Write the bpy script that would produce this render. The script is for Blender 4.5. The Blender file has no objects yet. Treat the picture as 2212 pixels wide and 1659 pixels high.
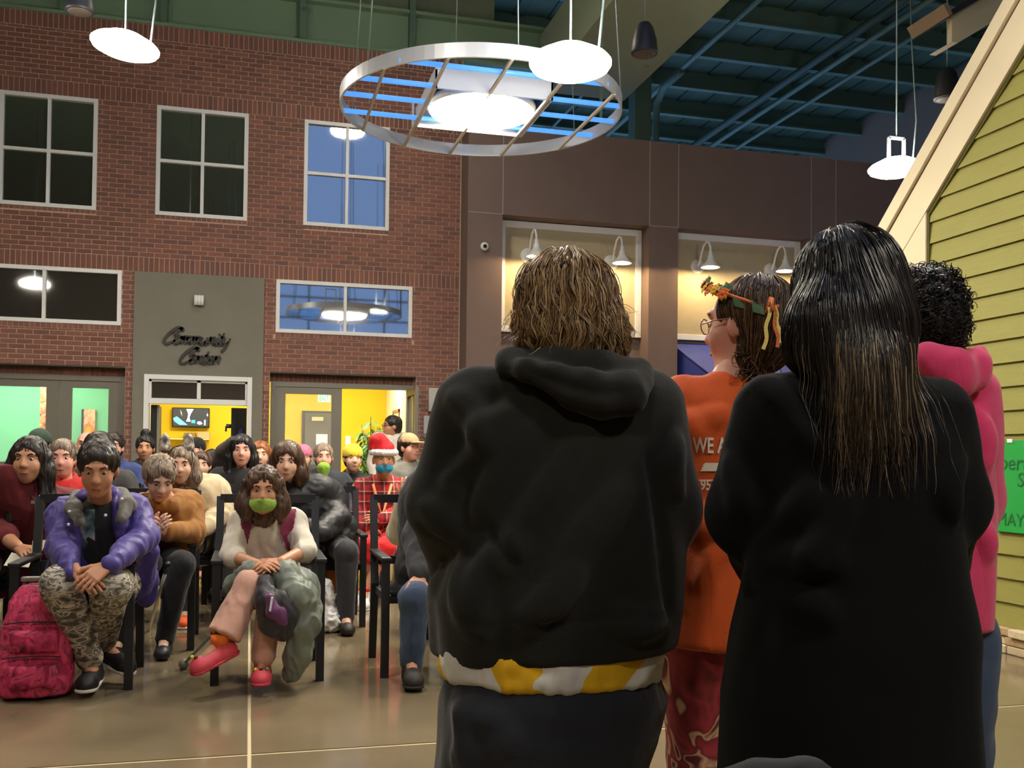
import bpy, bmesh, math, random
import numpy as np
from mathutils import Vector, Matrix, noise as mnoise
random.seed(7); np.random.seed(7)
S = bpy.context.scene
COL = S.collection

# ---------------------------------------------------------------- camera
F_PX, CXP, CYP = 2130.0, 1106.0, 946.0           # focal length and principal point of the 2212x1659 frame
YAW, TILT, ROLL = math.radians(14.9), math.radians(1.2), 0.0115
CAM = np.array([0.0, 0.0, 1.2])
_fw = np.array([math.sin(YAW)*math.cos(TILT), math.cos(YAW)*math.cos(TILT), math.sin(TILT)])
_r0 = np.array([math.cos(YAW), -math.sin(YAW), 0.0]); _u0 = np.cross(_r0, _fw)
_R = math.cos(ROLL)*_r0 + math.sin(ROLL)*_u0
_U = math.cos(ROLL)*_u0 - math.sin(ROLL)*_r0
cd = bpy.data.cameras.new('camera'); cam = bpy.data.objects.new('camera', cd); COL.objects.link(cam)
cd.sensor_fit = 'HORIZONTAL'; cd.sensor_width = 36.0; cd.lens = 36.0*F_PX/2212.0
cd.shift_y = (CYP-829.5)/2212.0; cd.clip_start = 0.05; cd.clip_end = 200
cam.matrix_world = Matrix(((_R[0],_U[0],-_fw[0],CAM[0]),(_R[1],_U[1],-_fw[1],CAM[1]),(_R[2],_U[2],-_fw[2],CAM[2]),(0,0,0,1)))
S.camera = cam

# ---------------------------------------------------------------- world (blue dusk outside), view
w = bpy.data.worlds.new('dusk'); S.world = w; w.use_nodes = True
w.node_tree.nodes['Background'].inputs[0].default_value = (0.28, 0.48, 0.95, 1)
w.node_tree.nodes['Background'].inputs[1].default_value = 0.62
S.view_settings.view_transform = 'Standard'; S.view_settings.look = 'None'
S.view_settings.exposure = 1.1; S.view_settings.gamma = 1.0
S.view_settings.use_curve_mapping = False
S.cycles.max_bounces = 4; S.cycles.diffuse_bounces = 3; S.cycles.glossy_bounces = 2; S.cycles.transmission_bounces = 4
S.cycles.transparent_max_bounces = 6; S.cycles.caustics_reflective = False; S.cycles.caustics_refractive = False
S.cycles.sample_clamp_indirect = 4.0; S.cycles.use_adaptive_sampling = True; S.cycles.adaptive_threshold = 0.05; S.cycles.adaptive_min_samples = 10
LAMP_W, LAMP_COL = 2.0, (1.0, 0.90, 0.74)        # pendant strength factor and tint

# ---------------------------------------------------------------- measuring: where a line of sight meets a plane of the building
def ray(x, y): return _R*((x-CXP)/F_PX) - _U*((y-CYP)/F_PX) + _fw
def onX(x, y, X): d = ray(x, y); return CAM + d*(X/d[0])
def onY(x, y, Y): d = ray(x, y); return CAM + d*(Y/d[1])
def onZ(x, y, Z=0.0): d = ray(x, y); return CAM + d*((Z-CAM[2])/d[2])
def dep(x, y, D): return CAM + ray(x, y)*D

# ---------------------------------------------------------------- materials
def lin(c):
    if len(c) == 3 and max(c) > 1.0: c = [v/255.0 for v in c]
    return tuple((v/12.92 if v <= .04045 else ((v+.055)/1.055)**2.4) for v in c)
MATS = {}
def mat(name, col, rough=.6, metal=0.0, var=0.0, vscale=6.0, bump=0.0, bscale=60.0, emit=0.0, emitcol=None, spec=.5, stretch=None, sheen=0.0, trans=0.0, alpha=1.0, crease=0.0, cscale=7.0):
    if name in MATS: return MATS[name]
    m = bpy.data.materials.new(name); m.use_nodes = True; MATS[name] = m
    nt = m.node_tree; N = nt.nodes; L = nt.links; b = N['Principled BSDF']
    c = (*lin(col), 1)
    b.inputs['Base Color'].default_value = c; b.inputs['Roughness'].default_value = rough
    b.inputs['Metallic'].default_value = metal; b.inputs['Specular IOR Level'].default_value = spec
    if sheen: b.inputs['Sheen Weight'].default_value = sheen
    if trans: b.inputs['Transmission Weight'].default_value = trans
    if alpha < 1: b.inputs['Alpha'].default_value = alpha
    if emit:
        b.inputs['Emission Color'].default_value = (*(emitcol or c[:3]), 1); b.inputs['Emission Strength'].default_value = emit
    if var or bump or crease:
        tc = N.new('ShaderNodeTexCoord'); mp = N.new('ShaderNodeMapping'); L.new(tc.outputs['Object'], mp.inputs[0])
        if stretch: mp.inputs['Scale'].default_value = stretch
    if var:
        n = N.new('ShaderNodeTexNoise'); n.inputs['Scale'].default_value = vscale; n.inputs['Detail'].default_value = 5
        L.new(mp.outputs[0], n.inputs['Vector'])
        r = N.new('ShaderNodeMapRange'); r.inputs[1].default_value = .25; r.inputs[2].default_value = .75
        r.inputs[3].default_value = 1-var; r.inputs[4].default_value = 1+var
        L.new(n.outputs['Fac'], r.inputs[0])
        mx = N.new('ShaderNodeVectorMath'); mx.operation = 'SCALE'; mx.inputs[0].default_value = c[:3]
        L.new(r.outputs[0], mx.inputs['Scale']); L.new(mx.outputs[0], b.inputs['Base Color'])
    if bump:
        n2 = N.new('ShaderNodeTexNoise'); n2.inputs['Scale'].default_value = bscale; n2.inputs['Detail'].default_value = 4
        L.new(mp.outputs[0], n2.inputs['Vector'])
        bp = N.new('ShaderNodeBump'); bp.inputs['Strength'].default_value = bump; bp.inputs['Distance'].default_value = .01
        L.new(n2.outputs['Fac'], bp.inputs['Height']); L.new(bp.outputs[0], b.inputs['Normal'])
    if crease:
        n3 = N.new('ShaderNodeTexNoise'); n3.inputs['Scale'].default_value = cscale; n3.inputs['Detail'].default_value = 1.5; n3.inputs['Distortion'].default_value = .25
        mp2 = N.new('ShaderNodeMapping'); mp2.inputs['Scale'].default_value = (1, 1, .35); mp2.inputs['Rotation'].default_value = (.3, .5, .2); L.new(tc.outputs['Object'], mp2.inputs[0]); L.new(mp2.outputs[0], n3.inputs['Vector'])
        s1 = N.new('ShaderNodeMath'); s1.operation = 'SUBTRACT'; s1.inputs[1].default_value = .5; L.new(n3.outputs['Fac'], s1.inputs[0])
        s2 = N.new('ShaderNodeMath'); s2.operation = 'ABSOLUTE'; L.new(s1.outputs[0], s2.inputs[0]); s3 = N.new('ShaderNodeMath'); s3.operation = 'POWER'; s3.inputs[1].default_value = .7; L.new(s2.outputs[0], s3.inputs[0])
        b3 = N.new('ShaderNodeBump'); b3.inputs['Strength'].default_value = crease; b3.inputs['Distance'].default_value = .06; L.new(s3.outputs[0], b3.inputs['Height'])
        if bump: L.new(b3.outputs[0], bp.inputs['Normal'])
        else: L.new(b3.outputs[0], b.inputs['Normal'])
    return m
def ramp_mat(name, stops, scale=6.0, rough=.7, kind='noise', detail=5.0, stretch=None, distort=0.0, bump=0.0, const=False):
    """procedural multi-colour print: colours along a noise / wave / voronoi value"""
    if name in MATS: return MATS[name]
    m = bpy.data.materials.new(name); m.use_nodes = True; MATS[name] = m
    nt = m.node_tree; N = nt.nodes; L = nt.links; b = N['Principled BSDF']; b.inputs['Roughness'].default_value = rough
    tc = N.new('ShaderNodeTexCoord'); mp = N.new('ShaderNodeMapping'); L.new(tc.outputs['Object'], mp.inputs[0])
    if stretch: mp.inputs['Scale'].default_value = stretch
    if kind == 'voronoi':
        n = N.new('ShaderNodeTexVoronoi'); n.inputs['Scale'].default_value = scale; out = n.outputs['Distance']
    elif kind == 'cells':
        n = N.new('ShaderNodeTexVoronoi'); n.inputs['Scale'].default_value = scale; out = n.outputs['Color']
    elif kind == 'wave':
        n = N.new('ShaderNodeTexWave'); n.inputs['Scale'].default_value = scale; n.inputs['Distortion'].default_value = distort; n.inputs['Detail'].default_value = detail; out = n.outputs['Fac']
    else:
        n = N.new('ShaderNodeTexNoise'); n.inputs['Scale'].default_value = scale; n.inputs['Detail'].default_value = detail; n.inputs['Distortion'].default_value = distort; out = n.outputs['Fac']
    L.new(mp.outputs[0], n.inputs['Vector'])
    cr = N.new('ShaderNodeValToRGB')
    if const: cr.color_ramp.interpolation = 'CONSTANT'
    els = cr.color_ramp.elements
    while len(els) < len(stops): els.new(.5)
    for e, (p, c) in zip(els, stops): e.position = p; e.color = (*lin(c), 1)
    L.new(out, cr.inputs[0]); L.new(cr.outputs[0], b.inputs['Base Color'])
    if bump:
        bp = N.new('ShaderNodeBump'); bp.inputs['Strength'].default_value = bump; bp.inputs['Distance'].default_value = .01
        L.new(out, bp.inputs['Height']); L.new(bp.outputs[0], b.inputs['Normal'])
    return m

# ---------------------------------------------------------------- objects
def root_loc(p):
    v = Vector((0, 0, 0))
    while p is not None: v = v + p.location; p = p.parent
    return v
def obj(name, me, m=None, parent=None):
    o = bpy.data.objects.new(name, me); COL.objects.link(o)
    if m is not None and me is not None and not me.materials: me.materials.append(m)
    if parent is not None: o.parent = parent
    return o
def tag(o, label=None, cat=None, group=None, kind=None):
    if label: o['label'] = label
    if cat: o['category'] = cat
    if group: o['group'] = group
    if kind: o['kind'] = kind
    return o
def thing(name, label, cat, loc=(0, 0, 0), rotz=0.0, group=None):
    o = bpy.data.objects.new(name, None); COL.objects.link(o); o.empty_display_size = .1
    o.location = loc; o.rotation_euler = (0, 0, rotz)
    return tag(o, label, cat, group)
def copy_tree(o, parent=None):
    c = o.copy(); COL.objects.link(c); c.parent = parent
    for ch in list(o.children): copy_tree(ch, c)
    return c

class MB:
    """collects shapes (world coordinates) and links them as one mesh"""
    def __init__(s): s.v = []; s.f = []; s.sm = []
    def raw(s, vs, fs, smooth=False):
        n = len(s.v); s.v += [tuple(map(float, p)) for p in vs]; s.f += [tuple(i+n for i in f) for f in fs]; s.sm += [smooth]*len(fs); return s
    def box(s, a, b, bev=0.0, M=None):
        (x0, y0, z0), (x1, y1, z1) = a, b
        x0, x1 = min(x0, x1), max(x0, x1); y0, y1 = min(y0, y1), max(y0, y1); z0, z1 = min(z0, z1), max(z0, z1)
        e = min(bev, (x1-x0)*.45, (y1-y0)*.45, (z1-z0)*.45)
        if e <= 0:
            vs = [(x, y, z) for x in (x0, x1) for y in (y0, y1) for z in (z0, z1)]
            fs = [(0,1,3,2),(4,6,7,5),(0,4,5,1),(2,3,7,6),(0,2,6,4),(1,5,7,3)]
        else:
            bm = bmesh.new(); bmesh.ops.create_cube(bm, size=1)
            for v in bm.verts: v.co = Vector(((x0+x1)/2+v.co.x*(x1-x0), (y0+y1)/2+v.co.y*(y1-y0), (z0+z1)/2+v.co.z*(z1-z0)))
            bmesh.ops.bevel(bm, geom=list(bm.edges), offset=e, segments=2, affect='EDGES', profile=.5)
            bm.verts.index_update(); vs = [tuple(v.co) for v in bm.verts]; fs = [[v.index for v in f.verts] for f in bm.faces]; bm.free()
        if M is not None: vs = [tuple(M @ Vector(p)) for p in vs]
        return s.raw(vs, fs)
    def tube(s, pts, r, n=8, caps=True, smooth=True):
        pts = [Vector(p) for p in pts]; rs = r if hasattr(r, '__len__') else [r]*len(pts)
        vs = []; up = None
        for i, p in enumerate(pts):
            t = (pts[min(i+1, len(pts)-1)]-pts[max(i-1, 0)])
            t = t.normalized() if t.length > 1e-9 else Vector((0, 0, 1))
            if up is None: up = Vector((0, 0, 1)) if abs(t.z) < .9 else Vector((1, 0, 0))
            a = t.cross(up)
            if a.length < 1e-6: a = t.orthogonal()
            a.normalize(); b = a.cross(t); up = b
            for k in range(n):
                an = 2*math.pi*k/n; vs.append(p + (a*math.cos(an)+b*math.sin(an))*rs[i])
        fs = [(i*n+k, i*n+(k+1) % n, (i+1)*n+(k+1) % n, (i+1)*n+k) for i in range(len(pts)-1) for k in range(n)]
        if caps: fs += [tuple(range(n-1, -1, -1)), tuple((len(pts)-1)*n+k for k in range(n))]
        return s.raw(vs, fs, smooth)
    def bar(s, p, q, wx, wz, up=(0, 0, 1)):
        p, q = Vector(p), Vector(q); t = (q-p).normalized(); u = Vector(up); a = t.cross(u)
        if a.length < 1e-6: a = t.orthogonal()
        a.normalize(); b = a.cross(t)
        vs = [c + a*sx*wx/2 + b*sz*wz/2 for c in (p, q) for sx, sz in ((-1,-1),(1,-1),(1,1),(-1,1))]
        return s.raw(vs, [(3,2,1,0),(4,5,6,7),(0,1,5,4),(1,2,6,5),(2,3,7,6),(3,0,4,7)])
    def lathe(s, c, prof, n=24, M=None, smooth=True):
        vs = []; c = Vector(c)
        for r, z in prof:
            for k in range(n):
                a = 2*math.pi*k/n; p = Vector((r*math.cos(a), r*math.sin(a), z))
                vs.append(c + (M @ p if M is not None else p))
        fs = [(i*n+k, i*n+(k+1) % n, (i+1)*n+(k+1) % n, (i+1)*n+k) for i in range(len(prof)-1) for k in range(n)]
        if prof[0][0] > 1e-5: fs.append(tuple(range(n-1, -1, -1)))
        if prof[-1][0] > 1e-5: fs.append(tuple((len(prof)-1)*n+k for k in range(n)))
        return s.raw(vs, fs, smooth)
    def prism(s, poly, d):
        """extrude a 3-D polygon by vector d"""
        n = len(poly); P = [Vector(p) for p in poly]; D = Vector(d)
        return s.raw([*P, *[p+D for p in P]], [tuple(range(n-1, -1, -1)), tuple(range(n, 2*n))] + [(k, (k+1) % n, n+(k+1) % n, n+k) for k in range(n)])
    def ball(s, c, r, n=10, m=7):
        rx, ry, rz = r if hasattr(r, '__len__') else (r, r, r)
        vs = []; fs = []
        for i in range(m+1):
            th = math.pi*i/m
            for k in range(n):
                a = 2*math.pi*k/n; vs.append((c[0]+rx*math.sin(th)*math.cos(a), c[1]+ry*math.sin(th)*math.sin(a), c[2]+rz*math.cos(th)))
        fs = [(i*n+k, (i+1)*n+k, (i+1)*n+(k+1) % n, i*n+(k+1) % n) for i in range(m) for k in range(n)]
        return s.raw(vs, fs, True)
    def mesh(s, name, off=(0, 0, 0)):
        me = bpy.data.meshes.new(name)
        me.from_pydata([(x-off[0], y-off[1], z-off[2]) for x, y, z in s.v], [], s.f); me.update()
        me.polygons.foreach_set('use_smooth', s.sm)
        bm = bmesh.new(); bm.from_mesh(me); bmesh.ops.recalc_face_normals(bm, faces=bm.faces); bm.to_mesh(me); bm.free()
        return me
    def build(s, name, m, parent=None, **kw):
        o = obj(name, s.mesh(name, root_loc(parent)), m, parent)
        return tag(o, **kw) if kw else o
def struct(name, mb, m, parent=None):
    o = mb.build(name, m, parent)
    if parent is None: o['kind'] = 'structure'
    return o

# ================================================================ THE HALL
WY = 14.5                                        # face of the brick wall
COURSE, BL = 0.0668, 0.2032
M_mortar = mat('mortar', (206, 176, 156), .9, var=.15, vscale=30, bump=.3, bscale=200)
def brick_material():
    m = mat('brick', (140, 72, 58), .85, bump=.35, bscale=90)
    N = m.node_tree.nodes; L = m.node_tree.links; b = N['Principled BSDF']
    geo = N.new('ShaderNodeNewGeometry'); cr = N.new('ShaderNodeValToRGB')
    e = cr.color_ramp.elements
    e[0].position = 0; e[0].color = (*lin((118, 84, 77)), 1); e[1].position = 1; e[1].color = (*lin((146, 98, 84)), 1)
    e.new(.5).color = (*lin((132, 90, 80)), 1)
    L.new(geo.outputs['Random Per Island'], cr.inputs[0])
    ob = N.new('ShaderNodeObjectInfo'); mx = N.new('ShaderNodeMix'); mx.data_type = 'RGBA'; mx.blend_type = 'MULTIPLY'
    r = N.new('ShaderNodeMapRange'); r.inputs[3].default_value = .85; r.inputs[4].default_value = 1.1
    L.new(ob.outputs['Random'], r.inputs[0]); mx.inputs[0].default_value = 1
    L.new(cr.outputs[0], mx.inputs[6]); L.new(r.outputs[0], mx.inputs[7]); L.new(mx.outputs[2], b.inputs['Base Color'])
    return m
M_brick = brick_material()
M_frame = mat('window_frame_paint', (238, 240, 242), .45)
M_glass_dark = mat('dark_reflective_glass', (50, 50, 47), .03, spec=1.0)
M_glass_dark.node_tree.nodes['Principled BSDF'].inputs['IOR'].default_value = 2.3
M_greypanel = mat('grey_stucco', (132, 129, 118), .9, var=.06, vscale=3, bump=.15, bscale=250)
M_brown = mat('brown_stucco', (124, 105, 98), .9, var=.06, vscale=2, bump=.15, bscale=220)
M_floor = mat('polished_concrete', (126, 112, 88), .13, var=.2, vscale=1.3, spec=.45)
M_joint = mat('floor_joint_filler', (205, 188, 150), .5)
M_teal = mat('teal_painted_deck', (70, 92, 70), .7, var=.12, vscale=1.5)
M_teal2 = mat('teal_painted_steel', (92, 118, 100), .55)
M_dkteal = mat('dark_teal_steel', (54, 74, 58), .6)
M_olive = mat('olive_painted_duct', (128, 138, 112), .7)

# ---- floor: poured slabs between light filled joints
XJ = [-11.0, -8.2, -5.46, -2.72, 0.02, 2.76, 5.5, 8.24, 11.0]; YJ = [-9.5, -6.8, -4.07, -1.34, 1.39, 4.12, 6.85, 9.58, 12.3, 14.85]
fl = struct('floor', MB().box((-11, -9.5, -.2), (11, 14.85, -.004)), M_joint)
for i in range(len(XJ)-1):
    for j in range(len(YJ)-1):
        MB().box((XJ[i]+.008, YJ[j]+.013, -.05), (XJ[i+1]-.008, YJ[j+1]-.013, 0)).build('slab', M_floor, fl)

# ---- brick wall with its openings
TOP = 7.2
X0B, X1B = -6.2, 3.02
UW = [(-3.32, -2.09), (-1.325, -.088), (.694, 1.934)]     # upper windows
LW = [(-3.71, -1.741), (.332, 2.30)]                       # lower windows
OPEN = [(a, b, 4.54, 6.08) for a, b in UW] + [(a, b, 2.97, 3.735) for a, b in LW]
OPEN += [(-3.78, -1.672, 0, 2.405), (.264, 2.375, 0, 2.405), (-1.576, .166, 0, 3.735)]
OPEN.append((-5.72, -4.49, 4.54, 6.08)); UW.append((-5.72, -4.49))
def cutgrid(x0, x1, z0, z1, holes):
    xs = sorted({x0, x1, *[h[0] for h in holes], *[h[1] for h in holes]}); zs = sorted({z0, z1, *[h[2] for h in holes], *[h[3] for h in holes]})
    xs = [x for x in xs if x0 <= x <= x1]; zs = [z for z in zs if z0 <= z <= z1]
    for i in range(len(xs)-1):
        for j in range(len(zs)-1):
            cx, cz = (xs[i]+xs[i+1])/2, (zs[j]+zs[j+1])/2
            if not any(h[0] < cx < h[1] and h[2] < cz < h[3] for h in holes): yield xs[i], xs[i+1], zs[j], zs[j+1]
mb = MB()
for a, b, c, d in cutgrid(X0B, X1B, 0, TOP, OPEN): mb.box((a, WY+.004, c), (b, WY+.3, d))
wall_back = struct('wall_back', mb, M_mortar)
bricks = []
def lay(x0, x1, z0, z1, flip=False):
    """one brick, cut where an opening takes part of it"""
    segs = [(x0, x1)]
    for ha, hb, hc, hd in OPEN:
        if z0 < hd-.02 and z1 > hc+.02:
            ns = []
            for a, b in segs:
                if hb <= a or ha >= b: ns.append((a, b))
                else:
                    if a < ha: ns.append((a, ha))
                    if b > hb: ns.append((hb, b))
            segs = ns
    for a, b in segs:
        a, b = max(a, X0B), min(b, X1B)
        if b-a > .025: bricks.append((a+.0055, b-.0055, z0+.0055, z1-.0055))
SOLD = [(3.735, 3.94), (6.08, 6.285), (TOP-.205, TOP)]
z = 0.0; i = 0
while z < TOP-.02:
    s = next((q for q in SOLD if z >= q[0]-.034 and z < q[1]-.034), None)
    if s:
        x = X0B
        while x < X1B: lay(x, x+.0677, s[0], s[1]); x += .0677
        z = s[1]; i += 1; continue
    nxt = min([q[0] for q in SOLD if q[0] > z+.04] + [TOP])
    h = COURSE if nxt-z > 1.5*COURSE else nxt-z
    x = X0B + (0 if i % 2 else -BL/2)
    while x < X1B: lay(x, x+BL, z, z+h); x += BL
    z += h; i += 1
# rowlock sills under the windows
SILL = [(a, b, 2.97-.0668, 2.97) for a, b in LW] + [(a, b, 4.54-.05, 4.54) for a, b in UW]
def clip_sill(q):
    for s in SILL:
        if q[0] < s[1]-.01 and q[1] > s[0]+.01 and q[2] < s[3]-.01 and q[3] > s[2]+.004:
            out = []
            if q[0] < s[0]-.03: out.append((q[0], s[0]-.005, q[2], q[3]))
            if q[1] > s[1]+.03: out.append((s[1]+.005, q[1], q[2], q[3]))
            if q[2] < s[2]-.02: out.append((max(q[0], s[0]), min(q[1], s[1]), q[2], s[2]-.004))
            return out
    return [q]
bricks = [p for q in bricks for p in clip_sill(q)]
for a, b, c, d in SILL:
    n = round((b-a)/.0677); st = (b-a)/n
    bricks += [(a+k*st+.004, a+(k+1)*st-.004, c+.004, d-.003) for k in range(n)]
def vis(q):
    c = np.array([(q[0]+q[1])/2, WY, (q[2]+q[3])/2])-CAM; zz = c@_fw
    x, y = CXP+F_PX*(c@_R)/zz, CYP-F_PX*(c@_U)/zz
    return (x > 10 and y > 5 and y < 940), (q[1]-q[0])*(q[3]-q[2])/zz**2
order = sorted(range(len(bricks)), key=lambda k: (-int(vis(bricks[k])[0]), -vis(bricks[k])[1]))
single = set(order[:296])
def brick_at(mb, q, d=.0):
    mb.box((q[0], WY-.004-d, q[2]), (q[1], WY+.03, q[3]))
sh = {}
mbs = MB()
for k, q in enumerate(bricks):
    if k in single:
        key = (round(q[1]-q[0], 3), round(q[3]-q[2], 3))
        if key not in sh:
            hx, hz = key[0]/2, key[1]/2
            sh[key] = MB().box((-hx, -.004, -hz), (hx, .03, hz), bev=.003).mesh('brick'); sh[key].materials.append(M_brick)
        o = obj('brick', sh[key], None, wall_back); o.location = ((q[0]+q[1])/2, WY-random.uniform(0, .002), (q[2]+q[3])/2)
    else: brick_at(mbs, q)
mbs.build('bricks', M_brick, wall_back, kind='stuff')

def window(n, x0, x1, z0, z1, nz):
    mb = MB(); t = .055; y0, y1 = WY-.015, WY+.09
    mb.box((x0, y0, z0), (x0+t, y1, z1), .004).box((x1-t, y0, z0), (x1, y1, z1), .004).box((x0+t, y0, z0), (x1-t, y1, z0+t), .004).box((x0+t, y0, z1-t), (x1-t, y1, z1), .004)
    xm = (x0+x1)/2; t2 = .022
    mb.box((xm-t2, y0+.01, z0+t), (xm+t2, y1, z1-t))
    zs = [z0+t, z1-t]
    if nz == 2:
        zm = (z0+z1)/2; zs = [z0+t, zm, z1-t]
        mb.box((x0+t, y0+.012, zm-t2), (xm-t2, y1, zm+t2)).box((xm+t2, y0+.012, zm-t2), (x1-t, y1, zm+t2))
    o = struct('window_%d' % n, mb, M_frame)
    for a, b in ((x0+t, xm-t2), (xm+t2, x1-t)):
        for j in range(len(zs)-1):
            p = MB().box((a, WY+.03, zs[j]+(t2 if j else 0)), (b, WY+.05, zs[j+1]-(t2 if j < len(zs)-2 else 0))).build('pane', M_glass_dark, o)
    return o
k = 1
for a, b in UW: window(k, a, b, 4.54, 6.08, 2); k += 1
for a, b in LW: window(k, a, b, 2.97, 3.735, 1); k += 1

# ---- grey stucco entrance panel with its framed opening and transom
PX0, PX1 = -1.576, .166
CX0, CX1, CZT, CZ1 = -1.424, .022, 1.93, 2.31           # opening in the panel
mb = MB()
for a, b, c, d in cutgrid(PX0, PX1, 0, 3.735, [(CX0, CX1, 0, CZ1)]): mb.box((a, WY-.03, c), (b, WY+.3, d))
struct('wall_panel', mb, M_greypanel)
mb = MB(); t = .065
mb.box((CX0, WY-.05, 0), (CX0+t, WY+.2, CZ1), .004).box((CX1-t, WY-.05, 0), (CX1, WY+.2, CZ1), .004).box((CX0+t, WY-.05, CZ1-t), (CX1-t, WY+.2, CZ1), .004)
mb.box((CX0+t, WY, CZT-.02), (CX1-t, WY+.15, CZT+.055)).box(((CX0+CX1)/2-.025, WY, CZT+.05), ((CX0+CX1)/2+.025, WY+.12, CZ1-t))
mb.box((CX0+t, WY+.0, CZ1-t-.03), (CX1-t, WY+.1, CZ1-t)).box((CX0+t, WY, CZT+.05), (CX0+t+.03, WY+.1, CZ1-t)).box((CX1-t-.03, WY, CZT+.05), (CX1-t, WY+.1, CZ1-t))
dfr = struct('door_1', mb, M_frame)
for a, b in ((CX0+t+.03, (CX0+CX1)/2-.025), ((CX0+CX1)/2+.025, CX1-t-.03)):
    MB().box((a, WY+.05, CZT+.055), (b, WY+.065, CZ1-t-.03)).build('pane', M_glass_dark, dfr)

# ---- double doors in the two brick openings, set back in the reveal
DY = WY+.22
M_alu = mat('grey_door_metal', (128, 124, 114), .45, metal=.3)
M_clear = mat('clear_glass', (235, 240, 240), .02, spec=.5, alpha=.12)
M_lintel = mat('dark_lintel_steel', (62, 58, 44), .6)
def door_leaf(x0, x1, z1, parent, y=DY, st=.12):
    mb = MB()
    mb.box((x0, y, .01), (x0+st, y+.045, z1)).box((x1-st, y, .01), (x1, y+.045, z1)).box((x0+st, y, .01), (x1-st, y+.045, .28)).box((x0+st, y, z1-.1), (x1-st, y+.045, z1))
    mb.box((x0+st, y, .98), (x1-st, y+.045, 1.08))
    lf = mb.build('door_leaf', M_alu, parent)
    MB().box((x0+st, y+.018, .28), (x1-st, y+.026, .98)).box((x0+st, y+.018, 1.08), (x1-st, y+.026, z1-.1)).build('pane', M_clear, lf)
    return lf
def doorway(n, x0, x1, leaves):
    mb = MB()
    mb.box((x0+.02, DY-.02, 0), (x0+.08, DY+.1, 2.28)).box((x1-.08, DY-.02, 0), (x1-.02, DY+.1, 2.28)).box((x0+.08, DY-.02, 2.21), (x1-.08, DY+.1, 2.28))
    o = struct('door_%d' % n, mb, M_alu)
    MB().box((x0, WY+.0, 2.385), (x1, DY+.1, 2.404)).build('lintel', M_lintel, o)
    mbb = MB(); x = x0
    while x < x1-.02: mbb.box((x+.004, DY-.03, 2.285), (min(x+.0637, x1), DY+.09, 2.38)); x += .0677
    mbb.build('soldier_bricks', M_brick, o, kind='stuff')
    MB().box((x0, DY-.02, 2.28), (x1, DY+.1, 2.39)).build('header', M_mortar, o)
    for lf in leaves: lf(o)
    return o
xm = onY(127, 900, DY)[0]
doorway(2, -3.78, -1.672, [lambda o: door_leaf(-3.70, xm-.004, 2.21, o, st=.16), lambda o: door_leaf(xm+.004, -1.75, 2.21, o, st=.16)])
xr = onY(738, 900, DY)[0]
def open_leaf(o):
    # right leaf swung out towards the hall, seen edge on
    x = 2.26; mb = MB()
    y0, y1 = DY-.88, DY+.0
    mb.box((x, y0, .01), (x+.045, y0+.11, 2.21)).box((x, y1-.11, .01), (x+.045, y1, 2.21)).box((x, y0+.11, .01), (x+.045, y1-.11, .28)).box((x, y0+.11, 2.1), (x+.045, y1-.11, 2.21))
    lf = mb.build('door_leaf', M_alu, o)
    MB().box((x+.02, y0+.11, .28), (x+.028, y1-.11, 2.1)).build('pane', M_clear, lf)
    MB().tube([(x-.05, y0+.07, .9), (x-.05, y0+.07, 1.25)], .012).tube([(x, y0+.07, .92), (x-.05, y0+.07, .92)], .01).tube([(x, y0+.07, 1.23), (x-.05, y0+.07, 1.23)], .01).build('handle', M_frame, lf)
doorway(3, .264, 2.375, [lambda o: door_leaf(.345, xr, 2.21, o, st=.15), open_leaf])

# ---- brown stucco wall with recessed bays
BY, RY = 14.0, 14.35
BX0, BX1, BTOP = 3.02, 13.0, 6.1
BAYS = [(3.545, 5.86), (6.345, 8.64), (9.1, 11.4)]
mb = MB()
bt = 4.79
for a, b, c, d in cutgrid(BX0, BX1, 0, BTOP, [(a, b, 0, bt) for a, b in BAYS]): mb.box((a, BY, c), (b, BY+.9, d))
for a, b in BAYS: mb.box((a-.02, RY, 0), (b+.02, RY+.4, bt+.02))
wall_brown = struct('wall_right', mb, M_brown)
M_reveal = mat('reveal_bead', (168, 165, 168), .4)
for a, b in [(3.545, 3.545), (5.866, 5.866), (6.343, 6.343), (8.653, 8.653), (9.1, 9.1)]:
    MB().box((a-.006, BY-.004, 4.79), (a+.006, BY+.01, BTOP)).build('reveal_bead', M_reveal, wall_brown)
for a, b in [(3.03, 3.54), (5.866, 6.343), (8.653, 9.1)]:
    MB().box((a, BY-.004, 4.79), (b, BY+.01, 4.80)).build('reveal_bead', M_reveal, wall_brown)
MB().box((3.005, WY-.012, 0), (3.03, WY+.0, TOP)).build('corner_bead', mat('corner_bead', (186, 168, 140), .6), wall_back)

# ---- roof: deck, joists, beam over the brick wall, end walls
CZ = 8.8
SKX0, SKX1, SKY0, SKY1 = .75, 4.6, -4.4, 6.6       # skylight over the hall
mb = MB()
for a, b, c, d in cutgrid(-11, 13, -9.5, 30, [(SKX0, SKX1, SKY0, SKY1)]): mb.box((a, c, CZ), (b, d, CZ+.1))
ceil = struct('ceiling', mb, M_teal)
y = 7.4
while y < 30:
    MB().box((-11, y, CZ-.34), (13, y+.12, CZ-.30)).box((-11, y+.045, CZ-.3), (13, y+.075, CZ)).build('joist', M_teal2, ceil); y += 1.45
for x in np.arange(3.6, 12.9, .62):
    MB().box((x, 4, CZ-.03), (x+.2, 30, CZ)).build('deck_rib', M_dkteal, ceil)
for x, zc, r in ((7.4, 8.25, .05), (9.3, 8.1, .07), (9.75, 8.15, .05), (10.2, 8.05, .04), (6.2, 8.35, .03)):
    MB().tube([(x, 3, zc), (x, 30, zc)], r, 8).build('conduit', M_teal2 if r < .06 else M_dkteal, ceil)
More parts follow.
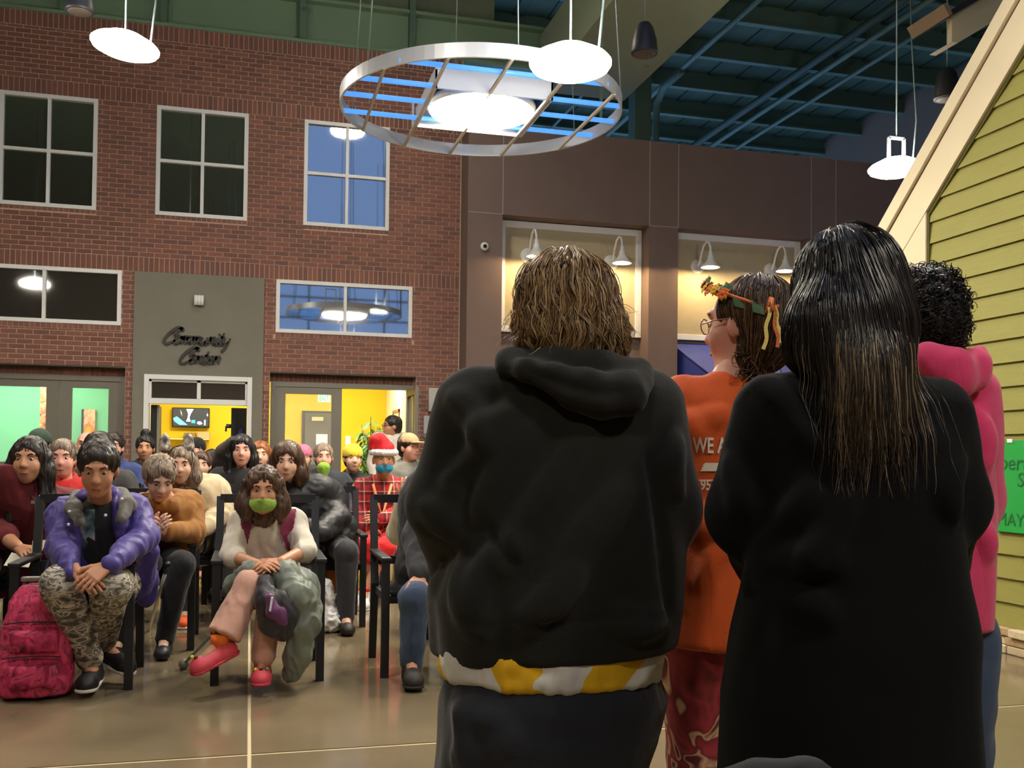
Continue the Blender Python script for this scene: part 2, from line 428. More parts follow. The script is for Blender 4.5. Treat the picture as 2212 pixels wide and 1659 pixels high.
MB().tube([(7.4, 16.2, 8.2), (7.4, 17.0, 8.2), (7.4, 17.35, 8.0), (7.4, 17.4, 7.6), (7.4, 17.4, 5.8)], .07, 10).build('downpipe', M_teal2, ceil)
# beam on top of the brick wall
mb = MB().box((-11, WY-.02, TOP), (4.4, WY+.28, TOP+.05)).box((-11, WY+.11, TOP+.05), (4.4, WY+.15, TOP+.62)).box((-11, WY-.02, TOP+.62), (4.4, WY+.28, TOP+.67))
MB.build(mb, 'wall_beam', mat('green_beam_paint', (122, 148, 120), .6), ceil)
struct('wall_upper', MB().box((-11, WY+.4, TOP-.2), (3.6, WY+.6, CZ)), M_olive)
# bulkhead duct and its post
MB().box((4.15, 3.0, 6.75), (5.5, 14.2, 7.6)).build('duct', M_olive, ceil)
MB().box((5.5, 3.0, 7.2), (6.0, 11.4, 7.6)).build('duct', M_olive, ceil)
pA, pB = onY(1372, 240, 15.2), onY(1407, 240, 15.2)
MB().box((pA[0], 15.2, 5.5), (pB[0], 15.5, CZ)).build('post', M_teal2, ceil)
for x in (-2.6, -1.3, .6, 2.2):
    MB().box((x, WY-.04, TOP+.05), (x+.09, WY+.12, CZ)).build('stub_post', M_teal2, ceil)
# the rest of the shell: far wall over the bays, side walls and the glazed wall behind the viewer
M_side = mat('hall_side_wall', (128, 112, 96), .9)
struct('wall_far', MB().box((3, 29.6, 5), (13, 29.9, CZ)), M_teal)
struct('wall_left', MB().box((-11.2, -9.5, 0), (-11, 30, CZ)), M_side)
struct('wall_east', MB().box((13, -9.5, 0), (13.2, 30, CZ)), M_side)
struct('wall_west_end', MB().box((-11, WY, 0), (X0B, WY+.3, TOP)), M_mortar)
RYW = -6.0
GX0, GX1, GZ0, GZ1 = .6, 5.9, 5.3, 7.5
mb = MB()
for a, b, c, d in cutgrid(-11, 13, 0, CZ, [(GX0, GX1, GZ0, GZ1)]): mb.box((a, RYW-.2, c), (b, RYW, d))
struct('wall_rear', mb, M_side)
mb = MB()
for x in np.linspace(GX0, GX1, 5): mb.box((x-.03, RYW-.12, GZ0), (x+.03, RYW-.02, GZ1))
for zz in np.linspace(GZ0, GZ1, 4): mb.box((GX0, RYW-.11, zz-.03), (GX1, RYW-.03, zz+.03))
struct('window_9', mb, M_alu)
mb = MB()
for x in (SKX0, SKX1): mb.box((x-.03, SKY0, CZ), (x+.03, SKY1, CZ+.08))
for yy in (SKY0, SKY1): mb.box((SKX0, yy-.03, CZ), (SKX1, yy+.03, CZ+.07))
struct('window_11', mb, M_alu)

# ================================================================ LAMPS
M_white = mat('white_enamel', (232, 234, 234), .35)
M_ring = mat('ring_aluminium', (214, 218, 226), .35, metal=.25)
M_cable = mat('steel_cable', (150, 165, 165), .4, metal=.6)
M_black = mat('black_metal', (22, 23, 26), .45)
def emitter(name, s, c=LAMP_COL):
    m = mat(name, (255, 255, 255), .5, emit=s, emitcol=c); return m
def tilt_m(ax, ay): return Matrix.Rotation(ax, 3, 'X') @ Matrix.Rotation(ay, 3, 'Y')
def pendant(c, dia, label, tx=0, ty=0, yoke=True, s=26.0, group='white disc pendant lamps'):
    r = dia/2; M = tilt_m(tx, ty)
    t = thing('pendant_lamp', label, 'lamp', c, 0, group)
    c = Vector(c)
    MB().lathe(c, [(r*.2, .13), (r*.5, .11), (r*.9, .05), (r, .02), (r, 0), (r*.97, -.005)], 32, M).build('shade', mat('lamp_shade_opal', (235, 232, 220), .5, emit=13.0, emitcol=(1, .93, .82)), t)
    MB().lathe(c, [(r*.965, .0), (r*.94, -.025), (r*.75, -.05), (r*.4, -.065), (.0001, -.07)], 32, M).build('diffuser', emitter('lamp_glow_%.0f' % s, s*LAMP_W), t)
    top = c + Vector((0, 0, .13))
    if yoke:
        k = r*.32; mb = MB()
        a, b, d, e = top+Vector((-k, 0, -.02)), top+Vector((-k, 0, .22)), top+Vector((k, 0, .22)), top+Vector((k, 0, -.02))
        for p, q in ((a, b), (b, d), (d, e)): mb.bar(p, q, .03, .03, up=(0, 1, 0))
        mb.build('yoke', M_ring, t); top = top+Vector((0, 0, .22))
    MB().tube([top, Vector((top.x, top.y, CZ))], .008, 6).build('cable', M_cable, t)
    q = c + M @ Vector((r*.7, 0, .07))
    MB().tube([q, q+Vector((.05, 0, .5)), q+Vector((-.02, 0, 1.5)), Vector((q.x-.08, q.y, CZ))], .009, 6).build('power_cord', M_cable, t)
    return t
pendant(dep(270, 102, 9.0), .60, 'white disc pendant lamp in front of the upper brick wall, left of the ring', tx=.02, ty=.11, yoke=False)
pendant(dep(1232, 140, 6.7), .56, 'white disc pendant lamp overlapping the rim of the big ring', ty=.0, yoke=False)
pendant(dep(1936, 366, 11.0), .60, 'white disc pendant lamp beside the cream gable trim', ty=-.03)
# unseen pendants added outside the view to light seats, walls and standing backs
pendant((-4.6, 5.6, 4.9), .60, 'unseen white disc pendant lamp added over the left seats beyond the picture edge', yoke=False)
pendant((-.6, 4.4, 5.2), .60, 'unseen white disc pendant lamp added high above the front row, over the top edge', yoke=False)
pendant((3.1, 3.6, 5.0), .60, 'unseen white disc pendant lamp added high above the standing group, over the top edge', yoke=False)
pendant((-1.3, -1.6, 4.7), .60, 'unseen white disc pendant lamp added behind the viewer, left of the aisle', yoke=False)
pendant((2.6, -1.0, 4.7), .60, 'unseen white disc pendant lamp added behind the viewer, near the green house', yoke=False)
pendant((1.6, 11.4, 7.0), .60, 'unseen white disc pendant lamp added high before the brick wall, over the top edge', yoke=False)
pendant((5.2, 10.6, 6.9), .60, 'unseen white disc pendant lamp added high before the brown wall, over the top edge', yoke=False)
pendant((-2.75, 10.2, 5.0), .60, 'unseen white disc pendant lamp added above the rear seats, over the top edge', yoke=False)

# ---- big ring chandelier
rc = Vector(dep(1040, 232, 8.46)); RR = 1.20
rg = thing('ring_chandelier', 'large white ring chandelier with a grid of bars around one disc lamp', 'chandelier', rc)
n = 96; mb = MB(); vs = []; fs = []
for k in range(n):
    a = 2*math.pi*k/n; ca, sa = math.cos(a), math.sin(a)
    for r, zz in ((RR, .055), (RR, -.055), (RR-.018, -.055), (RR-.018, .055)): vs.append((rc.x+r*ca, rc.y+r*sa, rc.z+zz))
for k in range(n):
    for j in range(4): fs.append((k*4+j, k*4+(j+1) % 4, ((k+1) % n)*4+(j+1) % 4, ((k+1) % n)*4+j))
mb.raw(vs, fs, False).build('ring', M_ring, rg)
for dy in (-.85, -.42, -.05, .36):
    h = math.sqrt(RR**2-dy**2)-.01
    MB().tube([(rc.x-h, rc.y+dy, rc.z-.02), (rc.x+h, rc.y+dy, rc.z-.02)], .022, 8).build('led_tube', mat('blue_led_tube', (90, 150, 240), .3, emit=.4, emitcol=(.1, .38, 1.0)), rg)
for dx in (-.93, -.5, -.04, .45, .93):
    h = math.sqrt(RR**2-dx**2)-.01
    MB().bar((rc.x+dx, rc.y-h, rc.z-.05), (rc.x+dx, rc.y+h, rc.z-.05), .022, .022).build('grid_bar', mat('beige_bar', (200, 190, 176), .5), rg)
mb = MB(); q = .49
mb.box((rc.x-q, rc.y-q, rc.z+.09), (rc.x+q, rc.y+q, rc.z+.11))
for a, b in (((-q, -q), (q, -q+.015)), ((-q, q-.015), (q, q)), ((-q, -q), (-q+.015, q)), ((q-.015, -q), (q, q))): mb.box((rc.x+a[0], rc.y+a[1], rc.z-.06), (rc.x+b[0], rc.y+b[1], rc.z+.09))
mb.build('housing', M_ring, rg)
MB().lathe(rc, [(.465, .02), (.47, -.02), (.45, -.04)], 40).build('bezel', M_white, rg)
MB().lathe(rc, [(.455, -.03), (.44, -.05), (.3, -.075), (.0001, -.085)], 40).build('diffuser', emitter('lamp_glow_26', 26.0*LAMP_W), rg)
for k in range(6):
    a = math.pi/6+k*math.pi/3
    MB().tube([(rc.x+RR*math.cos(a), rc.y+RR*math.sin(a), rc.z+.05), (rc.x+.75*RR*math.cos(a), rc.y+.75*RR*math.sin(a), CZ)], .006, 5).build('cable', M_cable, rg)
mb = MB(); cc = rc+Vector((-.35, .9, .12))
for p, q_ in (((-.1, 0, -.05), (-.1, 0, .22)), ((-.1, 0, .22), (.1, 0, .22)), ((.1, 0, .22), (.1, 0, -.05))): mb.bar(cc+Vector(p), cc+Vector(q_), .02, .02, up=(0, 1, 0))
mb.build('yoke', M_ring, rg)
MB().tube([(rc.x+1.16, rc.y+.2, rc.z+.05), (rc.x+1.16, rc.y+.2, CZ)], .016, 8).build('conduit', M_teal2, rg)

# ---- pendant speakers
M_spk = mat('speaker_plastic', (44, 46, 52), .5)
def speaker(c, label):
    t = thing('pendant_speaker', label, 'speaker', c, 0, 'dark bell shaped pendant speakers')
    c = Vector(c)
    MB().lathe(c, [(.03, .30), (.06, .29), (.09, .24), (.12, .12), (.135, 0), (.13, -.02), (.12, -.02)], 24).build('housing', M_spk, t)
    MB().lathe(c, [(.12, -.015), (.09, -.03), (.0001, -.035)], 20).build('grille', mat('speaker_grille', (84, 72, 64), .6), t)
    MB().tube([c+Vector((0, 0, .29)), Vector((c.x, c.y, CZ))], .007, 5).build('cable', M_cable, t)
speaker(dep(1392, 113, 9.9), 'dark pendant speaker hanging to the right of the ring')
speaker(dep(2046, 210, 10.2), 'dark pendant speaker hanging beside the cream gable trim')
speaker(dep(172, 22, 9.6), 'dark pendant speaker cut off by the top edge, left of the ring')

# ---- framed boards in the bays with gooseneck lamps
M_board = mat('beige_board', (186, 174, 144), .8, var=.04)
def sign(x0, x1, z0, z1, label):
    t = thing('framed_board', label, 'board', ((x0+x1)/2, RY, z0), 0, 'white framed boards in the wall bays')
    MB().box((x0, RY-.05, z0), (x1, RY-.002, z1)).build('panel', M_board, t)
    f = .1; mb = MB()
    mb.box((x0, RY-.08, z0), (x0+f, RY-.05, z1), .006).box((x1-f, RY-.08, z0), (x1, RY-.05, z1), .006).box((x0+f, RY-.08, z0), (x1-f, RY-.05, z0+f*.9), .006).box((x0+f, RY-.08, z1-f), (x1-f, RY-.05, z1), .006)
    mb.build('frame', M_frame, t)
sign(3.56, 5.855, 3.10, 4.78, 'blank beige board in a white frame, in the wall bay beside the brick corner')
sign(6.36, 8.63, 3.10, 4.79, 'blank beige board in a white frame, in the wall bay above the blue awning')
M_bulb = emitter('gooseneck_bulb', 30.0, (1.0, .72, .38))
def gooseneck(px, py, label):
    b = Vector(onY(px, py, RY-.05)); t = thing('gooseneck_lamp', label, 'lamp', b, 0, 'white gooseneck lamps over the boards')
    My = Matrix.Rotation(math.pi/2, 3, 'X')
    MB().lathe(b, [(.118, -.001), (.118, .015), (.095, .03), (.03, .042)], 24, My).build('wall_plate', M_white, t)
    Pk = [b+Vector(p) for p in ((0, -.03, 0), (0, -.10, .06), (0, -.16, .19), (0, -.23, .29), (0, -.32, .33), (0, -.41, .30), (0, -.46, .22), (0, -.47, .12))]
    MB().tube(Pk, .016, 10).build('arm', M_white, t)
    s = b+Vector((0, -.47, 0))
    MB().lathe(s, [(.02, .16), (.028, .14), (.028, .10), (.045, .08), (.052, .03), (.08, -.02), (.145, -.085), (.15, -.1), (.143, -.1), (.075, -.02), (.04, .02)], 24).build('shade', M_white, t)
    MB().ball(s+Vector((0, 0, -.03)), (.028, .028, .045)).build('bulb', M_bulb, t)
    ld = bpy.data.lights.new('gooseneck_light', 'SPOT'); ld.energy = 23; ld.color = (1.0, .70, .36); ld.spot_size = math.radians(172); ld.spot_blend = .12; ld.shadow_soft_size = .03
    lo = bpy.data.objects.new('gooseneck_light', ld); COL.objects.link(lo); lo.parent = t; lo.location = (0, -.47, -.09); lo.rotation_euler = (math.radians(24), 0, 0)
gooseneck(1140, 553, 'white gooseneck lamp above the brown wavy hair, nearest the brick wall')
gooseneck(1320, 567, 'white gooseneck lamp at the right end of the board beside the brick wall')
gooseneck(1506, 576, 'white gooseneck lamp at the left end of the board above the awning')
gooseneck(1664, 584, 'white gooseneck lamp at the right end of the board above the awning')

# ---- blue awning in the second bay
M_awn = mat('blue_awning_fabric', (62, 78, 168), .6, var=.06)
a0 = onY(1462, 738, RY)[2]; zt = 3.05
aw = thing('awning', 'blue fabric awning under the framed board in the wall bay', 'awning', (7.49, RY, 2.3))
x0, x1 = 6.37, 8.60
MB().raw([(x0, RY-.03, zt), (x1, RY-.03, zt), (x1-.32, RY-.95, 2.44), (x0+.32, RY-.95, 2.44), (x0, RY-.03, zt-.02), (x1, RY-.03, zt-.02), (x1-.32, RY-.95, 2.42), (x0+.32, RY-.95, 2.42)], [(0,1,2,3),(7,6,5,4),(0,3,7,4),(1,5,6,2),(2,6,7,3),(0,4,5,1)]).build('canopy', M_awn, aw)
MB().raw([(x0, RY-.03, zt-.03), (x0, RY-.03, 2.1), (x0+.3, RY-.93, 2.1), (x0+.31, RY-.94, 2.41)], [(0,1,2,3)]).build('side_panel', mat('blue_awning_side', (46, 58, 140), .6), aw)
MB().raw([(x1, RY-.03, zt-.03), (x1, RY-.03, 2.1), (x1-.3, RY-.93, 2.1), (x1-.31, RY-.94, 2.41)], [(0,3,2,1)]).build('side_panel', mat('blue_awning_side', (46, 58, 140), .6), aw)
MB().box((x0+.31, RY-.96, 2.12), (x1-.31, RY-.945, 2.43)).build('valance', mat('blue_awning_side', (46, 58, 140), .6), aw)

# ---- small wall fittings
c = Vector(onY(1046, 533, BY)); t = thing('dome_camera', 'small white dome security camera on the brown wall', 'camera', c)
My = Matrix.Rotation(math.pi/2, 3, 'X')
MB().lathe(c, [(.062, 0), (.062, .03), (.05, .05)], 20, My).build('housing', M_white, t)
MB().lathe(c, [(.03, .05), (.024, .068), (.0001, .075)], 16, My).build('lens', M_black, t)
c = Vector(onY(430, 650, WY-.03)); t = thing('wall_sconce', 'small ribbed white wall sconce above the script lettering', 'lamp', c)
MB().box((c.x-.05, c.y-.03, c.z-.07), (c.x+.05, c.y, c.z+.07)).build('back_plate', M_alu, t)
for k in range(3): MB().tube([(c.x-.043+.043*k, c.y-.055, c.z-.068), (c.x-.043+.043*k, c.y-.055, c.z+.068)], .024, 12).build('tube', M_white, t)
c = Vector(onY(950, 889, WY)); t = thing('notice_box', 'grey wall box with a four square emblem beside the open door', 'box', c)
MB().box((2.553, WY-.09, 1.885), (2.92, WY-.005, 2.235), .01).build('casing', mat('box_grey_paint', (186, 186, 180), .5), t)
for i in (0, 1):
    for j in (0, 1): MB().box((2.655+.085*i, WY-.094, 1.985+.075*j), (2.655+.085*i+.075, WY-.09, 1.985+.075*j+.067)).build('emblem_square', M_frame, t)
t = thing('notice_holder', 'pale clear holder mounted under the grey wall box', 'holder', (2.6, WY, 1.5))
MB().box((2.49, WY-.05, 1.5), (2.8, WY-.005, 1.82), .006).build('pocket', mat('pale_plastic', (176, 178, 186), .3), t)
MB().box((2.49, WY-.06, 1.49), (2.8, WY-.045, 1.56), .004).build('lip', M_alu, t)

# ---- script lettering, built of brush strokes
GL = {  # strokes in letter units: x, y pairs; x height 1, caps 2
 'C': ([(1.55, 1.25), (1.35, .98), (1.1, 1.0), (1.15, 1.5), (1.6, 1.98), (1.75, 1.7), (1.3, 2.05), (.75, 1.75), (.25, 1.0), (.15, .3), (.5, -.05), (1.0, .15), (1.4, .45)],), 
 'o': ([(.75, .95), (.35, .85), (.1, .35), (.3, .0), (.65, .15), (.85, .6), (.72, .95), (.8, .7), (1.1, .75)],),
 'm': ([(.0, .8), (.12, .95), (.1, .0)], [(.1, .5), (.4, .95), (.52, .8), (.48, .0)], [(.48, .5), (.78, .95), (.9, .8), (.86, .15), (1.1, .2)]),
 'u': ([(.05, .95), (.05, .25), (.25, .0), (.6, .5)], [(.68, .95), (.62, .2), (.72, .0), (.95, .3)]),
 'n': ([(.0, .8), (.12, .95), (.1, .0)], [(.1, .5), (.45, .95), (.6, .8), (.55, .15), (.8, .15)]),
 'i': ([(.1, .95), (.06, .2), (.2, .0), (.45, .35)], [(.13, 1.3), (.17, 1.45)]),
 't': ([(.2, 1.6), (.1, .25), (.25, .0), (.5, .3)], [(-.1, 1.0), (.5, 1.08)]),
 'y': ([(.05, .95), (.05, .3), (.25, .05), (.6, .5)], [(.68, .95), (.6, .0), (.4, -.6), (.15, -.75)]),
 'e': ([(.12, .45), (.55, .65), (.5, .95), (.25, .85), (.08, .35), (.3, .0), (.8, .35)],),
 'r': ([(.0, .8), (.12, .98), (.1, .0)], [(.1, .5), (.35, .95), (.6, .85), (.58, .3), (.8, .1)]),
}
ADV = {'C': 1.25, 'o': .95, 'm': 1.1, 'u': .95, 'n': .85, 'i': .42, 't': .5, 'y': .8, 'e': .75, 'r': .7}
def spline(pts, k=5):
    P = [Vector((*p, 0)) for p in pts]; out = []
    for i in range(len(P)-1):
        p0, p1, p2, p3 = P[max(i-1, 0)], P[i], P[i+1], P[min(i+2, len(P)-1)]
        for j in range(k):
            t = j/k; out.append(.5*((2*p1)+(p2-p0)*t+(2*p0-5*p1+4*p2-p3)*t*t+(3*p1-p0-3*p2+p3)*t**3))
    return out+[P[-1]]
M_letter = mat('dark_bronze_letter', (48, 46, 40), .5, metal=.2)
def word(txt, x, zb, u, par, y=WY-.032):
    for ch in txt:
        mb = MB()
        for st in GL[ch]:
            pts = spline(st); wv = []
            for p in pts:
                xx = (p.x + .38*p.y); wv.append((x+xx*u, zb+p.y*u))
            n = len(wv); rs = [.135*u*(1.25 if ch == 'C' else 1)*(.75+.45*math.sin(math.pi*i/(n-1))) for i in range(n)]
            # flat brush stroke: widened on the slant, 25 mm thick
            L_, R_ = [], []
            for i in range(n):
                a = Vector((wv[min(i+1, n-1)][0]-wv[max(i-1, 0)][0], wv[min(i+1, n-1)][1]-wv[max(i-1, 0)][1]))
                a = a.normalized() if a.length > 1e-9 else Vector((1, 0)); nn = Vector((-a.y, a.x))
                L_.append((wv[i][0]+nn.x*rs[i], wv[i][1]+nn.y*rs[i])); R_.append((wv[i][0]-nn.x*rs[i], wv[i][1]-nn.y*rs[i]))
            vs = [(p[0], yy, p[1]) for yy in (y, y-.025) for i in range(n) for p in (L_[i], R_[i])]; fs = []
            for i in range(n-1):
                a, b, c_, d = 2*i, 2*i+1, 2*i+3, 2*i+2; o_ = 2*n
                fs += [(a, b, c_, d), (a+o_, d+o_, c_+o_, b+o_), (a, d, d+o_, a+o_), (b, b+o_, c_+o_, c_)]
            fs += [(0, 2*n, 2*n+1, 1), (2*n-2, 2*n-1, 4*n-1, 4*n-2)]
            mb.raw(vs, fs)
        mb.build('letter', M_letter, par); x += ADV[ch]*u
    return x
pz = onY(355, 760, WY)[2]
sg = thing('lettering', 'dark script letters reading Community Center on the grey panel', 'sign', (-.72, WY-.03, 2.45))
word('Community', -1.20, 2.745, .112, sg)
word('Center', -.985, 2.475, .112, sg)

# ================================================================ ROOMS BEHIND THE OPENINGS
M_yellow = mat('yellow_wall', (238, 196, 24), .8)
M_mint = mat('mint_wall', (120, 214, 160), .8)
M_creamw = mat('cream_wall', (238, 226, 168), .8)
M_ceilw = mat('room_ceiling', (225, 225, 215), .9)
RB = 17.9
struct('wall_yellow', MB().box((-1.62, RB, 0), (3.4, RB+.1, 3.0)), M_yellow)
cr0 = onY(834, 900, RB)[0]
struct('wall_cream', MB().box((cr0, WY+.32, 0), (cr0+.1, RB, 3.0)), M_creamw)
struct('wall_partition', MB().box((-1.72, WY+.3, 0), (-1.62, RB, 3.0)), M_creamw)
struct('wall_mint', MB().box((-6, 17.2, 0), (-1.72, 17.3, 3.0)), M_mint)
struct('wall_mint_end', MB().box((-6.1, WY+.3, 0), (-6, 17.3, 3)), M_mint)
struct('ceiling_rooms', MB().box((-6.1, WY+.3, 2.9), (3.6, RB+.1, 3.0)), M_ceilw)
struct('floor_rooms', MB().box((-6.1, WY+.34, -.1), (3.6, RB+.1, -.002)), M_floor)
def panel_light(x, y, nm, s, label):
    t = thing('ceiling_light', label, 'light', (x, y, 2.9), 0, 'square ceiling lights of the side rooms')
    MB().box((x-.62, y-.32, 2.87), (x+.62, y+.32, 2.899)).build('frame', M_white, t)
    MB().box((x-.58, y-.28, 2.862), (x+.58, y+.28, 2.868)).build('diffuser', emitter('room_light_%s' % nm, s, (1, .96, .86)), t)
panel_light(-3.4, 15.9, 'a', 22, 'flat ceiling light of the mint room, hidden above the door head')
panel_light(-.4, 16.3, 'b', 16, 'flat ceiling light of the yellow room, hidden above the transom')
panel_light(1.5, 16.3, 'b', 16, 'flat ceiling light of the yellow room, hidden above the double door')

# mint room: abstract canvas, marbled hanging
c = onY(193, 920, 17.2)
pt = thing('painting', 'tall orange and yellow abstract canvas on the mint wall', 'painting', (c[0], 17.2, 1.2))
a, b = onY(181, 884, 17.15), onY(204, 975, 17.15)
MB().box((a[0], 17.14, b[2]), (b[0], 17.2, a[2])).build('canvas', ramp_mat('abstract_paint', [(.3, (236, 190, 40)), (.45, (230, 120, 50)), (.55, (240, 210, 160)), (.65, (200, 60, 60)), (.8, (90, 170, 150))], 6, stretch=(1, 1, .6)), pt)
MB().box((a[0]-.03, 17.13, b[2]), (a[0], 17.2, a[2])).build('edge', M_black, pt)
a, b = onY(88, 838, 16.4), onY(103, 935, 16.4)
hg = thing('wall_hanging', 'narrow marbled orange hanging between the mint panes', 'hanging', (a[0], 16.4, b[2]))
MB().box((a[0], 16.38, 0.5), (b[0], 16.42, a[2]+.3)).build('cloth', ramp_mat('marbled_cloth', [(.35, (120, 80, 50)), (.5, (226, 150, 90)), (.62, (245, 225, 190))], 5, distort=2.0), hg)
MB().tube([(a[0]-.02, 16.4, a[2]+.31), (b[0]+.02, 16.4, a[2]+.31)], .012).build('rod', M_black, hg)

# yellow room: television and shelf
a, b = onY(372, 880, RB-.08), onY(452, 924, RB-.08)
tv = thing('television', 'wall mounted television with a lit picture on the yellow wall', 'television', ((a[0]+b[0])/2, RB, b[2]))
MB().box((a[0], RB-.09, b[2]), (b[0], RB-.01, a[2]), .006).build('case', M_black, tv)
w_, h_ = b[0]-a[0], a[2]-b[2]
sc_ = MB().box((a[0]+.015, RB-.093, b[2]+.02), (b[0]-.015, RB-.09, a[2]-.015)).build('screen', mat('tv_dark', (70, 72, 74), .3, emit=.25), tv)
def shape(poly, col, e, dy=.0):
    MB().prism([(a[0]+u*w_, RB-.0935-dy, b[2]+v*h_) for u, v in poly], (0, -.001, 0)).build('picture_patch', mat('tv_%d_%d_%d' % col, col, .4, emit=e), sc_)
shape([(.38, .93), (.57, .93), (.5, .7), (.46, .5), (.5, .3), (.38, .3), (.42, .5), (.43, .7)], (240, 245, 250), 1.0)
shape([(.03, .45), (.13, .55), (.3, .3), (.42, .12), (.2, .12), (.06, .3)], (100, 180, 225), .9)
shape([(.52, .38), (.62, .38), (.62, .22), (.52, .22)], (60, 180, 205), .9)
shape([(.68, .3), (.76, .32), (.82, .2), (.74, .14), (.67, .2)], (190, 225, 235), .9)
shape([(.86, .4), (.9, .4), (.9, .12), (.86, .12)], (170, 205, 225), .9)
shape([(.22, .9), (.26, .75), (.27, .55), (.23, .7)], (190, 160, 130), .7)
shape([(.92, .62), (.97, .58), (.95, .75)], (240, 235, 240), .9)
a, b = onY(400, 944, RB-.15), onY(452, 948, RB-.15)
sf = thing('wall_shelf', 'small wall shelf under the television holding boxes', 'shelf', ((a[0]+b[0])/2, RB, b[2]))
MB().box((a[0]-.3, RB-.25, b[2]-.02), (b[0], RB-.01, b[2])).build('board', M_creamw, sf)
for x in (a[0], b[0]-.1): MB().bar((x, RB-.02, b[2]-.22), (x, RB-.22, b[2]-.02), .03, .03).build('bracket', M_creamw, sf)
for k, (u, wv, hv, cl) in enumerate(((-.02, .19, .1, (150, 120, 70)), (.2, .2, .12, (196, 170, 120)))):
    tag(MB().box((a[0]+u, RB-.22, b[2]+.001), (a[0]+u+wv, RB-.05, b[2]+hv), .008).build('storage_box', mat('box_card_%d' % k, cl, .7)), ['small brown box on the wall shelf under the television', 'small pale box on the wall shelf under the television'][k], 'box', 'boxes on the shelf')

# open black door leaves inside the framed opening, blue coat hanging on the right one
M_dkdoor = mat('dark_door', (30, 31, 30), .5)
d1 = thing('open_door', 'dark door folded open at the left jamb of the framed opening', 'door', (CX0+.07, WY+.2, 0))
MB().box((CX0+.075, WY+.2, .01), (CX0+.16, WY+.9, 1.90)).build('leaf', M_dkdoor, d1)
MB().box((CX0+.16, WY+.18, .01), (CX0+.19, WY+.22, 1.90)).build('edge_strip', mat('door_edge', (140, 140, 124), .5), d1)
d2 = thing('open_door', 'dark door folded open at the right jamb of the framed opening', 'door', (CX1-.07, WY+.2, 0))
a = onY(500, 900, WY+.9)
MB().box((CX1-.29, WY+.6, .01), (CX1-.07, WY+.66, 1.90)).build('leaf', M_dkdoor, d2)
MB().tube([(CX1-.29, WY+.58, 1.62), (CX1-.36, WY+.55, 1.62), (CX1-.36, WY+.55, 1.55)], .016).build('handle', M_black, d2)
MB().box((CX1-.36, WY+.6, 1.60), (CX1-.29, WY+.63, 1.66)).build('hook', M_black, d2)
bt_ = thing('hanging_coat', 'blue cloth hanging on the dark door beside the yellow room', 'coat', (CX1-.2, WY+.5, 1.0))
MB().prism([(CX1-.25, WY+.54, .9), (CX1-.24, WY+.54, 1.35), (CX1-.17, WY+.54, 1.58), (CX1-.13, WY+.54, 1.6), (CX1-.12, WY+.54, .9)], (0, -.06, 0)).build('cloth', mat('navy_cloth', (38, 60, 130), .8), bt_)
MB().box((CX1-.16, WY+.5, 1.58), (CX1-.14, WY+.54, 1.64)).build('loop', M_black, bt_)

# behind the double door: grey door, exit sign, paper, plant
a, b = onY(659, 892, RB-.05), onY(716, 892, RB-.05)
d3 = struct('door_4', MB().box((a[0]-.05, RB-.05, 0), (b[0]+.05, RB, a[2]+.04)), mat('door_frame_dark', (70, 64, 50), .6))
MB().box((a[0], RB-.08, 0), (b[0], RB-.05, a[2])).build('leaf', mat('grey_green_door', (104, 98, 78), .6), d3)
c = onY(686, 905, RB-.08); MB().box((c[0]-.1, RB-.1, c[2]-.035), (c[0]+.1, RB-.08, c[2]+.035)).build('name_plate', M_creamw, d3)
c = onY(695, 950, RB-.08); tag(MB().box((c[0]-.1, RB-.095, c[2]-.09), (c[0]+.1, RB-.085, c[2]+.1)).build('notice_sheet', M_frame), 'white printed sheet pinned on the grey inner door', 'paper')
a, b = onY(687, 853, RB-.6), onY(713, 869, RB-.6)
ex = thing('exit_sign', 'green lit EXIT sign in the yellow room', 'sign', ((a[0]+b[0])/2, RB-.6, b[2]))
MB().box((a[0], RB-.62, b[2]), (b[0], RB-.58, a[2]), .004).build('casing', mat('exit_case', (226, 236, 214), .4, emit=.1), ex)
MB().tube([((a[0]+b[0])/2, RB-.6, a[2]), ((a[0]+b[0])/2, RB-.6, 2.9)], .012).build('stem', M_white, ex)
def text_mesh(txt, size, depth=.002, shear=0.0, bold=0.0):
    cu = bpy.data.curves.new('text', 'FONT'); cu.body = txt; cu.size = size; cu.extrude = depth; cu.shear = shear; cu.resolution_u = 3; cu.offset = bold
    o = bpy.data.objects.new('text', cu); COL.objects.link(o); dg = bpy.context.evaluated_depsgraph_get()
    me = bpy.data.meshes.new_from_object(o.evaluated_get(dg)); bpy.data.objects.remove(o); return me
def text_on(txt, size, org, xdir, m, parent, nm='lettering', depth=.002, shear=0.0, sx=1.0, bold=0.0):
    me = text_mesh(txt, size, depth, shear, bold); X = Vector(xdir).normalized(); Z = Vector((0, 0, 1)); Yn = Z.cross(X)
    off = Vector(org)-root_loc(parent)
    for v in me.vertices: v.co = off + X*(v.co.x*sx) + Z*v.co.y - Yn*v.co.z
    me.materials.clear(); return obj(nm, me, m, parent)
text_on('EXIT', .13, (a[0]+.02, RB-.622, b[2]+.025), (1, 0, 0), mat('exit_green', (60, 235, 90), .4, emit=1.2), ex, sx=.62, bold=.004)
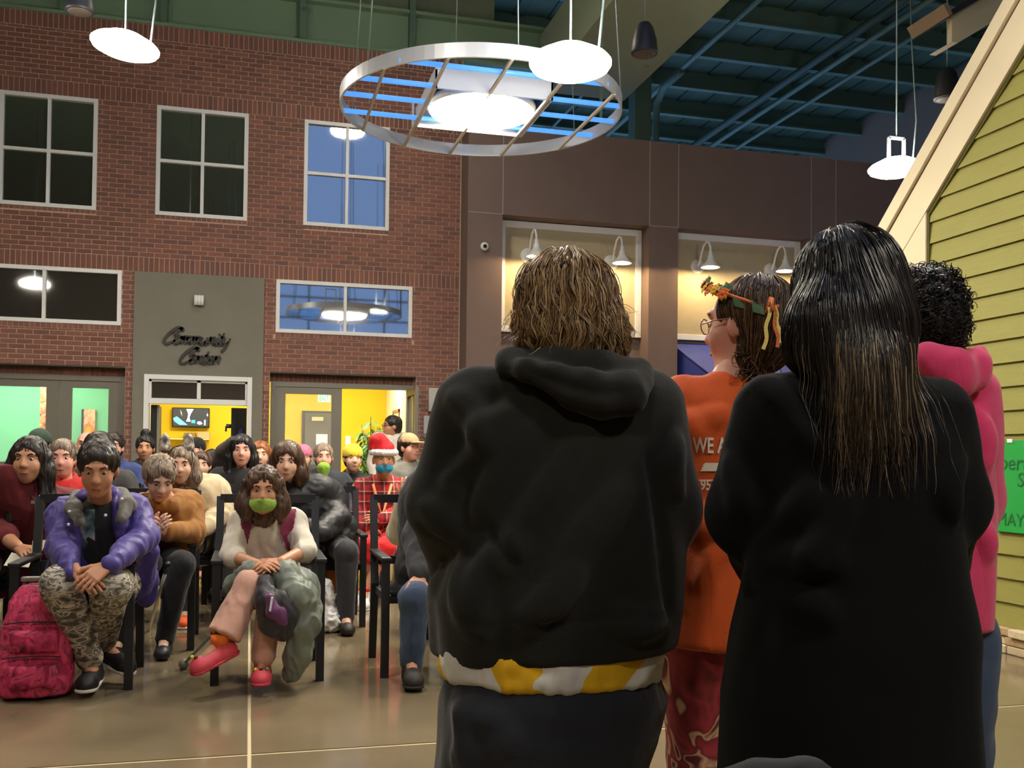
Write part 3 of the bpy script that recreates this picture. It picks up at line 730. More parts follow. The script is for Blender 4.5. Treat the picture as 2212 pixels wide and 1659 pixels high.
# plant
c = onY(803, 950, 16.6); pl = thing('potted_plant', 'leafy green potted plant in the yellow room', 'plant', (c[0], 16.6, 0))
MB().lathe((c[0], 16.6, 0), [(.14, 0), (.19, .3), (.2, .34), (.17, .34), (.16, .3)], 20).build('pot', mat('plant_pot', (90, 60, 40), .6), pl)
mbs_, mbl = MB(), MB(); rnd = random.Random(3)
for k in range(13):
    a_ = rnd.uniform(0, 6.28); r_ = rnd.uniform(.05, .34); h_ = rnd.uniform(1.2, 1.9)
    tip = Vector((c[0]+r_*math.cos(a_), 16.6+r_*math.sin(a_), h_)); base = Vector((c[0], 16.6, .3))
    mid = base.lerp(tip, .5)+Vector((0, 0, .1)); mbs_.tube([base, mid, tip], .008, 5)
    for j in range(26):
        t_ = rnd.uniform(.55, 1.0); p = base.lerp(tip, t_); d = Vector((rnd.uniform(-1, 1), rnd.uniform(-1, 1), rnd.uniform(-.9, .2))).normalized()
        u = d.orthogonal().normalized(); L_ = rnd.uniform(.12, .22); wd = .03
        mbl.raw([p, p+d*L_*.4+u*wd, p+d*L_*.45-Vector((0, 0, .012)), p+d*L_*.4-u*wd, p+d*L_-Vector((0, 0, .03))], [(0,1,2),(0,2,3),(1,4,2),(2,4,3)], True)
mbs_.build('stems', mat('plant_stem', (92, 84, 48), .7), pl)
mbl.build('leaves', mat('plant_leaf', (84, 128, 52), .5, var=.3, vscale=20), pl, kind='stuff')
# glimpse of a framed window on the cream wall, thermostat plate
wf = MB(); wf.box((cr0-.02, 16.2, 1.3), (cr0, 16.25, 2.0)).box((cr0-.02, 16.9, 1.3), (cr0, 16.95, 2.0)).box((cr0-.02, 16.2, 1.95), (cr0, 16.95, 2.0)).box((cr0-.02, 16.2, 1.25), (cr0, 16.95, 1.3))
o = struct('window_10', wf, mat('window_wood', (150, 104, 56), .6)); MB().box((cr0-.005, 16.25, 1.3), (cr0+.0, 16.9, 1.95)).build('pane', M_creamw, o)
c = onY(752, 953, RB-.02); tag(MB().box((c[0]-.05, RB-.03, c[2]-.09), (c[0]+.05, RB-.001, c[2]+.09), .01).build('wall_dispenser', M_white), 'small white dispenser on the yellow wall left of the plant', 'dispenser')

# ================================================================ GREEN HOUSE FRONT ON THE RIGHT
HX = 4.7
M_side_g = mat('chartreuse_siding', (142, 138, 66), .65, var=.05, vscale=4, bump=.2, bscale=40, stretch=(1, 1, 12))
M_cream = mat('cream_trim', (222, 208, 174), .6, bump=.12, bscale=120)
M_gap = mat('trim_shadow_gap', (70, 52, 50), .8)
slope = .90; YC, ZC = 6.058, 3.003
hs = thing('house_front', 'green clapboard house front with a cream gable inside the hall', 'facade', (HX, 4.0, 0))
ylow = .8
top_y = 2.6; top_z = ZC+(YC-top_y)*slope
MB().prism([(HX+.03, YC, .17), (HX+.03, YC, ZC), (HX+.03, top_y, top_z), (HX+.03, ylow, top_z), (HX+.03, ylow, .17)], (.12, 0, 0)).build('sheathing', mat('siding_backing', (70, 66, 24), .9), hs)
z = .165; ex_ = .1535; k = 0
while z < top_z-.02:
    z1 = z+ex_
    def yl(zz): return YC if zz <= ZC else YC-(zz-ZC)/slope
    ya, yb = yl(z), yl(z1)
    if min(ya, yb) > ylow+.1:
        ya = max(ya, top_y if z > top_z else ya)
        MB().prism([(HX-.012, ya, z), (HX-.012, ylow, z), (HX+.006, ylow, z1), (HX+.006, yb, z1)], (.02, 0, 0)).build('siding_board', M_side_g, hs)
    z = z1
# trim: corner board, wide rake board, outer fascia with a shadow gap
ct = MB().prism([(HX-.03, YC, 0), (HX-.03, 6.60, 0), (HX-.03, 6.60, 2.72), (HX-.03, YC, 3.2)], (.23, 0, 0)).build('corner_board', M_cream, hs)
def rk(d0, d1, ya=None, extra=0.0, x0=-.03, th=.05, nm='rake_board', m=M_cream):
    n_ = Vector((0, 1, 1/slope)).normalized() if False else Vector((0, slope, 1)).normalized()
    a0_ = Vector((HX+x0, YC, ZC)); dr = Vector((0, -1, slope)); L_ = (YC-1.6)
    s0 = a0_ - dr*extra
    p = [s0+n_*d0, s0+n_*d1, a0_+dr*L_+n_*d1, a0_+dr*L_+n_*d0]
    MB().prism(p, (th, 0, 0)).build(nm, m, hs)
rk(.0, .235, extra=.55, x0=-.035, th=.06)
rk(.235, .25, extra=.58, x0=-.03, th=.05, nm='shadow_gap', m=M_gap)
rk(.25, .33, extra=.58, x0=-.06, th=.09, nm='fascia')
rk(.33, .355, extra=.58, x0=-.06, th=1.2, nm='roof_edge', m=M_cream)
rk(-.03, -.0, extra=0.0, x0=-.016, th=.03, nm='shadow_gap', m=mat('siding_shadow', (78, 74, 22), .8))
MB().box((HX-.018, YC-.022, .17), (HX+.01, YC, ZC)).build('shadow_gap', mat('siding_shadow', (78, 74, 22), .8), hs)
# second gable end above: raked barge board with its roof edge
P = lambda x, y, Y=7.4: Vector(onY(x, y, Y))
MB().prism([P(2057, 34), P(2056, 90), P(2172, 27), P(2260, -30), P(2260, -85)], (0, .06, 0)).build('barge_board', M_cream, hs)
MB().prism([P(2056, 90), P(2070, 92), P(2172, 31), P(2172, 27)], (0, .3, 0)).build('barge_soffit', M_cream, hs)
MB().prism([P(2058, 32, 7.35), P(2053, 22, 7.35), P(2260, -100, 7.35), P(2260, -86, 7.35)], (0, .5, 0)).build('roof_edge', mat('roof_edge_dark', (52, 48, 50), .6), hs)
MB().prism([P(2038, 9, 7.3), P(2051, 34, 7.3), P(2058, 30, 7.3), P(2047, 4, 7.3)], (0, .5, 0)).build('gutter_end', mat('gutter_tan', (150, 128, 108), .5), hs)
# stacked stone base
rnd = random.Random(5); stone_m = [mat('stone_%d' % i, c_, .85, var=.12, vscale=14, bump=.5, bscale=40) for i, c_ in enumerate(((206, 190, 156), (190, 172, 140), (216, 202, 176), (176, 150, 110)))]
for row in range(3):
    y = 6.6 - rnd.uniform(0, .1)
    while y > 3.2:
        L_ = rnd.uniform(.12, .34); d = rnd.uniform(.04, .075)
        MB().box((HX-d, y-L_+.004, row*.055+.002), (HX+.03, y-.004, row*.055+.053), .007).build('stone', stone_m[rnd.randrange(4)], hs); y -= L_
# green poster with marker writing
ps = thing('poster', 'bright green paper poster with marker writing taped to the clapboards', 'poster', (HX-.02, 5.1, .77))
MB().box((HX-.022, 4.72, .768), (HX-.018, 5.383, 1.352)).build('sheet', mat('green_paper', (20, 158, 62), .7), ps)
M_mark = mat('green_marker', (14, 104, 50), .6)
text_on('bert', .14, (HX-.024, 5.34, 1.165), (0, -1, 0), M_mark, ps, 'writing', .0006, .1)
text_on('S', .13, (HX-.024, 5.19, 1.06), (0, -1, 0), M_mark, ps, 'writing', .0006, .1)
text_on('MAYO', .115, (HX-.024, 5.365, .81), (0, -1, 0), M_mark, ps, 'writing', .0006, .05)
for y_, z_, a_, b_ in ((5.25, 1.35, .022, .012), (5.385, .83, .008, .03)):
    MB().box((HX-.026, y_-a_, z_-b_), (HX-.022, y_+a_, z_+b_)).build('tape', M_frame, ps)

# ================================================================ FIGURES: smooth bodies and cloth from blended volumes
V3 = lambda *a: np.array(a, float)
def unit(v): v = np.asarray(v, float); return v/max(np.linalg.norm(v), 1e-9)
class Blend:
    """smooth union of tapered limbs and ellipsoids, cut by shapes, turned into one surface"""
    def __init__(s, k=.03): s.p = []; s.k = k
    def limb(s, a, b, r0, r1, k=None, op='+'): s.p.append(('l', np.asarray(a, float), np.asarray(b, float), r0, r1, s.k if k is None else k, op)); return s
    def chain(s, pts, rs, k=None, op='+'):
        for i in range(len(pts)-1): s.limb(pts[i], pts[i+1], rs[i], rs[i+1], k, op)
        return s
    def ell(s, c, r, R=None, k=None, op='+'): s.p.append(('e', np.asarray(c, float), np.asarray(r, float), np.eye(3) if R is None else R, 0, s.k if k is None else k, op)); return s
    def loft(s, o, ax, ay, rows, n=2.3, k=None, op='+'):
        """upright body: rows of (z, centre along ax, centre along ay, half width, half depth)"""
        s.p.append(('g', np.asarray(o, float), (np.asarray(ax, float), np.asarray(ay, float)), np.array(rows, float), n, s.k if k is None else k, op)); return s
    def cut(s, o, nrm, k=.008): s.p.append(('h', np.asarray(o, float), unit(nrm), 0, 0, k, '&')); return s   # keep the side nrm points away from
    def slab(s, c, R, h, k=.008, op='-'): s.p.append(('b', np.asarray(c, float), R, np.asarray(h, float), 0, k, op)); return s
    @staticmethod
    def dist(p, P):
        t = p[0]
        if t == 'l':
            a, b, r0, r1 = p[1:5]; ab = b-a; L = max(ab@ab, 1e-9)
            h = np.clip(((P-a)@ab)/L, 0, 1); return np.linalg.norm(P-a-h[..., None]*ab, axis=-1)-(r0+(r1-r0)*h)
        if t == 'e':
            q = (P-p[1])@p[3]; r = p[2]; k0 = np.linalg.norm(q/r, axis=-1); k1 = np.linalg.norm(q/(r*r), axis=-1)
            return k0*(k0-1)/np.maximum(k1, 1e-6)
        if t == 'g':
            o, (ax, ay), rows, n = p[1:5]; q = P-o; z = q[..., 2]; x = q@ax; y = q@ay; Z = rows[:, 0]
            cx, cy, a, b = [np.interp(z, Z, rows[:, i]) for i in range(1, 5)]
            m = (np.abs((x-cx)/a)**n+np.abs((y-cy)/b)**n)**(1/n); d = (m-1)*np.minimum(a, b)*.85
            return np.maximum(d, np.maximum(Z[0]-z, z-Z[-1]))
        if t == 'h': return (P-p[1])@p[2]
        if t == 'b':
            q = np.abs((P-p[1])@p[2])-p[3]; return np.linalg.norm(np.maximum(q, 0), axis=-1)+np.minimum(q.max(-1), 0)
    def bounds(s):
        lo, hi = np.full(3, 1e9), np.full(3, -1e9)
        for p in s.p:
            if p[6] != '+': continue
            a, b = s.pb(p); lo = np.minimum(lo, a); hi = np.maximum(hi, b)
        return lo, hi
    @staticmethod
    def pb(p):
        if p[0] == 'l': r = max(p[3], p[4]); return np.minimum(p[1], p[2])-r, np.maximum(p[1], p[2])+r
        if p[0] == 'e': r = np.abs(p[3])@p[2]; return p[1]-r, p[1]+r
        if p[0] == 'b': r = np.abs(p[2])@p[3]; return p[1]-r, p[1]+r
        if p[0] == 'g':
            o, (ax, ay), rows = p[1:4]; R = np.max(np.abs(rows[:, 1:3]).max(0)+rows[:, 3:5].max(0))*1.5
            return o+V3(-R, -R, rows[0, 0]), o+V3(R, R, rows[-1, 0])
        return np.full(3, -1e9), np.full(3, 1e9)
    def field(s, P):
        D = np.full(P.shape[:-1], 1e3)
        for p in s.p: D = s.comb(D, s.dist(p, P), p[5], p[6])
        return D
    @staticmethod
    def comb(D, d, k, op):
        k = max(k, 1e-5)
        if op == '+': h = np.clip(.5+.5*(D-d)/k, 0, 1); return D*(1-h)+d*h-k*h*(1-h)
        if op == '-': d = -d
        h = np.clip(.5-.5*(D-d)/k, 0, 1); return D*(1-h)+d*h+k*h*(1-h)
    def surface(s, vox):
        lo, hi = s.bounds(); lo = lo-2*vox; hi = hi+2*vox; n = np.ceil((hi-lo)/vox).astype(int)+1
        ax = [lo[i]+vox*np.arange(n[i]) for i in range(3)]; D = np.full(n, 10.0)
        for p in s.p:
            a, b = s.pb(p); m = p[5]+3*vox
            i0 = np.maximum(np.floor((a-m-lo)/vox).astype(int), 0) if a[0] > -1e8 else np.zeros(3, int)
            i1 = np.minimum(np.ceil((b+m-lo)/vox).astype(int)+1, n) if b[0] < 1e8 else n
            if np.any(i1 <= i0): continue
            sl = tuple(slice(i0[i], i1[i]) for i in range(3))
            P = np.stack(np.meshgrid(*[ax[i][sl[i]] for i in range(3)], indexing='ij'), -1)
            D[sl] = s.comb(D[sl], s.dist(p, P), p[5], p[6])
        return nets(D, lo, vox)
def nets(D, lo, vox):
    S_ = D < 0; c = [n-1 for n in D.shape]
    mix = np.zeros(c, bool); allin = np.ones(c, bool)
    for i in (0, 1):
        for j in (0, 1):
            for k in (0, 1):
                q = S_[i:i+c[0], j:j+c[1], k:k+c[2]]; mix |= q; allin &= q
    act = mix & ~allin; idx = np.full(c, -1); ii = np.argwhere(act); idx[act] = np.arange(len(ii))
    acc = np.zeros((len(ii), 3)); cnt = np.zeros(len(ii))
    for ax in range(3):
        o1, o2 = [a for a in range(3) if a != ax]
        for u in (0, 1):
            for v in (0, 1):
                off = np.zeros(3, int); off[o1] = u; off[o2] = v; e = off.copy(); e[ax] = 1
                A = ii+off; B = ii+e; da = D[tuple(A.T)]; db = D[tuple(B.T)]; m = (da < 0) != (db < 0)
                t = da[m]/(da[m]-db[m]); pt = off+np.zeros((m.sum(), 3)); pt[:, ax] = t
                acc[m] += pt; cnt[m] += 1
    V = lo+vox*(ii+acc/np.maximum(cnt, 1)[:, None]); Q = []
    for ax in range(3):
        o1, o2 = (ax+1) % 3, (ax+2) % 3
        s0 = [slice(None)]*3; s1 = [slice(None)]*3; s0[ax] = slice(0, -1); s1[ax] = slice(1, None)
        a, b = S_[tuple(s0)], S_[tuple(s1)]; ch = np.argwhere(a != b)
        ch = ch[(ch[:, o1] > 0) & (ch[:, o2] > 0) & (ch[:, o1] < D.shape[o1]-1) & (ch[:, o2] < D.shape[o2]-1)]
        if not len(ch): continue
        def cell(d1, d2): q = ch.copy(); q[:, o1] += d1; q[:, o2] += d2; return idx[tuple(q.T)]
        q = np.stack([cell(-1, -1), cell(0, -1), cell(0, 0), cell(-1, 0)], 1); fl = ~a[tuple(ch.T)]
        q[fl] = q[fl][:, ::-1]; Q.append(q)
    Q = np.concatenate(Q) if Q else np.zeros((0, 4), int); Q = Q[(Q >= 0).all(1)]
    return V, Q
def vnormals(V, Q):
    n = np.cross(V[Q[:, 2]]-V[Q[:, 0]], V[Q[:, 3]]-V[Q[:, 1]]); N = np.zeros_like(V)
    for i in range(4): np.add.at(N, Q[:, i], n)
    return N/np.maximum(np.linalg.norm(N, axis=1), 1e-12)[:, None]
def vnoise(P, seed=0):
    """smooth lattice noise, -1..1"""
    I = np.floor(P).astype(np.int64); f = P-I; f = f*f*(3-2*f); out = 0
    for i in (0, 1):
        for j in (0, 1):
            for k in (0, 1):
                h = (I[:, 0]+i)*374761393+(I[:, 1]+j)*668265263+(I[:, 2]+k)*2147483647+seed*144665; h = (h ^ (h >> 13))*1274126177; h = h ^ (h >> 16)
                w_ = (f[:, 0] if i else 1-f[:, 0])*(f[:, 1] if j else 1-f[:, 1])*(f[:, 2] if k else 1-f[:, 2]); out = out+w_*((h & 65535)/32767.5-1)
    return out
def folds(V, Q, amp, scale=9.0, stretch=(1, 1, .45), seed=1, ridge=True):
    """cloth creases pushed along the surface normal"""
    N = vnormals(V, Q); scale = scale*1.45; amp = amp*1.35; P = V*np.array(stretch)*scale; P = P+.6*np.stack([vnoise(P*.7, seed+i) for i in range(3)], 1)
    n = vnoise(P, seed); n2 = vnoise(P*2.1+5, seed+9)
    d = (1-2*np.abs(n))*.65+(1-2*np.abs(n2))*.35 if ridge else n*.7+n2*.3
    return V+N*(amp*d)[:, None]
def smooth(V, Q, it=1):
    for _ in range(it):
        A = np.zeros_like(V); c = np.zeros(len(V))
        for i in range(4):
            np.add.at(A, Q[:, i], V[Q[:, (i+1) % 4]]); np.add.at(A, Q[:, i], V[Q[:, (i+3) % 4]]); np.add.at(c, Q[:, i], 2)
        V = .5*V+.5*A/np.maximum(c, 1)[:, None]
    return V
def qmesh(name, V, Q, off, mats, mi=None):
    me = bpy.data.meshes.new(name); V = (V-np.asarray(off)).astype(np.float32)
    me.vertices.add(len(V)); me.vertices.foreach_set('co', V.ravel())
    me.loops.add(Q.size); me.loops.foreach_set('vertex_index', Q.ravel().astype(np.int32))
    me.polygons.add(len(Q)); me.polygons.foreach_set('loop_start', np.arange(0, Q.size, 4, dtype=np.int32)); me.polygons.foreach_set('loop_total', np.full(len(Q), 4, np.int32))
    me.polygons.foreach_set('use_smooth', np.ones(len(Q), bool))
    for m in mats: me.materials.append(m)
    if mi is not None: me.polygons.foreach_set('material_index', mi.astype(np.int32))
    me.update(calc_edges=True); return me
def largest(V, Q):
    L = np.arange(len(V))
    for _ in range(400):
        m = L[Q].min(1); N = L.copy()
        for i in range(4): np.minimum.at(N, Q[:, i], m)
        N = N[N]
        if (N == L).all(): break
        L = N
    k = np.bincount(L).argmax(); keep = L[Q[:, 0]] == k; Q = Q[keep]; u, inv = np.unique(Q, return_inverse=True); return V[u], inv.reshape(Q.shape)
def cloth(name, bl, m, parent, vox=.012, amp=0.0, scale=9.0, seed=1, stretch=(1, 1, .45), sm=1, ridge=True, solo=False):
    V, Q = bl.surface(vox)
    if solo: V, Q = largest(V, Q)
    if sm: V = smooth(V, Q, sm)
    if amp: V = folds(V, Q, amp, scale, stretch, seed, ridge)
    return obj(name, qmesh(name, V, Q, root_loc(parent), [m]), None, parent)

# ---- skeletons
def rot(yaw=0, pitch=0, roll=0):
    """columns: right, front, up of a head or body; yaw 0 looks along +Y"""
    f = V3(math.sin(yaw), math.cos(yaw), 0); r = V3(f[1], -f[0], 0); u = V3(0, 0, 1)
    f2 = f*math.cos(pitch)+u*math.sin(pitch); u2 = u*math.cos(pitch)-f*math.sin(pitch)
    r2 = r*math.cos(roll)+u2*math.sin(roll); u3 = u2*math.cos(roll)-r*math.sin(roll)
    return np.stack([r2, f2, u3], 1)
def sit(cx, cy, yaw=math.pi, s=1.0, lean=0.0, dz=0.0, hs=None):
    B = rot(yaw); o = V3(cx, cy, 0)
    def P(a, b, c): return o+B[:, 0]*a*s+B[:, 1]*b*s+V3(0, 0, .46+(c-.46)*s+dz if c > .46 else c)
    J = dict(B=B, s=s, pel=P(0, -.1, .55), che=P(0, -.11+lean*.3, .92), nec=P(0, -.1+lean*.5, 1.11), head=P(0, -.06+lean*.62, 1.245))
    for n, q in (('R', 1), ('L', -1)):
        J['sh'+n] = P(.165*q, -.11+lean*.42, 1.03); J['el'+n] = P(.26*q, .0+lean*.3, .79); J['wr'+n] = P(.09*q, .24, .68)
        J['hip'+n] = P(.09*q, -.08, .54); J['kn'+n] = P(.13*q, .36, .54); J['an'+n] = P(.13*q, .38, .09); J['ft'+n] = B[:, 1]
    J['hr'] = rot(yaw)
    return J
def stand(cx, cy, yaw=0.0, h=1.65, g=1.0):
    B = rot(yaw); o = V3(cx, cy, 0); s = h/1.7
    def P(a, b, c): return o+B[:, 0]*a*s+B[:, 1]*b*s+V3(0, 0, c*s)
    J = dict(B=B, s=s, pel=P(0, 0, .95), che=P(0, -.01, 1.27), nec=P(0, -.01, 1.46), head=P(0, .02, 1.58))
    for n, q in (('R', 1), ('L', -1)):
        J['sh'+n] = P(.175*q, -.01, 1.41); J['el'+n] = P(.24*q, -.03, 1.12); J['wr'+n] = P(.22*q, .08, .88)
        J['hip'+n] = P(.09*q, 0, .92); J['kn'+n] = P(.1*q, .01, .5); J['an'+n] = P(.1*q, -.02, .09); J['ft'+n] = B[:, 1]
    J['hr'] = rot(yaw); return J
def torso(bl, J, t=0.0, g=1.0):
    s = J['s']; B = J['B']; up = unit(J['che']-J['pel']); R = np.stack([B[:, 0], unit(np.cross(up, B[:, 0])), up], 1)
    mid = (J['pel']+J['che'])/2
    bl.ell(J['pel'], V3(.165*s*g+t, .125*s*g+t, .13*s+t), R, .06).ell(mid, V3(.15*s*g+t, .115*s*g+t, .2*s+t), R, .06).ell(J['che'], V3(.165*s*(.5+.5*g)+t, .115*s*(.5+.5*g)+t, .17*s+t), R, .06)
    bl.limb(J['shL'], J['shR'], .062*s+t, .062*s+t, .05)
    bl.limb(J['che']+up*.1*s, J['nec'], .1*s+t, .058*s+t, .05); return bl
def arms(bl, J, t=0.0, which='LR', end=1.0, u=1.0):
    s = J['s']
    for n in which:
        w = J['el'+n]+(J['wr'+n]-J['el'+n])*end
        bl.limb(J['sh'+n], J['el'+n], .052*s*u+t, .043*s*u+t, .03).limb(J['el'+n], w, .043*s*u+t, (.043-.014*end)*s*u+t, .02)
    return bl
def legs(bl, J, t=0.0, which='LR', end=1.0, u=1.0, flare=0.0):
    s = J['s']
    for n in which:
        a = J['kn'+n]+(J['an'+n]-J['kn'+n])*end
        bl.limb(J['hip'+n], J['kn'+n], .085*s*u+t, .06*s*u+t, .04).limb(J['kn'+n], a, .06*s*u+t, (.06-.02*end)*s*u+t+flare, .03)
    return bl
def head_shape(bl, c, R, s=1.0, fine=True):
    T = lambda x, y, z: c+R@(V3(x, y, z)*s)
    E = lambda x, y, z, a, b, d, k=.02, op='+': bl.ell(T(x, y, z), V3(a, b, d)*s, R, k*s, op)
    E(0, -.012, .035, .075, .095, .085); E(0, .03, -.03, .062, .068, .075, .03); E(0, .055, -.085, .028, .026, .026, .03)
    if fine:
        E(.035, .06, -.025, .024, .022, .026, .02); E(-.035, .06, -.025, .024, .022, .026, .02)
        bl.limb(T(0, .084, .022), T(0, .106, -.02), .009*s, .0135*s, .012*s); E(.013, .094, -.022, .008, .009, .008, .008); E(-.013, .094, -.022, .008, .009, .008, .008)
        bl.limb(T(-.04, .078, .038), T(.04, .078, .038), .009*s, .009*s, .015*s)
        E(.031, .087, .013, .0125, .009, .0055, .006, '-'); E(-.031, .087, .013, .0125, .009, .0055, .006, '-')
        E(0, .088, -.052, .024, .011, .0065, .006); E(0, .086, -.064, .021, .011, .0075, .006)
    for q in (1, -1): E(.077*q, -.008, -.005, .011, .022, .032, .008)
    return bl
def hand(bl, w, d, nrm, s=1.0, curl=.35, side=1, spread=.16):
    """w wrist, d towards the fingers, nrm out of the back of the hand, side +1 when the thumb lies along d x nrm"""
    d = unit(d); nrm = unit(nrm-d*(nrm@d)); a = np.cross(d, nrm)*side
    k = .008
    for i, (o, L, r) in enumerate(((.030, .072, .0088), (.010, .082, .0092), (-.010, .076, .0088), (-.029, .060, .0078))):
        kn = w+d*.085*s+a*o*s; bl.limb(w+a*o*.55*s, kn, .0145*s, .0118*s, .014)
        dd = unit(d+a*spread*o/.03*.6); p = kn; ang = curl*.6
        for j, f in enumerate((.45, .32, .23)):
            v = dd*math.cos(ang)-nrm*math.sin(ang); q = p+v*L*f*s; bl.limb(p, q, (r-.0006*j)*s, (r-.0006*(j+1))*s, .004); p = q; ang += curl*.8
    t0 = w+a*.018*s+d*.02*s; t1 = w+a*.046*s+d*.05*s-nrm*.008*s; t2 = t1+unit(d*.8+a*.55-nrm*.2)*.034*s; t3 = t2+unit(d+a*.15-nrm*.3)*.026*s
    bl.chain([t0, t1, t2, t3], [.016*s, .0125*s, .0105*s, .008*s], k); return bl
def merge(parts):
    Vs, Qs, n = [], [], 0
    for V, Q in parts: Vs.append(V); Qs.append(Q+n); n += len(V)
    return np.concatenate(Vs), np.concatenate(Qs)
SKIN = {}
def skin_mat(name, c):
    m = mat('skin_'+name, c, .5, var=.06, vscale=30, spec=.4)
    b = m.node_tree.nodes['Principled BSDF']; return m
M_eye = mat('eye_dark', (40, 28, 22), .15); M_eyew = mat('eye_white', (176, 164, 152), .2); M_lip = {}
def body(t, J, skin, fine=True, hv=.008, bv=.023, hands=None, hs=1.0, arm_end=1.0, eyes=True, legs_on=True, arms_on=True):
    """one mesh: trunk, limbs, neck, head with a face and hands, under the clothes"""
    s = J['s']; bl = Blend(.04); torso(bl, J, -.012)
    if arms_on: arms(bl, J, -.004)
    if legs_on: legs(bl, J, -.006)
    bl.limb(J['nec'], J['head']-J['hr'][:, 2]*.05*hs-J['hr'][:, 1]*.02*hs, .054*hs, .052*hs, .02)
    if legs_on:
        for n in 'LR': bl.limb(J['an'+n], J['an'+n]+J['ft'+n]*.1*s-V3(0, 0, .03), .034*s, .03*s, .02)
    parts = [bl.surface(bv)]
    h = Blend(.02); head_shape(h, J['head'], J['hr'], hs, fine); h.limb(J['nec'], J['head']-J['hr'][:, 2]*.05*hs-J['hr'][:, 1]*.02*hs, .052*hs, .05*hs, .025)
    parts.append(h.surface(hv))
    for hd in (hands or []):
        b2 = Blend(.01); hand(b2, *hd['a'], **{k: v for k, v in hd.items() if k not in ('a', 'from', 'vox')})
        if 'from' in hd: b2.limb(hd['from'], hd['a'][0], .036*s, .024*s, .015)
        parts.append(b2.surface(hd.get('vox', .0045)))
    V, Q = merge(parts); me = qmesh('body', V, Q, root_loc(t), [skin]); o = obj('body', me, None, t)
    if eyes:
        for q in (1, -1):
            c = J['head']+J['hr']@(V3(.031*q, .0735, .013)*hs)
            e = MB().ball(c, .0125*hs, 8, 6).build('eye', M_eyew, t); f = J['hr'][:, 1]
            MB().ball(c+f*.0075*hs, .0064*hs, 8, 5).build('iris', M_eye, e)
        # brows and lips
        mb = MB()
        for q in (1, -1): mb.tube([J['head']+J['hr']@(V3(x*q, y, z)*hs) for x, y, z in ((.016, .0915, .034), (.033, .0875, .041), (.05, .075, .036))], [.003*hs, .0042*hs, .002*hs], 6)
        mb.build('eyebrows', mat('eyebrow_dark', (52, 38, 30), .8), t)
        MB().tube([J['head']+J['hr']@(V3(x, y, -.0585)*hs) for x, y in ((-.022, .088), (-.01, .0975), (0, .099), (.01, .0975), (.022, .088))], [.002*hs, .0045*hs, .005*hs, .0045*hs, .002*hs], 6).build('lips', mat('lips', (150, 84, 74), .45), t)
    return o
def hair_mat(name, c, c2=None):
    m = ramp_mat('hair_'+name, [(.3, tuple(int(v*.55) for v in c)), (.5, c), (.72, c2 or tuple(min(255, int(v*1.35)) for v in c))], 22, .42, 'noise', 6, (3, 3, .5), .6, .35); return m
def strand_from(m):
    e = [x for x in m.node_tree.nodes if x.type == 'VALTORGB'][0].color_ramp.elements
    k = 'strand_'+m.name
    if k in MATS: return MATS[k]
    g = lambda c: tuple(int(255*(v*12.92 if v < .0031 else 1.055*v**(1/2.4)-.055)) for v in c[:3])
    return strand_mat(m.name, [(0, g(e[0].color)), (.5, g(e[1].color)), (1, g(e[2].color))], .42)
def hair_cap(J, hs=1.0, style='short', vol=1.0):
    c, R = J['head'], J['hr']; bl = Blend(.02); T = lambda x, y, z: c+R@(V3(x, y, z)*hs)
    E = lambda x, y, z, a, b, d, k=.02, op='+': bl.ell(T(x, y, z), V3(a, b, d)*hs, R, k*hs, op)
    E(0, -.02, .045, .086*vol, .103*vol, .09*vol)
    if style in ('long', 'bob', 'curly'):
        L = dict(long=.30, bob=.135, curly=.13)[style]
        for q in (1, -1):
            bl.chain([T(.075*q, -.01, .03), T(.085*q, -.005, -.05), T(.088*q, .0, -L*.6), T(.085*q, .01, -L)], [v*hs*vol for v in (.03, .036, .038, .02)], .03)
        bl.chain([T(0, -.07, .0), T(0, -.08, -L*.5), T(0, -.075, -L)], [v*hs for v in (.08, .075, .06)], .03)
    else: E(0, -.055, -.02, .07*vol, .06*vol, .07, .03)
    E(0, .115, -.03, .066, .085, .112, .02, '-'); bl.ell(T(0, .14, -.19), V3(.082, .165, .15)*hs, R, .02, '-')
    if style == 'bun': E(0, -.03, .15, .045, .045, .042, .012)
    return bl
def hair(t, J, m, hs=1.0, style='short', vol=1.0, vox=.009, amp=.006, seed=3, nm='hair'):
    bl = hair_cap(J, hs, style, vol); V, Q = bl.surface(vox); V = smooth(V, Q, 1); V = folds(V, Q, amp, 28 if style != 'curly' else 45, (1, 1, .3) if style != 'curly' else (1, 1, 1), seed)
    o = obj(nm, qmesh(nm, V, Q, root_loc(t), [m]), None, t)
    hair_strands(t, J, strand_from(m), hs, style, vol, 230, seed, o)
    return o
def shoe(t, J, n, m, sole=None, L=.24, w=.042, h=.05, toe_up=0.0, nm='shoe'):
    s = J['s']; a = J['an'+n]; f = unit(J['ft'+n]); up = V3(0, 0, 1) if abs(f[2]) < .8 else J['B'][:, 1]
    u = unit(up-f*(up@f)); base = a-u*.05
    bl = Blend(.02).limb(base-f*.04*s, base+f*(L-.1)*s, w*s, w*.95*s, .02).ell(base+f*(L-.11)*s-u*.004, V3(w*1.12, .07, .04)*s, np.stack([np.cross(f, u), f, u], 1), .02).limb(a+u*.01, base, .044*s, .045*s, .02)
    bl.cut(base-u*.034*s, -u, .006)
    o = cloth(nm, bl, m, t, .008, .0, sm=1)
    if sole:
        R = np.stack([np.cross(f, u), f, u], 1)
        b2 = Blend(.01).limb(base-f*.045*s-u*.024*s, base+f*(L-.09)*s-u*.024*s, w*1.04*s, w*1.1*s, .01).cut(base-u*.036*s, -u, .002).cut(base-u*.018*s, u, .002)
        obj('sole', qmesh('sole', *b2.surface(.008), root_loc(t), [sole]), None, o)
    return o

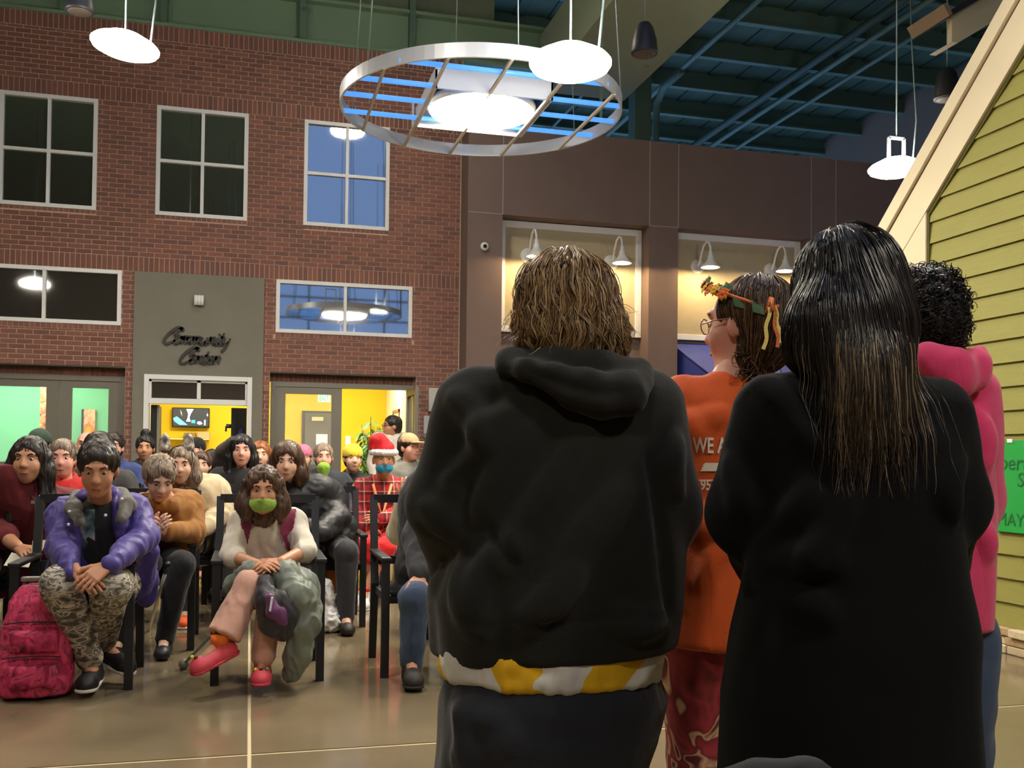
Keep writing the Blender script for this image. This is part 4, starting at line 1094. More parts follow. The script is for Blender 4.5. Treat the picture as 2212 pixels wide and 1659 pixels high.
# ---- the black arm chairs
M_chair = mat('black_chair_metal', (26, 28, 32), .45)
M_mesh = mat('black_chair_seat', (24, 25, 28), .8)
def make_chair():
    t = thing('arm_chair', 'x', 'chair')
    W, Dp = .27, .25; q = .021
    for sx in (-1, 1):
        MB().bar((sx*W, -Dp, 0), (sx*W, -Dp, .63), q*2, q*2, up=(0, 1, 0)).build('leg', M_chair, t)
        MB().bar((sx*W, Dp+.06, 0), (sx*W, Dp-.02, .46), q*2, q*2, up=(0, 1, 0)).build('leg', M_chair, t)
        MB().box((sx*W-.03, -Dp-.03, .63), (sx*W+.03, Dp+.02, .655), .008).build('armrest', M_chair, t)
        MB().bar((sx*W, Dp-.02, .44), (sx*W, Dp+.09, .96), q*2, q*1.7, up=(0, 1, 0)).build('back_post', M_chair, t)
    mb = MB().box((-W+q, -Dp, .40), (W-q, -Dp+.03, .44)).box((-W+q, Dp-.05, .40), (W-q, Dp-.02, .44))
    mb.box((-W, -Dp+.021, .40), (-W+.03, Dp-.05, .44)).box((W-.03, -Dp+.021, .40), (W, Dp-.05, .44)).build('seat_frame', M_chair, t)
    MB().box((-W+.03, -Dp+.0, .44), (W-.03, Dp-.03, .465), .01).build('seat', M_mesh, t)
    MB().bar((-W, Dp+.085, .95), (W, Dp+.085, .95), .034, .05).build('top_rail', M_chair, t)
    for zz in (.58,): MB().box((-W+.02, Dp+.008+(zz-.58)*.22, zz-.018), (W-.02, Dp+.022+(zz-.58)*.22, zz+.03)).build('back_slat', M_chair, t)
    return t
chair0 = make_chair(); CH = [0]
def chair(x, y, label, rz=0.0):
    o = chair0 if CH[0] == 0 else copy_tree(chair0); CH[0] += 1
    o.location = (x, y, 0); o.rotation_euler = (0, 0, rz); o['label'] = label; o['group'] = 'black metal arm chairs of the audience'; return o

# ---- strands of hair that follow a guide volume
def strand_mat(name, stops, rough=.38):
    if 'strand_'+name in MATS: return MATS['strand_'+name]
    m = bpy.data.materials.new('strand_'+name); m.use_nodes = True; MATS['strand_'+name] = m
    N = m.node_tree.nodes; L = m.node_tree.links; b = N['Principled BSDF']; b.inputs['Roughness'].default_value = rough
    g = N.new('ShaderNodeNewGeometry'); cr = N.new('ShaderNodeValToRGB'); els = cr.color_ramp.elements
    while len(els) < len(stops): els.new(.5)
    for e, (p, c) in zip(els, stops): e.position = p; e.color = (*lin(c), 1)
    L.new(g.outputs['Random Per Island'], cr.inputs[0]); L.new(cr.outputs[0], b.inputs['Base Color']); return m
def grad(bl, P, h=.004):
    f0 = bl.field(P); g = np.stack([bl.field(P+h*np.eye(3)[i])-f0 for i in range(3)], -1); n = np.linalg.norm(g, axis=-1, keepdims=True)
    return f0, g/np.maximum(n, 1e-6)
def tubes(paths, r0, r1, n=3):
    """paths: N x K x 3 -> thin tapered strands, as quads"""
    N_, K = paths.shape[:2]; t = np.gradient(paths, axis=1); t /= np.maximum(np.linalg.norm(t, axis=-1, keepdims=True), 1e-9)
    up = np.broadcast_to(np.array([.31, .42, .85]), t.shape); a = np.cross(t, up); a /= np.maximum(np.linalg.norm(a, axis=-1, keepdims=True), 1e-9); b = np.cross(t, a)
    s = np.linspace(0, 1, K); r = (r0[:, None] if hasattr(r0, '__len__') else r0)*(1-s**2)[None, :]+r1; V = []
    for k in range(n):
        an = 2*math.pi*k/n; V.append(paths+(a*math.cos(an)+b*math.sin(an))*r[..., None])
    V = np.stack(V, 2).reshape(-1, 3); base = (np.arange(N_)*K*n)[:, None, None]+(np.arange(K-1)*n)[None, :, None]+np.arange(n)[None, None, :]
    nx = base-np.arange(n)+(np.arange(n)+1) % n; Q = np.stack([base, nx, nx+n, base+n], -1).reshape(-1, 4); return V, Q
def grow(bl, P, dirf, steps, seg, rnd, off=.0, stick=1.0, wob=.0, wfreq=22.0, free=None):
    """march points over the guide surface; dirf(P, g, k) wanted direction; returns N x K x 3"""
    path = [P]; o = off if hasattr(off, '__len__') else np.full(len(P), off); ph = rnd.uniform(0, 6.28, len(P)); d = None
    for k in range(steps):
        f, g = grad(bl, P); w_ = dirf(P, g, k/steps); tt = w_-g*np.sum(w_*g, -1, keepdims=True)*stick; tt /= np.maximum(np.linalg.norm(tt, axis=-1, keepdims=True), 1e-6)
        if wob: s_ = np.cross(tt, g); tt = tt+s_*(wob*np.sin(ph+k*seg*wfreq*6.28)*(k/steps))[:, None]; tt /= np.maximum(np.linalg.norm(tt, axis=-1, keepdims=True), 1e-6)
        d = tt if d is None else .45*d+.55*tt; P = P+d*seg
        f = bl.field(P); P = P-g*((f-o)*stick*(1 if free is None else max(0, 1-free*(k/steps)**3)))[:, None]; path.append(P)
    return np.stack(path, 1)
def scalp(bl, vox, n, rnd, keep=None):
    V, Q = bl.surface(vox); 
    if keep is not None: V = V[keep(V)]
    return V[rnd.integers(0, len(V), n)]+rnd.normal(0, .003, (n, 3))
def hair_strands(t, J, m, hs, style, vol, n=420, seed=1, parent=None, r=.0032, L=None, under=None):
    rnd = np.random.default_rng(seed); bl = hair_cap(J, hs, style, vol); c, R = J['head'], J['hr']; up = R[:, 2]*.94-R[:, 1]*.34
    P = scalp(bl, .014, n, rnd, lambda V: ((V-c)@R[:, 2] > -.03*hs) & ((V-c)@R[:, 1] < .07*hs))
    def df(P_, g, k):
        w_ = -up+(P_-c)*1.2+rnd.normal(0, .15, P_.shape); w_[:, 2] -= k*1.2
        return w_+R[:, 1]*0
    steps = 7; LL = L or dict(short=.09, bob=.2, long=.32, curly=.1, bun=.1)[style]
    pa = grow(bl, P, df, steps, LL/steps, rnd, rnd.uniform(-.004, .006, n), 1.0, .5 if style == 'curly' else .15, 14, .4)
    V, Q = tubes(pa, rnd.uniform(.6, 1.2, n)*r, .0006); return tag(obj('hair_strands', qmesh('hair_strands', V, Q, root_loc(t), [m]), None, parent or t), kind='stuff')

# ================================================================ AUDIENCE
W = onY
SK = {'tan': skin_mat('tan', (196, 140, 108)), 'light': skin_mat('light', (222, 176, 150)), 'brown': skin_mat('brown', (160, 108, 80)), 'pink': skin_mat('pink', (226, 166, 146))}
HM = {'dark': hair_mat('dark', (44, 36, 32)), 'brown': hair_mat('brown', (84, 60, 44)), 'black': hair_mat('black', (26, 23, 23)), 'grey': hair_mat('greyblond', (136, 118, 100)), 'auburn': hair_mat('auburn', (150, 92, 50)), 'white': hair_mat('white', (196, 188, 178))}
fab = lambda n, c, **k: mat('fabric_'+n, c, **{**dict(rough=.85, var=.08, vscale=25, bump=.12, bscale=200, sheen=.15, crease=.16, cscale=7), **k})
M_sole = mat('white_rubber', (222, 218, 208), .6); M_blackfab = fab('black', (26, 26, 29)); M_charcoal = fab('charcoal', (46, 46, 50)); M_shoe_b = mat('black_shoe', (24, 24, 28), .5)
M_puffer = mat('black_puffer', (30, 30, 34), .55, var=.05)
def person(label, loc, group=None): return thing('person', label, 'person', (float(loc[0]), float(loc[1]), 0.0), 0, group)
def setj(J, Y, **px):
    """joints given as picture positions and a distance"""
    for k, v in px.items(): J[k] = W(v[0], v[1], v[2] if len(v) > 2 else Y)
    return J
def look(J, yaw=0.0, pitch=0.0, roll=0.0): J['hr'] = rot(math.pi+yaw, pitch, roll)
def mask(t, J, hs, m):
    T = lambda x, y, z: J['head']+J['hr']@(V3(x, y, z)*hs); R = J['hr']
    bl = Blend(.015).ell(T(0, .042, -.052), V3(.066, .058, .052)*hs, R).limb(T(0, .094, -.012), T(0, .098, -.03), .010*hs, .014*hs, .02)
    bl.cut(T(0, 0, 0)+R[:, 1]*.012*hs, -R[:, 1], .01); o = cloth('face_mask', bl, m, t, .007, .003, 40, 5)
    mb = MB()
    for q in (1, -1): mb.tube([T(.064*q, .03, -.03), T(.076*q, .0, -.01), T(.08*q, -.012, .012)], .0022*hs, 5)
    mb.build('ear_loops', M_frame, o); return o
def top(t, J, m, nm='shirt', tk=.016, g=1.0, sleeve=1.0, vox=.013, amp=.006, hem=None, neck=.02, u=1.0, scale=9, seed=1, collar=False, which='LR', m2=None):
    bl = Blend(.03); torso(bl, J, tk, g); arms(bl, J, tk*.8, which, sleeve, u)
    if hem is not None: bl.cut(V3(0, 0, hem), V3(0, 0, -1), .01)
    bl.ell(J['nec']+J['B'][:, 1]*.03+V3(0, 0, .075), V3(.085, .085, .08)*J['s'], None, .02, '-')
    return cloth(nm, bl, m, t, vox, amp, scale, seed, solo=True)
def trousers(t, J, m, nm='trousers', tk=.014, vox=.013, amp=.005, end=.97, flare=0.0, u=1.0, seed=2, g=1.0):
    bl = Blend(.035); bl.ell(J['pel'], V3(.17*g+tk, .13*g+tk, .11)*J['s'], J['B'], .05); legs(bl, J, tk, 'LR', end, u, flare)
    for n in 'LR': bl.cut(J['kn'+n]+(J['an'+n]-J['kn'+n])*(end+.06), J['an'+n]-J['kn'+n], .004) if False else None
    return cloth(nm, bl, m, t, vox, amp, 11, seed)

# ---- front row -------------------------------------------------------------
CHY = 5.64
chair(-1.63, CHY+.06, 'empty black arm chair at the picture edge in front of the maroon shirt')
chair(-.848, CHY, 'black arm chair under the person in the purple jacket')
chair(.113, CHY, 'black arm chair under the girl in the green mask')
chair(1.0, CHY, 'black arm chair under the seated person in jeans beside the black hoodie')

# purple jacket
J = sit(-.84, CHY, s=1.06); Y = 5.4
setj(J, Y, head=(212, 1016, 5.22), nec=(216, 1082, 5.42), che=(212, 1150, 5.52), shR=(146, 1116, 5.52), shL=(284, 1110, 5.52), elR=(132, 1180, 5.36), elL=(312, 1160, 5.40), wrR=(168, 1238, 5.10), wrL=(232, 1222, 5.08),
     hipR=(168, 1262, 5.62), hipL=(255, 1262, 5.62), knR=(128, 1262, 5.17), knL=(238, 1268, 5.15), anR=(201, 1438, 5.44), anL=(222, 1392, 5.62), pel=(212, 1240, 5.7))
J['ftR'] = unit(V3(-.02, -1, 0)); J['ftL'] = unit(V3(.75, -.6, -.25)); look(J, -.05, -.30)
t = person('person in a purple jacket and grey camouflage trousers, seated in the front row', J['pel'])
hL = dict(a=(J['wrL'], W(178, 1262, 5.0)-J['wrL'], V3(.1, -.75, .6)), side=1, curl=.3, s=1.05); hR = dict(a=(J['wrR'], W(200, 1262, 5.02)-J['wrR'], V3(0, -.7, .6)), side=-1, curl=.4, s=1.0)
body(t, J, SK['tan'], hands=[hL, hR], hs=1.10)
hair(t, J, HM['dark'], 1.10, 'short', 1.0); 
top(t, J, M_blackfab, 't_shirt', .012, 1.18, .3, seed=4)
# printed wolf picture on the shirt front: a raised print following the chest
pr = Blend(.01); c0 = W(188, 1135, 5.30)
M_camo = ramp_mat('grey_camouflage', [(0, (76, 72, 66)), (.40, (128, 122, 110)), (.49, (188, 180, 164)), (.58, (94, 88, 80)), (.66, (204, 196, 180))], 15, .85, 'noise', 2, (1, 1, 2.2), .5, const=True)
trousers(t, J, M_camo, tk=.018, amp=.006, u=1.08, end=.9)
bl = Blend(.03); torso(bl, J, .034, 1.22); arms(bl, J, .02, 'LR', .93, 1.05); bl.limb(W(318, 1190, 5.6), W(316, 1290, 5.72), .06, .05, .06)
B = J['B']; cf = J['che']-B[:, 0]*.0+V3(.0, -.2, -.05)
bl.slab(W(208, 1165, 5.3), np.stack([unit(V3(1, 0, .12)), V3(0, 1, 0), unit(V3(-.12, 0, 1))], 1), V3(.082, .22, .2), .03)
bl.ell(J['nec']+V3(0, -.06, .06), V3(.08, .1, .09), None, .03, '-')
M_purp = fab('purple_nylon', (70, 56, 138), rough=.5)
jk = cloth('jacket', bl, M_purp, t, .009, .011, 10, 11)
bl = Blend(.02); bl.chain([W(172, 1128, 5.26), W(158, 1098, 5.36), W(168, 1076, 5.52), W(215, 1066, 5.62), W(262, 1070, 5.52), W(276, 1090, 5.38), W(262, 1122, 5.28)], [.024, .036, .036, .036, .036, .036, .024], .02)
cloth('collar', bl, fab('grey_lining', (104, 100, 96)), jk, .01, .006, 20, 3)
for x, y in ((150, 1105), (148, 1133), (263, 1078), (228, 1113), (277, 1172)): MB().ball(W(x, y, 5.27), .008).build('snap_button', M_frame, jk)
sh_ = MB()
def print_patch(t, poly, Y0, m, nm, parent, dy=.0):
    vs = [W(x, y, yy) for x, y, yy in poly]; MB().prism(vs, (0, .012, 0)).build(nm, m, parent)
M_wolf = ramp_mat('wolf_print', [(.35, (24, 34, 42)), (.5, (96, 124, 134)), (.65, (190, 200, 198))], 14, .8, 'noise', 3)
def rays(x, y): return _R*((x-CXP)/F_PX)[..., None]-_U*((y-CYP)/F_PX)[..., None]+_fw
def hits(bl, x, y, near):
    d = rays(np.asarray(x, float), np.asarray(y, float)); D = np.full(d.shape[:-1], near)
    for _ in range(45): D = D+np.clip(bl.field(CAM+d*D[..., None]), -.02, .3)*.72
    return d, D
def surf_patch(name, bl, poly, m, parent, lift=.004, step=7, near=3.0):
    """flat print laid on a blended surface: every point of a picture outline is dropped on to the cloth"""
    xs = [p[0] for p in poly]; ys = [p[1] for p in poly]; vs = {}; fs = []
    def inside(x, y):
        c = False; n = len(poly)
        for i in range(n):
            (x0, y0), (x1, y1) = poly[i], poly[(i+1) % n]
            if (y0 > y) != (y1 > y) and x < (x1-x0)*(y-y0)/(y1-y0)+x0: c = not c
        return c
    gx = np.arange(min(xs), max(xs)+step, step); gy = np.arange(min(ys), max(ys)+step, step)
    pts = rays(gx[:, None]+0*gy[None], gy[None]+0*gx[:, None]); D = np.full(pts.shape[:2], near)
    for _ in range(60): D = D+np.clip(bl.field(CAM+pts*D[..., None]), -.02, .4)*.75
    Pw = CAM+pts*(D-lift)[..., None]; idx = {}
    mb = MB(); vl = []
    for i in range(len(gx)-1):
        for j in range(len(gy)-1):
            if inside(gx[i]+step/2, gy[j]+step/2):
                f = []
                for a, b in ((i, j), (i+1, j), (i+1, j+1), (i, j+1)):
                    if (a, b) not in idx: idx[(a, b)] = len(vl); vl.append(Pw[a, b])
                    f.append(idx[(a, b)])
                if max(abs(D[a, b]-D[i, j]) for a, b in ((i+1, j), (i+1, j+1), (i, j+1))) < .12: fs.append(tuple(f))
    mb.raw(vl, fs, True); return mb.build(name, m, parent)
bt = Blend(.03); torso(bt, J, .012, 1.18)
surf_patch('print', bt, [(184, 1100), (206, 1100), (203, 1130), (206, 1160), (200, 1185), (182, 1195), (170, 1170), (172, 1140)], M_wolf, t, .006, 2.5, 4.6)
for n in 'RL':
    o = shoe(t, J, n, M_shoe_b, M_sole, L=.27, w=.046)
a = J['anR']; MB().tube([a+V3(0, 0, .025), a+V3(-.004, 0, .06)], .052, 14).build('sock', mat('pink_sock', (206, 70, 110), .9), t)

# girl with the green mask
J = sit(.113, CHY, s=.92)
setj(J, 5.5, head=(569, 1062, 5.40), nec=(577, 1118, 5.56), che=(577, 1172, 5.62), shR=(526, 1128, 5.60), shL=(632, 1128, 5.60), elR=(498, 1200, 5.46), elL=(660, 1190, 5.46), wrR=(553, 1219, 5.26), wrL=(607, 1214, 5.24), pel=(577, 1250, 5.72),
     hipR=(550, 1258, 5.66), hipL=(605, 1258, 5.66), knR=(540, 1262, 5.22), knL=(588, 1275, 5.26), anR=(474, 1392, 5.12), anL=(567, 1432, 5.24))
J['ftR'] = unit(V3(-.75, -.45, -.30)); J['ftL'] = unit(V3(-.06, -1, 0)); look(J, .05, -.08)
t = person('girl in a green face mask, white sweatshirt and pink trousers, seated with crossed legs', J['pel'])
hR = dict(a=(J['wrR'], W(592, 1222, 5.16)-J['wrR'], V3(0, -.6, .8)), side=-1, curl=.35, s=.92); hL = dict(a=(J['wrL'], W(556, 1228, 5.17)-J['wrL'], V3(0, -.6, .8)), side=1, curl=.35, s=.92)
body(t, J, SK['tan'], hands=[hR, hL], hs=1.0)
bl = Blend(.02)
for n in 'LR': bl.limb(J['el'+n], J['wr'+n], .041, .028, .01)
obj('forearms', qmesh('forearms', *bl.surface(.009), root_loc(t), [SK['tan']]), None, t)
hair(t, J, HM['brown'], 1.03, 'bob', .98, amp=.01)
mask(t, J, 1.04, fab('lime_mask', (156, 196, 84)))
sw = fab('cream_sweatshirt', (214, 206, 190)); top(t, J, sw, 'sweatshirt', .02, 1.05, .15, amp=.008, u=1.08, seed=6)
M_pinkp = fab('pale_pink_twill', (218, 168, 148))
bl = Blend(.035); bl.ell(J['pel'], V3(.16, .13, .11), J['B'], .05)
for n, fl in (('R', .03), ('L', .02)): bl.limb(J['hip'+n], J['kn'+n], .085, .068, .04).limb(J['kn'+n], J['kn'+n]+(J['an'+n]-J['kn'+n])*.93, .066, .06+fl, .03)
for n in 'RL': bl.cut(J['kn'+n]+(J['an'+n]-J['kn'+n])*.9, J['an'+n]-J['kn'+n], .004) if n == 'R' else None
bl2 = Blend(.03); bl2.limb(J['hipL'], J['knL'], .08, .068).limb(J['knL'], J['knL']+(J['anL']-J['knL'])*.9, .064, .058)
cloth('trousers', bl2, M_pinkp, t, .011, .005, 12, 7)
bl = Blend(.03).ell(J['pel'], V3(.16, .13, .11), J['B'], .05).limb(J['hipR'], J['knR'], .085, .07, .04).limb(J['knR'], J['knR']+(J['anR']-J['knR'])*1.0, .068, .088, .03); q = J['knR']+(J['anR']-J['knR'])*.86
bl.cut(q, J['anR']-J['knR'], .004)
cloth('trouser_leg', bl, M_pinkp, t, .011, .005, 12, 8)
M_croc = mat('coral_clog', (222, 76, 92), .5)
for n in 'RL':
    o = shoe(t, J, n, M_croc, mat('coral_sole', (196, 60, 78), .6), L=.235, w=.05, nm='clog')
    f = unit(J['ft'+n]); base = J['an'+n]-V3(0, 0, .05)+f*.12+V3(0, 0, .04)
    for k, cl in enumerate(((240, 210, 60), (40, 40, 40), (90, 170, 90))): MB().ball(base+V3(.028*(k-1), -.0, .003)+f*.012*(k % 2), .010).build('charm', mat('clog_charm_%d' % k, cl, .4), o)
MB().tube([J['anR']+V3(0, 0, .05), J['anR']-V3(0, 0, .0)], .043, 14).build('sock', mat('orange_sock', (240, 120, 40), .9), t)
# backpack straps
M_strap = fab('maroon_strap', (120, 28, 62)); bg = Blend(.03); torso(bg, J, .026, 1.05)
rs_ = surf_patch('backpack_strap', bg, [(518, 1098), (545, 1098), (543, 1135), (534, 1178), (526, 1170), (520, 1130)], M_strap, t, .022, 2, 4.8)
rs_ = surf_patch('backpack_strap', bg, [(610, 1095), (640, 1100), (634, 1140), (620, 1160), (632, 1192), (622, 1192), (606, 1150)], M_strap, t, .022, 2, 4.8)
bl = Blend(.05).ell(W(578, 1150, 5.86), V3(.15, .08, .2)); tag(cloth('backpack', bl, M_strap, None, .014, .006), 'maroon backpack worn on the back of the girl in white', 'backpack')
# grey jacket over her lap, hanging to the floor
bl = Blend(.05)
for pts, rr in (([(500, 1262, 5.34), (545, 1240, 5.28), (610, 1240, 5.26), (655, 1262, 5.32), (672, 1290, 5.36)], [.03, .055, .06, .06, .04]), ([(610, 1245, 5.24), (645, 1290, 5.16), (655, 1345, 5.16), (645, 1410, 5.18), (632, 1452, 5.2)], [.06, .075, .07, .055, .045]),
                ([(655, 1265, 5.3), (668, 1320, 5.28), (660, 1390, 5.28)], [.05, .05, .04]), ([(500, 1262, 5.34), (486, 1278, 5.35)], [.03, .014])): bl.chain([W(*p) for p in pts], rr, .05)
tag(cloth('draped_jacket', bl, fab('sage_nylon', (112, 120, 108), rough=.55), None, .009, .012, 12, 21), 'grey green jacket draped over the lap of the girl, hanging to the floor', 'jacket')
dj = bpy.context.scene.objects['draped_jacket']
bl = Blend(.04).chain([W(*p) for p in ((572, 1255, 5.16), (578, 1300, 5.10), (590, 1345, 5.1), (612, 1362, 5.12))], [.035, .055, .06, .04], .04).chain([W(*p) for p in ((612, 1290, 5.1), (625, 1330, 5.1), (612, 1362, 5.12))], [.03, .045, .04], .04)
cloth('lining', bl, fab('black_lining', (36, 32, 38), rough=.5), dj, .011, .008, 14, 22)
bl = Blend(.03).chain([W(*p) for p in ((582, 1290, 5.035), (590, 1322, 5.03), (604, 1338, 5.035))], [.02, .028, .022], .03).chain([W(*p) for p in ((608, 1320, 5.045), (612, 1345, 5.045))], [.022, .02], .03)
cloth('lining_patch', bl, fab('violet_lining', (96, 40, 92), rough=.45), dj, .009, .004, 16, 23)
MB().bar(W(588, 1290, 5.0), W(583, 1320, 5.0), .018, .01).build('care_tag', M_frame, dj)

# seated person in dark jacket and jeans beside the hoodie
J = sit(1.06, CHY, s=1.04)
setj(J, 5.4, elR=(893, 1165, 5.50), wrR=(908, 1246, 5.24), knR=(896, 1290, 5.18), anR=(889, 1432, 5.24), shR=(935, 1075, 5.6), hipR=(950, 1262, 5.66)); J['ftR'] = unit(V3(-.1, -1, 0)); J['head'] = W(965, 1015, 5.5); J['nec'] = W(968, 1075, 5.58)
t = person('person in dark jacket and jeans, hand on knee, half hidden by the black hoodie', J['pel'])
body(t, J, SK['tan'], hands=[dict(a=(J['wrR'], W(884, 1284, 5.06)-J['wrR'], V3(.0, -.75, .65)), side=-1, curl=.32, s=1.02)])
hair(t, J, HM['dark'], 1.0, 'short'); top(t, J, M_charcoal, 'jacket', .03, 1.15, .95, amp=.009, seed=9)
M_jean = fab('blue_denim', (58, 76, 104), var=.25, vscale=8); trousers(t, J, M_jean, tk=.018, amp=.006, seed=5)
for n in 'RL': shoe(t, J, n, mat('brown_boot', (44, 38, 34), .6), mat('boot_sole', (30, 28, 26), .7), L=.28, w=.048)

# ---- second row ------------------------------------------------------------
def seatchair(J, label): chair(float(J['pel'][0]), float(J['pel'][1])-.08, label)
# maroon shirt
J = sit(-1.60, 6.52, s=1.14); setj(J, 6.3, head=(64, 998, 6.28), nec=(74, 1062, 6.42), che=(78, 1120, 6.48), shR=(12, 1098, 6.46), shL=(142, 1090, 6.5), elR=(0, 1150, 6.3), wrR=(38, 1182, 6.1), wrL=(108, 1190, 6.1), elL=(165, 1150, 6.36))
look(J, .1, .02); t = person('person in a maroon t-shirt with a cross necklace and long dark hair', J['pel'])
body(t, J, SK['tan'], hands=[dict(a=(J['wrR'], W(62, 1196, 6.0)-J['wrR'], V3(0, -.6, .8)), side=-1, curl=.4)], hs=1.12)
bl = Blend(.02)
for n in 'LR': bl.limb(J['el'+n], J['wr'+n], .05, .034, .01)
obj('forearms', qmesh('forearms', *bl.surface(.01), root_loc(t), [SK['tan']]), None, t)
hair(t, J, HM['dark'], 1.12, 'long', 1.0, amp=.008); top(t, J, fab('maroon_jersey', (104, 24, 30)), 't_shirt', .03, 1.4, .3, amp=.006, u=1.12, seed=12); trousers(t, J, M_charcoal)
for n in 'RL': shoe(t, J, n, M_shoe_b, M_sole)
nk = MB(); bgm = Blend(.03); torso(bgm, J, .03, 1.4)
cq = W(80, 1088, 6.19); MB().box((cq[0]-.009, cq[1]-.01, cq[2]-.055), (cq[0]+.009, cq[1], cq[2]+.035)).box((cq[0]-.03, cq[1]-.01, cq[2]+.0), (cq[0]+.03, cq[1], cq[2]+.018)).tube([W(62, 1064, 6.26), W(74, 1078, 6.21), (cq[0], cq[1]-.005, cq[2]+.035), W(90, 1066, 6.23), W(94, 1050, 6.28)], .003, 5).build('necklace', mat('silver', (196, 192, 182), .3, metal=.8), t)
seatchair(J, 'black arm chair under the person in the maroon t-shirt')
pp = thing('paper_sheet', 'white printed sheet held on the lap of the person in maroon', 'paper', W(55, 1205, 6.0))
MB().prism([W(8, 1222, 5.97), W(62, 1226, 5.95), W(70, 1204, 6.0), W(25, 1194, 6.04)], (0, 0, .002)).build('sheet', mat('paper_white', (236, 230, 206), .8), pp)
MB().prism([W(66, 1206, 6.0), W(90, 1192, 6.0), W(102, 1166, 6.04), W(70, 1168, 6.04)], (0, .003, 0)).build('folded_leaf', mat('paper_cream', (226, 220, 180), .8), pp)

# mustard hoodie
J = sit(-.6, 6.62, s=.98); setj(J, 6.5, head=(345, 1036, 6.30), nec=(358, 1080, 6.46), che=(368, 1128, 6.55), shR=(322, 1096, 6.52), shL=(412, 1092, 6.56), elR=(318, 1148, 6.4), elL=(418, 1150, 6.42), wrR=(338, 1144, 6.2), wrL=(362, 1150, 6.2), knR=(318, 1215, 6.2), knL=(392, 1218, 6.2))
look(J, -.25, -.5); t = person('person in a mustard hoodie looking down, with short fair hair', J['pel'])
body(t, J, SK['light'], hands=[dict(a=(J['wrL'], W(338, 1132, 6.1)-J['wrL'], V3(0, -.9, .2)), side=1, curl=.7, s=.95), dict(a=(J['wrR'], W(350, 1130, 6.12)-J['wrR'], V3(0, -.9, .2)), side=-1, curl=.7, s=.95)], hs=1.05)
hair(t, J, HM['grey'], 1.05, 'short', 1.05, amp=.01); bl = top(t, J, fab('mustard_fleece', (150, 98, 36)), 'hoodie', .026, 1.1, .95, amp=.011, u=1.06, seed=14); trousers(t, J, M_blackfab)
b2 = Blend(.03).chain([W(318, 1075, 6.42), W(335, 1092, 6.36), W(372, 1094, 6.38), W(402, 1078, 6.5)], [.035, .045, .045, .04], .03); cloth('hood', b2, MATS['fabric_mustard_fleece'], t, .011, .006, 16, 4)
for n in 'RL': shoe(t, J, n, M_shoe_b, None)
seatchair(J, 'black arm chair under the person in the mustard hoodie')

# cream hoodie with wolf ear headband
J = sit(-.28, 7.75, s=1.08); setj(J, 7.7, head=(392, 1006, 7.55), nec=(405, 1050, 7.68), che=(428, 1090, 7.75), shR=(375, 1068, 7.72), shL=(462, 1058, 7.78), elL=(478, 1112, 7.62), elR=(378, 1115, 7.6), wrL=(438, 1140, 7.4))
look(J, .05, -.1); t = person('person in a cream hoodie wearing a furry wolf ear headband', J['pel']); body(t, J, SK['light'], hs=1.08, hv=.009)
hair(t, J, HM['grey'], 1.08, 'bob', 1.0); top(t, J, fab('oatmeal_fleece', (204, 184, 148)), 'hoodie', .03, 1.15, .95, amp=.013, u=1.1, seed=16); trousers(t, J, M_charcoal)
for n in 'RL': shoe(t, J, n, mat('orange_shoe', (236, 92, 30), .6), M_sole)
surf_patch('print', (lambda b: torso(b, J, .036, 1.2))(Blend(.03)), [(394, 1062), (410, 1058), (406, 1078), (420, 1090), (402, 1086)], mat('orange_print', (226, 120, 60), .8), t, .012, 4, 7.0)
hb = thing('ear_headband', 'furry grey wolf ear headband on the cream hoodie wearer', 'headband', J['head'])
R = J['hr']; T = lambda x, y, z: J['head']+R@(V3(x, y, z)*1.08)
MB().tube([T(math.cos(a)*.092, 0, .035+math.sin(a)*.1) for a in np.linspace(-.3, math.pi+.3, 16)], .008, 8).build('band', mat('band_dark', (60, 56, 54), .8), hb)
for q, cx_ in ((1, 356), (-1, 407)):
    a0, a1, a2 = W(cx_, 936, 7.54), W(cx_-14, 966, 7.54), W(cx_+14, 966, 7.54)
    b2 = Blend(.02).chain([(a1+a2)/2, (a0*.6+(a1+a2)/2*.4), a0], [.042, .03, .006], .015).ell(((a1+a2)/2+a0)/2-V3(0, .04, 0), V3(.022, .026, .045), None, .01, '-')
    cloth('ear', b2, ramp_mat('wolf_fur', [(.35, (90, 84, 78)), (.5, (150, 140, 128)), (.7, (214, 204, 188))], 30, .9, 'noise', 4), hb, .008, .004, 60, 2)
seatchair(J, 'black arm chair under the wearer of the wolf ear headband')

# black puffer jacket behind the girl
def rings(bl_): return bl_
J = sit(.52, 7.25, s=1.06); setj(J, 7.2, head=(620, 1000, 7.1), nec=(632, 1050, 7.22), che=(655, 1098, 7.25), shR=(600, 1068, 7.22), shL=(708, 1066, 7.28), elL=(730, 1120, 7.1), wrL=(690, 1150, 6.85), elR=(610, 1130, 7.1))
look(J, .1, -.1); t = person('person in a black puffer jacket seated behind the girl in white', J['pel']); body(t, J, SK['light'], hs=1.08, hv=.009)
hair(t, J, HM['brown'], 1.1, 'bob', 1.08)
def puffer(t, J, tk, seed=3, m=M_puffer, g=1.25):
    bl = Blend(.03); torso(bl, J, tk*.8, g); arms(bl, J, tk*.75, 'LR', .95, 1.1); V, Q = bl.surface(.013); V = smooth(V, Q, 2); N = vnormals(V, Q)
    V = V+N*(.016*np.abs(np.sin((V[:, 2]+.05*np.sin(9*V[:, 0]))*2*math.pi/.17/2*1.0))-.008)[:, None]; V = folds(V, Q, .006, 18, (1, 1, 1), seed)
    return obj('puffer_jacket', qmesh('puffer_jacket', V, Q, root_loc(t), [m]), None, t)
puffer(t, J, .045); trousers(t, J, M_charcoal)
for n in 'RL': shoe(t, J, n, mat('brown_boot', (44, 38, 34), .6), None)
